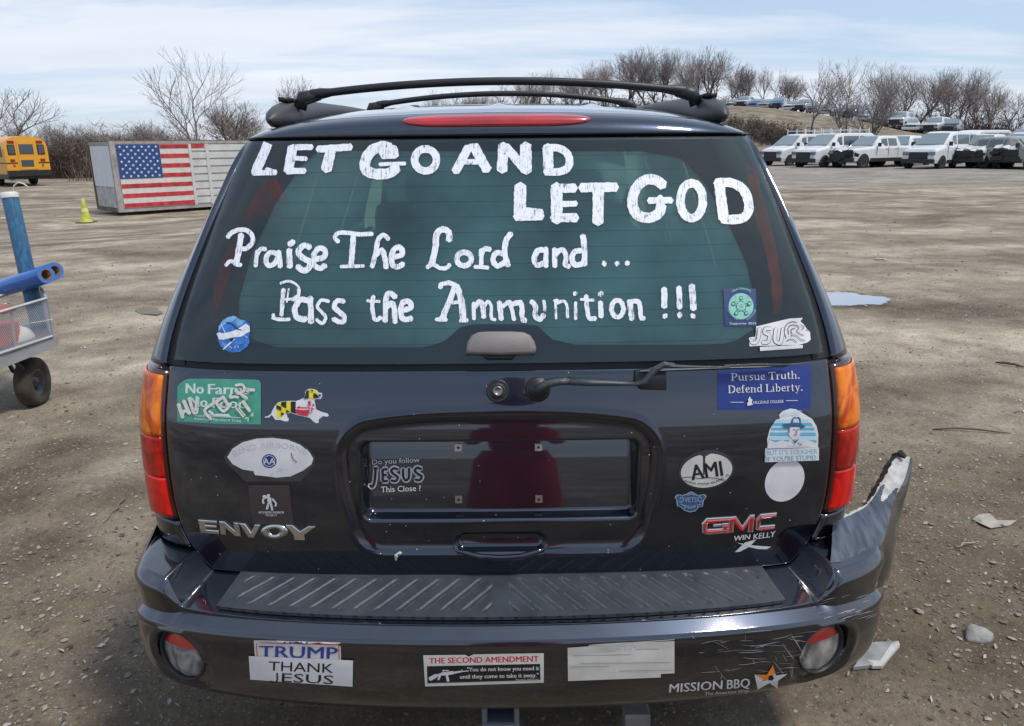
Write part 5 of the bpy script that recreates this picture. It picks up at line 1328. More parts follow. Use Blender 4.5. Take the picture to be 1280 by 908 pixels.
d.text('THE SECOND AMENDMENT', (328,641), (790,632), 25, VRED, .045)
d.poly([(318,652),(796,642),(798,710),(320,724)], VBK)
d.text('"You do not know you need it', (488,674), (792,668), 18, VW, .03); d.text('until they come to take it away."', (458,704), (790,697), 18, VW, .03); d.text('Thomas Jefferson', (692,712), (790,709), 8, VOFF, .0)
for w, pts in ((17,[(330,705),(358,690)]),(11,[(352,692),(384,683)]),(14,[(380,683),(430,677)]),(8,[(430,677),(462,672)]),(4,[(460,672),(494,669)]),(11,[(402,686),(408,712)]),(8,[(374,690),(366,706)]),(4,[(384,667),(410,666)]),(3,[(387,667),(386,678)]),(3,[(407,666),(407,676)]),(4,[(466,662),(467,672)])): d.stroke(pts, w, VW)
d.done('sticker', suv, 'bumper sticker with red heading THE SECOND AMENDMENT and a rifle')
d = Decal(BV_BUMP, .0012).at((700,640), 3.3875)
d.poly([(32,574),(118,568),(124,562),(300,552),(484,539),(484,682),(426,685),(426,700),(34,715)], VOFF)
for (y, x0, x1) in ((584,160,420),(607,60,300),(640,90,470),(655,40,210),(672,250,480)): d.stroke([(x0,y),(x1,y-4)], 2.2, VGREY)
d.done('sticker', suv, 'blank off-white strip sticker on the bumper')
d = Decal(BV_BUMP, .0012).at((700,640), 3.3875)
d.text('MISSION', (462,764), (690,748), 38, VW, .03, shear=.12); d.text('BBQ', (706,748), (804,740), 40, VW, .03, shear=.12); d.text('The American Way.', (614,774), (800,760), 13, VW, .0, shear=.15)
c = (890,700); st = [(900,646),(912,690),(962,684),(922,712),(920,746),(886,722),(836,750),(862,712),(822,686),(874,688)]
d.poly(st, VW); d.poly([(900,646),(910,684),(890,692),(872,712),(850,712),(862,706),(822,686),(874,688)], VORG); d.poly([(882,692),(898,688),(904,702),(896,712),(880,708)], VBK)
d.done('sticker', suv, 'white restaurant lettering with an orange and white star')
# scratches and bare plastic where the bumper was scraped
SCR = pm('scratch_grey', (.30,.32,.35), .7); 
d = Decal(BV_BUMP, .0006, 1e-5)
for i in range(46):
    x = rnd.uniform(865,1000); y = rnd.uniform(790,848); L = rnd.uniform(4,34); a = rnd.gauss(-.05,.12) if i % 4 else rnd.gauss(1.2,.6)
    d.stroke([(x,y),(x+L*.5*math.cos(a),y+L*.5*math.sin(a)+rnd.uniform(-1,1)),(x+L*math.cos(a),y+L*math.sin(a))], rnd.uniform(.25,.8), SCR, jit=.5, taper=.8, caps=False)
for i in range(20):
    x = rnd.uniform(1010,1085); y = rnd.uniform(745,775); L = rnd.uniform(6,24); d.stroke([(x,y),(x+L*.5,y-1.6*L*.1),(x+L,y-L*.3)], rnd.uniform(.3,.9), SCR, jit=.5, taper=.8, caps=False)
tag(d.done('scratches', bumper), kind='stuff')
d = Decal(BV_GATE, .0006, 1e-5)
SPK = pm('dirt_speck', (.55,.55,.54), .8)
for i in range(70):
    x = rnd.uniform(225,1010); y = rnd.uniform(460,712); h = hit(x, y, BV_GATE)
    if h: d.ell((x,y), rnd.uniform(.3,.85), rnd.uniform(.3,.7), SPK, n=6, wob=.4)
d.poly([(493,694),(500,689),(503,691),(497,696),(496,701),(494,700)], SPK)
tag(d.done('dirt_specks', gate), kind='stuff')

def reflection_mat():  # reddish reflections painted onto the glass as faint see-through decals
    m = bpy.data.materials.new('painted_red_reflection'); m.use_nodes = True; nt = m.node_tree; N = nt.nodes; L = nt.links; p = N['Principled BSDF']; p.inputs['Base Color'].default_value = (.22,.045,.025,1); p.inputs['Roughness'].default_value = .5
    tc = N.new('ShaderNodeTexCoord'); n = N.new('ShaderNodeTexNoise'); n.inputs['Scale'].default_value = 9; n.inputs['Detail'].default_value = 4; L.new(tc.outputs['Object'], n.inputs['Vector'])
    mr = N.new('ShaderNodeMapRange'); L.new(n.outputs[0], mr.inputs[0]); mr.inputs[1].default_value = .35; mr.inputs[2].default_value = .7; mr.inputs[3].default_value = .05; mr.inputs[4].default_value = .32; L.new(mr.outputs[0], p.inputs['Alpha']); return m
REFL = reflection_mat()
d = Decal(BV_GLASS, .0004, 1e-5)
d.poly([(332,228),(345,222),(338,250),(361,251),(352,271),(322,272),(300,310),(285,350),(272,395),(264,400),(268,360),(282,310),(302,270)], REFL)
d.done('painted_red_reflection', window)
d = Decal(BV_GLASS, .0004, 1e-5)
d.poly([(932,205),(944,212),(958,262),(970,310),(978,360),(976,392),(966,392),(964,350),(954,305),(940,262)], REFL)
d.done('painted_red_reflection', window)
# ------------------------------------------------------------------ trees
BARK = pm('bark', (.12,.105,.095), .9, var=.3, vscale=4); TWIG = pm('twigs', (.24,.205,.195), .9, var=.25, vscale=2); BARKG = pm('grey_bark', (.15,.135,.13), .9, var=.25, vscale=4)
def bare_tree(seed, H, spread=.5, depth=6, nsplit=3, trunk=.28, stems=1, mat=None, first=.28, r0=.015, up=.5):
    """returns (trunk mesh, crown mesh) of unit tree of height H standing at the origin"""
    r = random.Random(seed); T = MB(); T.mat(mat or BARK); C = MB(); C.mat(TWIG)
    T.smooth = True
    def seg(mb, a, b, ra, rb, n):
        d = (b-a).normalized(); u = d.orthogonal().normalized(); w = d.cross(u); k = len(mb.v)
        for (p, q) in ((a, ra), (b, rb)):
            for i in range(n): t = 6.2832*i/n; mb.v.append(tuple(p+u*math.cos(t)*q+w*math.sin(t)*q))
        for i in range(n): mb.face((k+i, k+(i+1)%n, k+n+(i+1)%n, k+n+i))
    def grow(p, d, L, rad, lev):
        n = 3 if lev < 4 else 2; q = p
        for i in range(n):
            d = (d+Vector((r.gauss(0,.13), r.gauss(0,.13), r.gauss(.03,.10)))).normalized(); e = q+d*L/n
            ra, rb = rad*(1-.30*i/n), rad*(1-.30*(i+1)/n)
            seg(T if lev < 3 else C, q, e, ra, rb, 6 if lev < 2 else 4 if lev < 4 else 3); q = e
            if lev >= 1 and lev < depth and i < n-1 and r.random() < .75: side(q, d, L*.62, rad*.5, lev+1)
        if lev < depth:
            k = nsplit if lev < 2 else (2 if r.random() < .75 else 3); a0 = r.uniform(0, 6.28)
            for i in range(k):
                an = a0+6.2832*i/k+r.gauss(0,.3); u = d.orthogonal().normalized(); w = d.cross(u); sp = spread*r.uniform(.6,1.25)
                nd = (d+(u*math.cos(an)+w*math.sin(an))*sp+Vector((0,0,up*.35))).normalized(); grow(q, nd, L*r.uniform(.66,.86), rad*(.58 if i else .68), lev+1)
    def side(q, d, L, rad, lev):
        u = d.orthogonal().normalized(); w = d.cross(u); an = r.uniform(0, 6.28); grow(q, (d*.6+(u*math.cos(an)+w*math.sin(an))*.9+Vector((0,0,up*.4))).normalized(), L, rad, max(lev, 3))
    for sidx in range(stems):
        a = r.uniform(0, 6.28); t = 0 if stems == 1 else .28
        grow(Vector((.03*H*math.cos(a)*(stems > 1), .03*H*math.sin(a)*(stems > 1), -.05)), Vector((t*math.cos(a+sidx*2.1), t*math.sin(a+sidx*2.1), 1)).normalized(), H*first*r.uniform(.8,1.1), H*r0/(stems**.4), 0)
    zs = max(v[2] for v in C.v); k = H/zs
    for mb in (T, C): mb.v = [(x*k, y*k, z*k) for x, y, z in mb.v]
    return T.mesh('trunk'), C.mesh('crown')
PROT = [bare_tree(11, 10, .46, 6, 3), bare_tree(22, 10, .38, 6, 3, first=.24), bare_tree(5, 10, .50, 6, 3, stems=3, first=.22, r0=.018), bare_tree(41, 10, .38, 6, 2, first=.30, mat=BARKG), bare_tree(57, 10, .5, 6, 4, first=.2, stems=2), bare_tree(63, 10, .48, 5, 3, first=.26, mat=BARKG)]
def place_tree(px, ptop, y, var, label, group=None, wide=1.0, base=None, name='bare_tree'):
    P0 = at_y(px, 180, y); x = P0.x; z0 = G(x, y)-.05; top = at_y(px, ptop, y).z; H = max(1.2, top-z0)
    t = empty(name, (x, y, z0), rnd.uniform(0, 6.28)); t.scale = (H/10*wide, H/10*wide, H/10)
    tag(t, label, 'tree', group)
    link('trunk', PROT[var][0], t, False); link('crown', PROT[var][1], t, False); return t
place_tree(8, 92, 62, 0, 'bare tree at the left edge behind the school bus', wide=1.5)
place_tree(250, 56, 44, 3, 'big wide bare tree standing behind the flag container', wide=1.05)
place_tree(340, 94, 70, 1, 'round bare tree just left of the SUV roof rail', wide=1.15)
place_tree(1078, 68, 60, 2, 'dark forked bare tree behind the parked white vans', wide=1.15)
place_tree(1013, 72, 76, 5, 'slim bare tree on the bank left of the forked one', wide=.9)
ORD = 'first second third fourth fifth sixth seventh eighth ninth tenth eleventh twelfth thirteenth fourteenth fifteenth sixteenth seventeenth eighteenth nineteenth twentieth'.split()
wood = [(540,112),(570,110),(600,112),(632,100),(655,94),(672,90),(690,84),(708,86),(722,88),(740,74),(756,70),(774,60),(790,54),(806,60),(826,58),(850,64),(866,60),(880,58),(893,66),(908,72)]
for i, (px, pt) in enumerate(wood):
    place_tree(px, pt, rnd.uniform(112,138), i*5 % 6, '%s tree from the left in the bare wood beyond the SUV roof' % ORD[i], 'bare trees on the hilltop behind the SUV', wide=rnd.uniform(1.0,1.35))
bank = [(925,78),(938,76),(952,80),(965,84),(980,92),(1100,80),(1120,76),(1140,82),(1160,84),(1180,90),(1192,84),(1205,82),(1222,96),(1240,104),(1256,108),(1270,112)]
for i, (px, pt) in enumerate(bank):
    place_tree(px, pt, rnd.uniform(112,130), (i*5+2) % 6, '%s tree from the left in the bare row beyond the white vans' % ORD[i], 'bare trees behind the wreck row', wide=rnd.uniform(.9,1.2))
for i, (px, pt) in enumerate(((55,150),(80,158),(98,148),(128,152),(150,148),(172,158),(196,152),(220,156),(282,120),(300,140),(312,130))):
    place_tree(px, pt, rnd.uniform(72,92), (i*3+1) % 6, '%s low bare tree from the left in the hedgerow behind bus and container' % ORD[i], 'low bare trees in the left hedgerow', wide=1.5)
# thickets: twig masses nobody could count
def thicket(name, spots, label, seed, n=260, col=(.11,.085,.07)):
    r = random.Random(seed); mb = MB(); mb.mat(pm('brush_%d' % seed, col, .95, var=.3, vscale=1.5))
    for (px, ptop, y, w) in spots:
        c = at_y(px, 180, y); H = at_y(px, ptop, y).z-G(c.x, y)
        for i in range(n):
            x0 = c.x+r.uniform(-w, w); y0 = y+r.uniform(-1.5, 1.5); z0 = G(x0, y0)-.1
            hh = H*r.uniform(.45,1.05)*(1-.55*abs((x0-c.x)/w)**2.5); dx, dy = r.gauss(0,.35), r.gauss(0,.35); p = Vector((x0,y0,z0)); rad = .016+.0004*y
            for k in range(3):
                q = Vector((x0+dx*(k+1)/3*hh*.6, y0+dy*(k+1)/3*hh*.6, z0+hh*(k+1)/3)) + Vector((r.gauss(0,.06),r.gauss(0,.06),0))*hh
                b = len(mb.v)
                for (a, ra) in ((p, rad*(1-k*.3)), (q, rad*(.7-k*.3))):
                    for t in range(3): mb.v.append((a.x+ra*math.cos(t*2.09), a.y+ra*math.sin(t*2.09), a.z))
                for t in range(3): mb.face((b+t, b+(t+1)%3, b+3+(t+1)%3, b+3+t))
                for _ in range(3):
                    e = q+Vector((r.gauss(0,.22),r.gauss(0,.22),r.uniform(0,.2)))*hh; b = len(mb.v); s = rad*.7
                    mb.v += [tuple(q+Vector((s,0,0))), tuple(q-Vector((s,0,0))), tuple(e)]; mb.face((b,b+1,b+2))
                p = q
    return tag(mb.build(name), label, 'brush', kind='stuff')
thicket('brush', [(70,176,66,2.6),(88,170,67,3),(104,176,66,2.5),(125,172,70,4),(52,184,68,2)], 'dense brown leafless brush between the bus and the container', 1, 380, (.15,.115,.095))
thicket('brush', [(x, 158, 60, 4) for x in (150,185,220,255,290,330,375,420,465,510,555,600)], 'brown scrub along the hedgerow behind the container', 2, 80, (.16,.125,.105))
thicket('brush', [(905,120,104,5),(940,150,78,3),(960,152,75,3),(985,154,74,3),(925,146,80,3)], 'leafless shrubs at the foot of the grassy bank', 4, 200)
thicket('brush', [(x, 118+abs(x-800)*.06, 122, 7) for x in range(540,930,34)], 'undergrowth below the hilltop trees', 5, 120, (.10,.08,.07))
thicket('brush', [(x, 128+(x-1080)*.06, 118, 6) for x in range(1090,1300,30)], 'undergrowth behind the row of wrecks on the bank', 6, 110, (.12,.09,.08))

# ------------------------------------------------------------------ flag-painted steel container lying on the lot
CW = pm('container_white', (.55,.55,.53), .55, var=.12, vscale=2.5); CRUST = pm('container_rust', (.16,.11,.08), .85, var=.4, vscale=5); CFR = pm('container_frame', (.33,.31,.29), .7, var=.3, vscale=4)
FRED = pm('flag_red', (.46,.035,.04), .6, var=.42, vscale=5); FWH = pm('flag_white', (.62,.58,.54), .6, var=.1, vscale=5); FBL = pm('flag_blue', (.02,.06,.21), .6, var=.12, vscale=5); FST = pm('flag_star', (.62,.66,.70), .6)
def build_container():
    a = at_z(150, 266, -.62); b = at_z(302, 256, -.62); e = at_z(122, 257, -.62)
    ex = (b-a); ex.z = 0; ex.normalize(); L = 7.0; ey = Vector((-ex.y, ex.x, 0)); Dp = 2.3
    zt = at_y(138, 177, a.y).z; H = zt-a.z
    root = empty('steel_container', (a.x, a.y, a.z), math.atan2(ex.y, ex.x), label='white steel container with a large American flag painted on its side', cat='container')
    def at(px, py):
        """pixel -> local coords on the flag face (local y=0 plane)"""
        d = ray(px, py); n = ey; k = (a-CO).dot(n)/d.dot(n); p = CO+d*k-a; return p.dot(ex), p.z
    def B(name, parts, m, parent=root, label=None):
        mb = MB(); mb.mat(m)
        for (x0,x1,y0,y1,z0,z1) in parts: mb.box(((x0+x1)/2,(y0+y1)/2,(z0+z1)/2), (abs(x1-x0),abs(y1-y0),abs(z1-z0)))
        o = mb.build(name, parent, False); tag(o, label=label); return o
    B('wall', [(.03,L,.05,Dp,.08,H-.06)], CW)
    B('frame_rail', [(0,L,-.01,.10,H-.09,H)], CFR); B('frame_rail', [(0,L,-.01,.10,0,.10)], CFR); B('frame_rail', [(-.02,.10,.10,Dp-.1,H-.13,H-.004)], CFR); B('frame_rail', [(-.02,.10,.10,Dp-.1,.0,.14)], CRUST)
    B('corner_post', [(-.03,.16,-.02,.10,.004,H+.01)], CFR); B('corner_post', [(-.03,.12,Dp-.10,Dp,.004,H+.01)], CRUST)
    B('door_panel', [(-.012,.03,.16,Dp-.16,H*.36,H-.15)], pm('door_white',(.62,.64,.66),.5,var=.06,vscale=3)); B('door_panel', [(-.006,.03,.16,Dp-.16,.15,H*.36-.03)], pm('door_dirty',(.42,.41,.38),.7,var=.3,vscale=4))
    # roof cap strips
    B('roof_sheet', [(-.03,L,.0,Dp,H+.002,H+.03)], CRUST)
    # flag
    fx0, fz1 = .18, H-.10; xe = at(237, 200)[0]; xc = at(201,200)[0]; zb = .14; sh = (fz1-zb)/13
    fl = B('flag_panel', [(fx0, xe, -.012, .05, zb, fz1)], FWH, label='flag panel painted on the container')
    zc = fz1-7*sh
    for i in range(13):
        if i % 2 == 0:
            x0 = xc+.01 if i < 7 else fx0+.01
            x1 = (at(254,176)[0] if i == 0 else xe-.01)
            B('red_stripe', [(x0, x1, -.020, -.012 if i else .05, fz1-(i+1)*sh+.01, fz1-i*sh-.01)], FRED, fl)
    cn = B('canton', [(fx0+.004, xc, -.022, -.012, zc, fz1-.004)], FBL, fl)
    mb = MB(); mb.mat(FST)
    for r in range(9):
        k = 6 if r % 2 == 0 else 5
        for i in range(k):
            cx = lerp(fx0, xc, (i+.5+(0 if k == 6 else .5))/6.0); cz = lerp(fz1, zc, (r+.7)/9.4); p = []
            for q in range(10):
                rr = (.055 if q % 2 == 0 else .024); an = math.pi/2+q*math.pi/5; p.append((cx+rr*math.cos(an), -.0245, cz+rr*math.sin(an)))
            mb.poly(p)
    st = mb.build('stars', fl, False); st['kind'] = 'stuff'
    # posts and horizontal slats beyond the flag
    x1 = at(258,200)[0]; 
    B('post', [(xe, xe+.10, -.03, .05, .10, H-.10)], CW); B('post', [(x1, x1+.12, -.03, .05, .10, H-.10)], CW); B('post', [(L-.1, L, -.03, .05, .10, H-.10)], CW)
    n = 8
    for (u0, u1) in ((xe+.10, x1), (x1+.12, L-.1)):
        for i in range(n):
            z0 = lerp(.12, H-.12, i/n); z1 = lerp(.12, H-.12, (i+1)/n)
            B('slat', [(u0+.004, u1-.004, -.012, .048, z0+.05, z1-.01)], CW)
    return root
container = build_container()
# ------------------------------------------------------------------ traffic cone
def build_cone():
    p = at_z(107, 271, -.55); z = G(p.x, p.y); t = empty('traffic_cone', (p.x, p.y, z), label='faded yellow traffic cone beside the container corner', cat='traffic cone')
    m = pm('cone_yellow', (.44,.45,.07), .6, var=.2, vscale=8); H = at_y(107, 248, p.y).z-z
    mb = MB(); mb.mat(m); mb.smooth = True; mb.lathe([(H*.26,.03),(H*.24,.05),(H*.16,H*.35),(H*.09,H*.75),(H*.055,H),(.0001,H)], 18); mb.build('cone_body', t, False)
    mb = MB(); mb.mat(pm('cone_base', (.10,.10,.05), .8)); mb.bbox((0,0,.018), (H*.62,H*.62,.036), .01); mb.build('base', t, False)
    mb = MB(); mb.mat(pm('cone_band', (.62,.66,.20), .5)); mb.smooth = True; mb.lathe([(H*.142,H*.46),(H*.118,H*.60)], 18); mb.build('band', t, False)
build_cone()
# ------------------------------------------------------------------ school bus
def build_bus():
    y = 52.; c = at_y(33, 190, y); z0 = G(c.x, y); top = at_y(33, 170, y).z; k = (top-z0)/3.05
    t = empty('school_bus', (c.x, y, z0), R(50), label='yellow school bus seen from the rear at the left edge', cat='bus'); t.scale = (k,k,k)
    YEL = pm('bus_yellow', (.72,.33,.015), .45, coat=.5, var=.06, vscale=2); BK = pm('bus_black', (.015,.015,.016), .5); GL = pm('bus_glass', (.05,.07,.08), .08, spec=.8); RD = pm('bus_red', (.25,.012,.01), .35)
    W2, L = 1.22, 10.5
    sec = [(-W2,.75),(-W2,2.35),(-W2*.95,2.66),(-W2*.80,2.86),(-W2*.5,2.99),(0,3.05),(W2*.5,2.99),(W2*.80,2.86),(W2*.95,2.66),(W2,2.35),(W2,.75)]
    mb = MB(); mb.mat(YEL)
    b = len(mb.v)
    for yy in (0, L):
        for (x, z) in sec: mb.v.append((x, yy, z))
    n = len(sec)
    for i in range(n-1): mb.face((i, i+n, i+1+n, i+1))
    mb.face((n-1, 2*n-1, n, 0)); mb.face(range(n)); mb.face(list(range(n, 2*n))[::-1]); mb.build('body', t, False, fixn=True)
    def B(name, lst, m, parent=t):
        mb = MB(); mb.mat(m)
        for (x0,x1,y0,y1,z0,z1) in lst: mb.bbox(((x0+x1)/2,(y0+y1)/2,(z0+z1)/2), (abs(x1-x0),abs(y1-y0),abs(z1-z0)), .012)
        return mb.build(name, parent, False)
    B('rear_bumper', [(-W2-.02,W2+.02,-.12,.12,.62,.98)], BK); B('skirt', [(-W2+.02,W2-.02,.13,L-.3,.45,.74)], BK)
    f = B('rear_door', [(-.50,.50,-.03,.02,1.02,2.75)], YEL); B('window_pane', [(-.40,.40,-.045,-.032,1.95,2.55)], GL, f); B('window_pane', [(-.40,.30,-.045,-.032,1.20,1.60)], GL, f)
    for s in (-1,1):
        w = B('rear_window', [(s*.62,s*1.04,-.03,.02,1.92,2.52)], BK); B('window_pane', [(s*.66,s*1.0,-.04,-.032,1.97,2.47)], GL, w)
        B('warning_light', [(s*.62,s*.98,-.04,.02,2.60,2.76)], RD)
        B('brake_light', [(s*.72,s*.98,-.04,.02,1.52,1.66)], RD); B('brake_light', [(s*.76,s*.86,-.04,.02,1.22,1.32)], RD)
        B('black_rail', [(s*.58,s*1.21,-.028,.02,1.40,1.46)], BK)
        B('black_rail', [(s*(W2+.004),s*(W2+.03),.0,L,1.40,1.46)], BK)
        for i in range(11):
            w = B('side_window', [(s*(W2-.01),s*(W2+.012),.5+i*.85,1.2+i*.85,1.80,2.42)], BK); B('window_pane', [(s*(W2+.013),s*(W2+.02),.56+i*.85,1.14+i*.85,1.85,2.37)], GL, w)
        wheel_parts((s*.98, 2.6, .48), .48, .34, t, world=False, spokes=5); wheel_parts((s*.98, 8.8, .48), .48, .30, t, world=False, spokes=5)
build_bus()

# ------------------------------------------------------------------ parked vans, pickups and cars
VWHT = pm('fleet_white', (.70,.71,.72), .35, coat=.8, var=.04, vscale=2); VBLK = pm('car_black_trim', (.02,.02,.021), .6, var=.2); VGL = pm('car_glass_dark', (.05,.075,.08), .05, spec=.9, coat=1); VWGL = pm('windscreen_reflecting', (.16,.21,.22), .06, spec=1, coat=1); HL = pm('headlight', (.20,.22,.23), .15, coat=1, metal=.3)
def vehicle(kind, body_m, front_damage=0, seed=0, name='van', detail=True):
    """front faces local -Y, origin on the ground under the middle; built from cross sections along Y"""
    r = random.Random(seed)
    if kind == 'van':    L, W2 = 5.5, 1.0; st = [(0,.40,.90,.92,.0),(.12,.34,1.05,1.10,.0),(.9,.32,1.22,1.28,.0),(1.05,.32,1.25,1.32,.0),(2.0,.32,1.30,2.00,.82),(2.5,.32,1.30,2.10,.86),(5.3,.34,1.30,2.10,.86),(5.5,.40,1.30,2.02,.84)]; ws = (1.05,2.0); roof = 2.1
    elif kind == 'pickup': L, W2 = 5.8, 1.0; st = [(0,.45,1.02,1.06,.0),(.15,.42,1.12,1.16,.0),(1.5,.40,1.20,1.26,.0),(1.65,.40,1.22,1.28,.0),(2.4,.40,1.24,1.86,.72),(2.8,.40,1.24,1.92,.76),(3.9,.40,1.24,1.90,.76),(4.1,.40,1.24,1.30,.9),(5.8,.45,1.24,1.26,.9)]; ws = (1.65,2.4); roof = 1.9
    elif kind == 'suv':  L, W2 = 4.8, .96; st = [(0,.45,.95,.98,.0),(.15,.40,1.05,1.10,.0),(1.2,.38,1.14,1.18,.0),(1.35,.38,1.15,1.20,.0),(2.1,.38,1.16,1.70,.72),(2.5,.38,1.16,1.78,.75),(4.4,.38,1.16,1.74,.74),(4.8,.45,1.16,1.24,.8)]; ws = (1.35,2.1); roof = 1.78
    else:                L, W2 = 4.6, .90; st = [(0,.35,.72,.76,.0),(.12,.30,.80,.84,.0),(1.2,.28,.92,.96,.0),(1.35,.28,.93,.98,.0),(2.1,.28,.96,1.38,.66),(2.5,.28,.96,1.44,.68),(3.4,.28,.96,1.40,.66),(4.1,.28,.96,1.02,.7),(4.6,.34,.94,.98,.7)]; ws = (1.35,2.1); roof = 1.44
    t = empty(name, (0,0,0)); mb = MB(); mb.mat(body_m); mb.smooth = False; rings = []
    for (y, zb, zs, zt, k) in st:
        kk = k if k else .90; fr = 1-.10*max(0,(.3-y)/.3)
        w = W2*fr; wt = W2*kk*fr; j = (lambda: r.uniform(-.09,.09)*front_damage) if y < 1.2 else (lambda: 0)
        ring = [(-w*.96,y,zb),(-w,y,zb+.18),(-w,y+j(),zs-.08),(-w*.97,y,zs),(-wt,y,zt-.06*(k > 0)),(-wt*.86,y+j(),zt+j()),(0,y+j(),zt+.02+j()),(wt*.86,y+j(),zt+j()),(wt,y,zt-.06*(k > 0)),(w*.97,y,zs),(w,y+j(),zs-.08),(w,y,zb+.18),(w*.96,y,zb)]
        rings.append(ring)
    n = len(rings[0])
    for rg in rings: mb.v += rg
    for i in range(len(rings)-1):
        for k in range(n-1): mb.face((i*n+k, i*n+k+1, (i+1)*n+k+1, (i+1)*n+k))
        mb.face(((i+1)*n, (i+1)*n+n-1, i*n+n-1, i*n))
    mb.face([(len(rings)-1)*n+k for k in range(n)])
    if front_damage > .5: mb.mat(VBLK)
    mb.face(range(n)[::-1])
    wy = (.85, L-1.05); wr = {'van':.36,'pickup':.40,'suv':.37}.get(kind, .32)
    mb.build('body', t, False, fixn=True)
    for yw in wy:
        mb = MB(); mb.mat(VBLK)
        for s in (-1,1): mb.lathe([(wr*1.18,s*(W2+.004)),(.0001,s*(W2+.004))], 18, Matrix.Translation((0,yw,wr)) @ Matrix.Rotation(R(90),4,'Y'))
        mb.build('wheel_arch', t, False)
        for s in (-1,1):
            if detail: wheel_parts((s*(W2-.09), yw, wr), wr, .24, t, world=False, spokes=6)
            else:
                mb = MB(); mb.mat(TIRE); mb.lathe([(.0001,-.11),(wr,-.11),(wr,.11),(.0001,.11)], 12, Matrix.Translation((s*(W2-.08),yw,wr)) @ Matrix.Rotation(R(90),4,'Y')); mb.build('wheel', t, False)
    def sec(y):
        for i in range(len(st)-1):
            if st[i][0] <= y <= st[i+1][0]:
                f = (y-st[i][0])/(st[i+1][0]-st[i][0]); return [lerp(st[i][q], st[i+1][q], f) for q in range(5)]
        return list(st[-1])
    # windscreen
    y0, y1 = ws; s0, s1 = sec(y0), sec(y1); k1 = s1[4]
    mb = MB(); mb.mat(VWGL); a = .10
    p = [(-W2*.84,y0+.06,s0[3]+.055),(W2*.84,y0+.06,s0[3]+.055),(W2*k1*.86,y1-.05,s1[3]-.01),(-W2*k1*.86,y1-.05,s1[3]-.01)]
    up = Vector((0,-.03,.03)); mb.poly([Vector(q)+up for q in p]); mb.build('windscreen', t, False)
    # side windows
    ranges = {'van':[(1.45,2.35),(2.5,3.9),(4.0,5.2)],'pickup':[(2.0,2.9),(3.0,3.75)],'suv':[(1.75,2.7),(2.8,3.6),(3.7,4.3)]}.get(kind, [(1.75,2.6),(2.7,3.5)])
    for (a, b) in ranges:
        for s in (-1,1):
            mb = MB(); mb.mat(VGL); q = []
            for (yy, lo) in ((a,1),(b,1),(b,0),(a if a > y1 else y1-.02,0)):
                v = sec(yy); f = .12 if lo else .84
                zz = lerp(v[2], v[3]-.06, f); ww = W2*lerp(.97, v[4], f); q.append((s*(ww+.012), yy, zz))
            mb.poly(q); mb.build('side_window', t, False)
    zf = st[1][2]
    def B(name, x0,x1,y0,y1,z0,z1,m,bev=.02):
        mb = MB(); mb.mat(m); mb.bbox(((x0+x1)/2,(y0+y1)/2,(z0+z1)/2), (abs(x1-x0),abs(y1-y0),abs(z1-z0)), bev); return mb.build(name, t, False)
    w = W2*.90
    B('front_bumper', -w-.03, w+.03, -.12, .10, st[0][1]-.08, st[0][1]+.18, VBLK if kind != 'car' else body_m, .04)
    gz0, gz1 = st[0][1]+.20, zf-.10
    B('grille', -w*.60, w*.60, -.07, .03, gz0-.04, gz1+.02, VBLK, .05)
    if detail:
        for i in range(3): B('grille_bar', -w*.52, w*.52, -.065, -.052, lerp(gz0,gz1,(i+.6)/3.2)-.012, lerp(gz0,gz1,(i+.6)/3.2)+.012, pm('dull_metal',(.05,.05,.05),.4,metal=.6), .005)
    for s in (-1,1):
        if not (front_damage > .6 and s > 0): B('headlight', s*w*.64, s*w*1.02, -.07, .22, gz1-.16, gz1+.05, HL, .04)
        if detail: 
            v = sec(y0+.35); B('mirror', s*(W2*.97+.02), s*(W2*.97+.22), y0+.28, y0+.40, v[2]+.03, v[2]+.27, VBLK, .03)
    if detail:
        for (a, b) in ranges[:2]:
            for s in (-1,1):
                mb = MB(); mb.mat(VBLK)
                for yy in (a-.06, b+.06):
                    v = sec(yy); mb.box((s*(W2+.002), yy, (v[1]+.3+v[2])/2), (.012,.016,v[2]-v[1]-.3))
                mb.box((s*(W2+.004), b-.12, v[2]-.12), (.02,.16,.03)); mb.build('door_seam', t, False)
        B('side_skirt', -W2-.012, W2+.012, .9+wr*1.3, L-1.05-wr*1.3, st[2][1]-.02, st[2][1]+.20, VBLK, .02)
    if front_damage > .5:
        mb = MB(); mb.mat(VBLK)
        for i in range(14):
            mb.box((r.uniform(-w,w), r.uniform(-.18,.15), r.uniform(.35,zf-.05)), (r.uniform(.08,.5),r.uniform(.04,.2),r.uniform(.04,.22)), Matrix.Rotation(r.uniform(-.3,.3),4,'Y'))
        mb.build('crushed_front', t, False)
        mb = MB(); mb.mat(body_m)
        for i in range(5):
            x = r.uniform(-w,w*.8); mb.poly([(x,-.1,zf-.05+r.uniform(-.1,.1)),(x+.35,-.14,zf+r.uniform(-.15,.05)),(x+.30,.4,zf+.10+r.uniform(0,.1)),(x-.05,.45,zf+.12)])
        mb.build('buckled_bonnet', t, False)
    return t
def put(t, px, pbase, y, rz, label, cat, group=None, s=1.0):
    p = at_y(px, pbase, y); t.matrix_world = Matrix.Translation((p.x, y, G(p.x, y)-.02)) @ Matrix.Rotation(rz, 4, 'Z') @ Matrix.Scale(s, 4); tag(t, label, cat, group); return t
GV = 'wrecked white vans and trucks parked across the lot'
V1 = vehicle('van', VWHT, name='parked_van')
put(V1, 1003, 206, 50, R(-62), 'white passenger van with long dark side windows, nearest the SUV pillar', 'van', GV)
mb = MB(); mb.mat(VWHT)
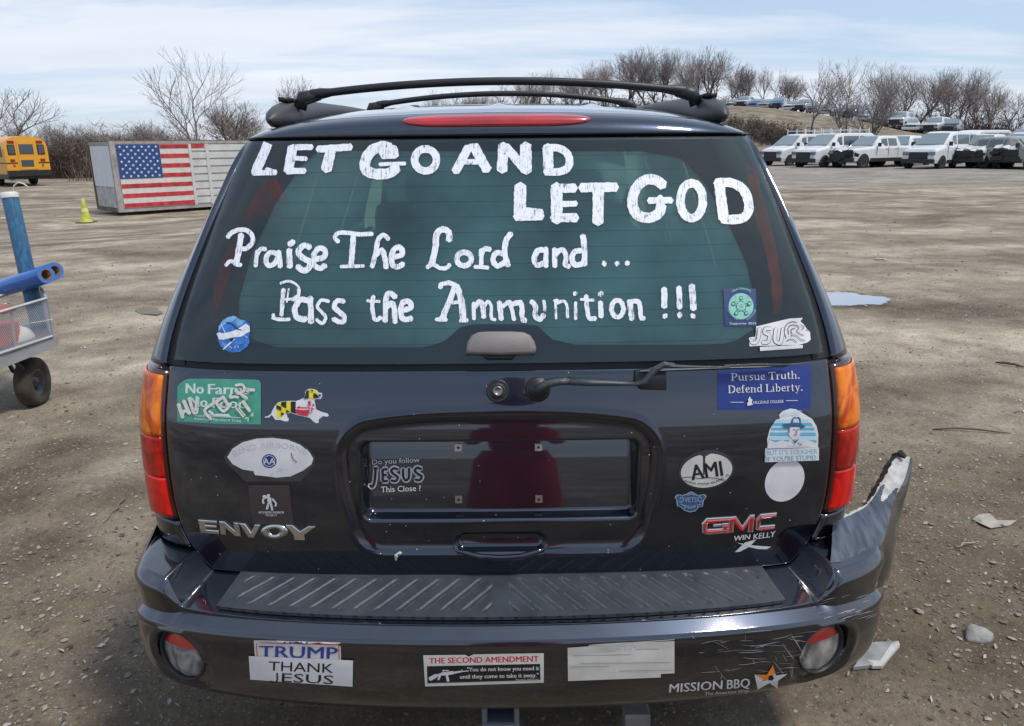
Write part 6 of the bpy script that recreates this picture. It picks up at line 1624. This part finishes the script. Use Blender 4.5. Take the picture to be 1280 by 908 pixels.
for yy in (2.3,3.2,4.1,5.0):
    mb.box((0,yy,2.30),(1.5,.05,.05))
    for sg in (-1,1): mb.box((sg*.76,yy,2.26),(.05,.05,.34))
mb.build('roof_rack', V1, False)
v = copy_tree(V1); put(v, 962, 205, 54, R(-62), 'white van half hidden behind the SUV pillar, leftmost of the row', 'van', GV)
v = vehicle('pickup', VWHT, .7, 3, 'pickup_truck'); put(v, 1050, 207, 48.5, R(-64), 'white pickup truck with its front torn open', 'pickup truck', GV)
v = vehicle('pickup', VWHT, .2, 8, 'pickup_truck'); put(v, 1102, 206, 50, R(-48), 'white pickup with a black grille between the torn one and the van', 'pickup truck', GV)
v = vehicle('van', VWHT, .25, 5, 'parked_van'); put(v, 1146, 209, 45.5, R(-54), 'white van with black grille and front bumper, middle of the row', 'van', GV)
v = vehicle('pickup', pm('white_and_grey', (.62,.63,.63), .4, coat=.6, var=.1), .9, 13, 'pickup_truck'); put(v, 1205, 209, 45.5, R(-48), 'wrecked truck missing its grille with a dark windscreen', 'pickup truck', GV)
v = vehicle('suv', VWHT, 1.0, 21, 'wrecked_suv'); put(v, 1262, 209, 43.5, R(-46), 'white SUV with a crumpled bonnet at the right edge', 'suv', GV, 1.12)
v = vehicle('van', pm('black_van_paint', (.03,.03,.032), .3, coat=1), 0, 31, 'parked_van'); put(v, 1240, 200, 56, R(-84), 'black van roof showing behind the wrecked trucks', 'van', GV, 1.15)
v = vehicle('van', VWHT, 0, 33, 'parked_van'); put(v, 1180, 200, 57, R(-64), 'white van behind the gap between van and wrecked truck', 'van', GV, 1.08)
v = vehicle('suv', pm('green_damaged', (.30,.31,.28), .5, var=.3), 1.0, 35, 'wrecked_suv'); put(v, 1322, 211, 42.0, R(20), 'torn car corner cut off by the right edge of the photo', 'suv', GV)
carcols = [(.45,.46,.48),(.08,.18,.36),(.55,.56,.57),(.05,.06,.08),(.30,.31,.33),(.20,.33,.42),(.62,.62,.62),(.16,.04,.04)]
names = {0:'silver',1:'blue',2:'white',3:'dark',4:'grey',5:'teal',6:'white',7:'maroon'}
hill = [(912,131,2,'car'),(925,133,0,'suv'),(940,135,1,'car'),(953,136,4,'car'),(970,138,1,'suv'),(984,139,2,'car'),(998,141,4,'suv'),(1015,143,3,'car'),(1030,145,4,'car'),(1046,147,5,'car'),(1060,148,3,'suv'),(1078,150,6,'car'),(1096,152,3,'car'),(1117,158,2,'suv'),(1138,160,6,'car'),(1160,162,2,'suv'),(1184,163,3,'suv')]
PR = {}
where = ['at the top end of the row','second from the top end of the row','beside the silver one near the top','below the first blue one','among the upper wrecks','next to the blue suv','above the slim bare tree','behind the slim bare tree','right of the slim bare tree','left of the forked tree','close left of the forked tree','behind the forked tree trunk','just right of the forked tree','above the middle van','between the white wrecks above the van','third from the right end','at the right end of the row']
for i, (px, pb, ci, kd) in enumerate(hill):
    if (kd, ci) not in PR: t = PR[(kd, ci)] = vehicle(kd, pm('hill_paint_%d' % ci, carcols[ci], .35, coat=.8, var=.1), .5, i, 'parked_car', False)
    else: t = copy_tree(PR[(kd, ci)])
    y = 103 - i*.9
    p = at_y(px, pb, y)
    t.matrix_world = Matrix.Translation((p.x, y, G(p.x, y)-.05)) @ Matrix.Rotation(R(-35+rnd.uniform(-15,15)), 4, 'Z') @ Matrix.Scale(.92 if px < 1100 else 1.1, 4)
    tag(t, '%s %s on the grassy bank, %s' % (names[ci], 'car' if kd == 'car' else 'suv', where[i]), 'car', 'wrecked cars lined up on the far bank')

# ------------------------------------------------------------------ garden cart with its load
def build_cart():
    GREYM = pm('cart_grey_steel', (.42,.44,.46), .45, coat=.3, var=.12, vscale=10); 
    # local frame: the near top rail runs from (-30,385) to (62,372) etc.
    c = at_z(46, 509, 0.0); y0 = c.y
    wr = .165
    t = empty('garden_cart', (c.x, c.y, 0), 0, label='grey steel mesh garden cart with a fat black tyre at the left edge', cat='cart')
    def L(px, py, y):
        p = at_y(px, py, y); return p
    # side panel plane runs away to the left: right end nearer
    yr, yl = y0-.02, y0-.42
    def pt(px, py, dy=0.0):
        f = (62-px)/100.; return at_y(px, py, lerp(yr, yl, f)+dy)
    def tb(name, pts, r, m=GREYM, parent=t, n=6):
        mb = MB(); mb.mat(m); mb.tube(pts, r, n); return P(name, mb, parent)
    top_r, top_l, bot_r, bot_l = (58,373), (-60,408), (66,420), (-60,462)
    sp = tb('side_frame', [pt(*top_l), pt(*top_r), pt(*bot_r), pt(*bot_l)], .010)
    tb('frame_post', [pt(13,388), pt(20,438)], .008)
    # lower tray channel
    mb = MB(); mb.mat(GREYM)
    for (a, b, a2, b2) in (((69,422),(-60,468),(70,434),(-60,486)),):
        q = [pt(*a), pt(*b), pt(*b2), pt(*a2)]; mb.poly(q); bk = [p+Vector((0,.03,0)) for p in q]; mb.poly(bk[::-1]); mb.poly([q[0],bk[0],bk[1],q[1]]); mb.poly([q[3],q[2],bk[2],bk[3]]); mb.poly([q[0],q[3],bk[3],bk[0]])
    P('tray_rail', mb, t)
    # far side frame and floor
    D = Vector((-.34,.50,0))
    tb('side_frame', [pt(*top_l)+D, pt(*top_r)+D, pt(*bot_r)+D, pt(*bot_l)+D], .009)
    tb('end_frame', [pt(*top_r), pt(*top_r)+D], .010); tb('end_frame', [pt(*bot_r), pt(*bot_r)+D], .010)
    mb = MB(); mb.mat(pm('cart_floor',(.12,.125,.13),.6)); mb.poly([pt(66,424),pt(-60,466),pt(-60,466)+D,pt(66,424)+D]); P('tray_floor', mb, t)
    # expanded metal mesh, diagonal strips both ways
    WIRE = pm('mesh_wire', (.50,.52,.54), .45)
    def mesh_panel(A, B, C, Dd, nx, ny, name):
        """A top-left, B top-right, C bottom-right, D bottom-left"""
        mb = MB(); mb.mat(WIRE)
        def S(u, v): return (A.lerp(B, u)).lerp(Dd.lerp(C, u), v)
        wu = .0030
        for k in range(-ny, nx+ny):
            for dr in (1, -1):
                pts = []
                for j in range(ny+1):
                    u = (k+dr*j*1.0)/nx
                    if 0 <= u <= 1: pts.append(S(u, j/ny))
                for p, q in zip(pts, pts[1:]):
                    d = (q-p).normalized(); s = Vector((d.z,0,-d.x))*wu*.5; b = len(mb.v); mb.v += [tuple(p+s), tuple(p-s), tuple(q-s), tuple(q+s)]; mb.face((b,b+1,b+2,b+3))
        o = P(name, mb, t, fixn=False); return o
    mesh_panel(pt(-60,408), pt(13,386.5), pt(20,438), pt(-60,462), 26, 16, 'mesh_panel')
    mesh_panel(pt(13,386.5), pt(58,373), pt(66,420), pt(20,438), 16, 16, 'mesh_panel')
    mesh_panel(pt(58,373), pt(58,373)+D, pt(66,420)+D, pt(66,420), 18, 16, 'mesh_panel')
    # wheel: turned a little towards the camera
    mb = MB(); M = Matrix.Translation((c.x-.015, c.y+.03, wr)) @ Matrix.Rotation(R(98),4,'Z') @ Matrix.Rotation(R(90),4,'X') @ Matrix.Rotation(R(0),4,'Y')
    tyre = pm('muddy_tyre', (.055,.045,.035), .95, bump=.004, bscale=55, var=.35, vscale=14); mb.mat(tyre); mb.smooth = True
    mb.lathe([(.085,-.035),(.115,-.052),(.145,-.052),(.160,-.038),(wr,-.015),(wr,.015),(.160,.038),(.145,.052),(.115,.052),(.085,.035)], 40, M); wo = P('wheel', mb, t)
    mb = MB(); mb.mat(pm('cart_hub',(.10,.105,.11),.45,metal=.5)); mb.smooth = True
    for s in (1,-1): mb.lathe([(.086,s*.036),(.078,s*.036),(.070,s*.010),(.035,s*.008),(.030,s*.03),(.0001,s*.034)], 28, M)
    for k in range(5):
        a = 6.283*k/5
        for s in (1,-1): mb.lathe([(.007,s*.012),(.007,s*.02),(.0001,s*.021)], 6, M @ Matrix.Translation((.052*math.cos(a), .052*math.sin(a), 0)))
    P('rim', mb, wo)
    mb = MB(); mb.mat(VBLK); mb.tube([(c.x-.015,c.y+.03,wr), (c.x-.22,c.y+.16,wr+.04), pt(-10,460)+Vector((0,.15,0))], .014, 8); mb.tube([pt(10,450)+Vector((0,.02,0)), pt(22,462)+Vector((0,.04,0)), (c.x-.06,c.y+.06,wr)], .013, 8); P('axle', mb, t)
    for dx, dy in ((-.80,-.30),(-1.1,.2)):
        w2 = copy_tree(wo); w2.matrix_basis = w2.matrix_basis.copy(); w2.parent = t; w2.location = (dx,dy,0)
    mb = MB(); mb.mat(pm('white_strap',(.7,.7,.7),.6)); mb.tube([pt(38,404,-.012), pt(52,402,-.015), pt(66,399,-.012)], .0022, 5); P('strap', mb, t)
    # load : two blue rolls, one standing blue roll, red box, white sack
    BL = pm('blue_film', (.0,.10,.42), .35, coat=.35, var=.18, vscale=12, streak=(1,.2,6)); BLE = pm('blue_film_edge', (.06,.17,.48), .5); CORE = pm('cardboard_core', (.22,.13,.07), .9); TEAL = pm('dusty_blue_tube', (.035,.13,.24), .5, var=.35, vscale=14, streak=(5,5,1.2))
    def roll(name, p0, p1, r, ri, m, label, cat='roll of film'):
        o = empty(name, p0, label=label, cat=cat); d = (p1-p0); q = Matrix.Translation(p0) @ d.to_track_quat('Z','Y').to_matrix().to_4x4(); Ln = d.length
        mb = MB(); mb.mat(m); mb.smooth = True; mb.lathe([(r*.98,0),(r,.004),(r,Ln-.004),(r*.985,Ln)], 32, q); P('wrap', mb, o)
        mb = MB(); mb.mat(BLE); mb.lathe([(ri*1.12,Ln-.001),(r*.985,Ln)], 32, q); P('end_face', mb, o)
        mb = MB(); mb.mat(CORE); mb.smooth = True; mb.lathe([(ri*1.12,Ln-.001),(ri*1.12,Ln+.001),(ri,Ln+.001),(ri*.98,Ln-.25),(.0001,Ln-.26)], 24, q); P('core', mb, o); return o
    kr = .052
    e1 = at_y(58, 343.5, yr+.10); e2 = at_y(69, 338.5, yr+.24); dr = (at_y(-70, 384, yr+.75)-e1)
    roll('film_roll', e1+dr, e1, .057, .031, BL, 'blue plastic roll on the cart, nearer of the two with open ends')
    roll('film_roll', e2+dr, e2, .057, .031, BL, 'blue plastic roll on the cart, the one lying behind', )
    s0 = at_y(52, 424, yr+.30); s1 = at_y(12, 244, yr+.42)
    o = roll('blue_tube', s0, s1, .050, .04, TEAL, 'tall dusty blue tube leaning upright in the cart', 'tube')
    d = (s1-s0).normalized(); mb = MB(); mb.mat(pm('white_rim_tape',(.66,.66,.64),.6,var=.15)); mb.smooth = True; q = Matrix.Translation(s1-d*.02) @ d.to_track_quat('Z','Y').to_matrix().to_4x4()
    mb.lathe([(.053,0),(.054,.03),(.049,.036),(.0001,.03)], 28, q); mb.tube([s1+Vector((.03,0,.01)), s1+Vector((.04,0,.06)), s1+Vector((.075,0,.082)), s1+Vector((.11,0,.07)), s1+Vector((.135,0,.045))], .0045, 6); P('white_cap', mb, o)
    mb = MB(); mb.mat(pm('red_plastic',(.48,.04,.03),.5)); p = pt(2,418,.22); mb.bbox((p.x,p.y,p.z), (.13,.2,.14), .02); p = pt(2,388,.15); mb.bbox((p.x,p.y,p.z),(.12,.12,.03),.012)
    tag(mb.build('red_box'), 'red plastic box inside the mesh cart', 'box')
    mb = MB(); mb.mat(pm('white_sack',(.62,.62,.60),.8,bump=.004,bscale=20)); mb.smooth = True; p = pt(27,430,.25); b = len(mb.v); 
    mb.grid(lambda u, v: Vector((p.x+.085*math.cos(u*6.283)*math.sin(v*3.14)*(1+.2*noise.noise(Vector((u*5,v*5,1)))), p.y+.09*math.sin(u*6.283)*math.sin(v*3.14), p.z+.02+.085*math.cos(v*3.14)*(1+.2*math.cos(u*6.28)))), 20, 14)
    tag(mb.build('sack', fixn=True), 'white sack inside the mesh cart', 'sack')
build_cart()

# ------------------------------------------------------------------ debris
def rock(px, py, s, label, name='stone', col=(.30,.30,.28), seed=1, sc=(1,.8,.5)):
    p = at_z(px, py, 0.0); p.z = G(p.x, p.y); bm = bmesh.new(); bmesh.ops.create_icosphere(bm, subdivisions=3, radius=1)
    for v in bm.verts:
        c = v.co.copy(); k = 1+.30*noise.noise(c*1.1+Vector((seed,0,0)))+.10*noise.noise(c*3+Vector((seed,3,0))); v.co = Vector((c.x*sc[0]*s*k, c.y*sc[1]*s*k, max(-.3,c.z)*sc[2]*s*k))
    mb = MB(); mb.mat(pm('stone_%d'%seed, col, .9, bump=.006, bscale=40, var=.3, vscale=12)); mb.smooth = True; mb.addbm(bm, Matrix.Translation(p+Vector((0,0,.25*s*sc[2])))@Matrix.Rotation(.3,4,'Z'))
    return tag(mb.build(name), label, 'stone')
rock(1222, 797, .050, 'fist sized grey stone right of the bumper', seed=2, sc=(1,.7,.62))
rock(85, 290+190, .018, 'small pale pebble stone beside the cart tyre', seed=3)
def flat_thing(name, pts, label, cat, col, th=.006, lift=.004, rough=.6, curl=.0, metal=0, seed=0):
    mb = MB(); mb.mat(pm(name+'_%d' % seed, col, rough, metal=metal, var=.25, vscale=20, bump=.001)); P0 = [at_z(x, y, 0.0) for x, y in pts]; c = sum(P0, Vector())/len(P0); n = len(P0)
    for (k, dz) in ((1, 0), (1, th), (.9, th*1.4)):
        for i, p in enumerate(P0):
            q = c+(p-c)*k; mb.v.append((q.x, q.y, G(q.x, q.y)+lift+dz+curl*(((i*7) % 5)/5)))
    for r in range(2):
        for i in range(n): mb.face((r*n+i, r*n+(i+1)%n, (r+1)*n+(i+1)%n, (r+1)*n+i))
    mb.face([2*n+i for i in range(n)]); mb.face([i for i in range(n)][::-1]); return tag(mb.build(name, fixn=True), label, cat)
f = flat_thing('bumper_fragment', [(1066,838),(1084,806),(1121,806),(1118,814),(1098,836),(1088,836)], 'broken silver trim fragment on the dirt beside the bumper corner', 'car part', (.24,.25,.25), .012, seed=1)
flat_thing('bumper_fragment', [(1082,832),(1098,834),(1114,810),(1122,807),(1124,812),(1102,838),(1090,838)], 'white edge strip of the broken trim fragment', 'car part', (.45,.45,.43), .010, .008, seed=2)
flat_thing('crumpled_card', [(1215,652),(1222,648),(1236,647),(1246,654),(1270,655),(1262,660),(1238,664),(1228,660)], 'crumpled patterned paper scrap on the dirt at the right', 'scrap', (.33,.30,.25), .002, .004, curl=.008, seed=3)
for i, (x, y, w) in enumerate(((1055,240,10),(175,388,12))): pass
def stick(px0, py0, px1, py1, r, col, label, name='stick', cat='stick'):
    a, b = at_z(px0, py0, 0), at_z(px1, py1, 0); pts = []
    for i in range(7):
        q = a.lerp(b, i/6); pts.append((q.x+rnd.gauss(0,.006), q.y+rnd.gauss(0,.006), G(q.x, q.y)+r*1.1+.01*math.sin(i/6*3.14)))
    mb = MB(); mb.mat(pm(name+'_mat_%.2f' % col[0], col, .9, var=.3)); mb.smooth = True; mb.tube(pts, [r*.6,r,r,r,r*.9,r*.8,r*.4], 6); tag(mb.build(name), label, cat)
stick(1245, 456, 1280, 460, .010, (.10,.08,.06), 'dark stick lying at the right edge of the lot')
stick(1165, 536, 1262, 541, .006, (.12,.09,.07), 'thin long twig on the dirt right of the tail lamp')
stick(1196, 686, 1218, 682, .004, (.35,.30,.24), 'short pale twig below the paper scrap')
stick(1092, 325, 1110, 327, .016, (.55,.52,.46), 'pale broken plank piece right of the SUV pillar')
stick(160, 640-20, 130, 655, .004, (.2,.17,.13), 'thin twig left of the tail lamp')
flat_thing('mud_rag', [(168,388),(178,384),(196,386),(204,391),(196,394),(176,392)], 'flattened grey rag on the dirt left of the SUV', 'rag', (.17,.145,.115), .003, rough=.9, curl=.010, seed=4)
def chips():
    mb = MB(); r = random.Random(9); ms = [pm('chip_%d' % i, c, .8) for i, c in enumerate([(.42,.40,.36),(.10,.085,.07),(.30,.26,.21)])]
    for i in range(420):
        px = r.choice((r.uniform(0,230), r.uniform(1050,1280))); py = r.uniform(300,905); p = at_z(px, py, 0)
        if p.y > 20: continue
        mb.mat(ms[r.choices(range(3),(3,4,3))[0]]); L = r.uniform(.005,.014)*(1+p.y*.08); w = L*r.uniform(.15,.5); a = r.uniform(0,3.14); z = G(p.x,p.y)+.004+r.uniform(0,.004); ca, sa = math.cos(a), math.sin(a)
        mb.poly([(p.x+ca*L-sa*w*.2, p.y+sa*L+ca*w*.2, z+.004), (p.x-sa*w, p.y+ca*w, z+.008), (p.x-ca*L, p.y-sa*L, z), (p.x+sa*w, p.y-ca*w, z)])
    tag(mb.build('litter_chips'), 'small chips of wood, plastic and glass strewn over the dirt', 'litter', kind='stuff')
chips()
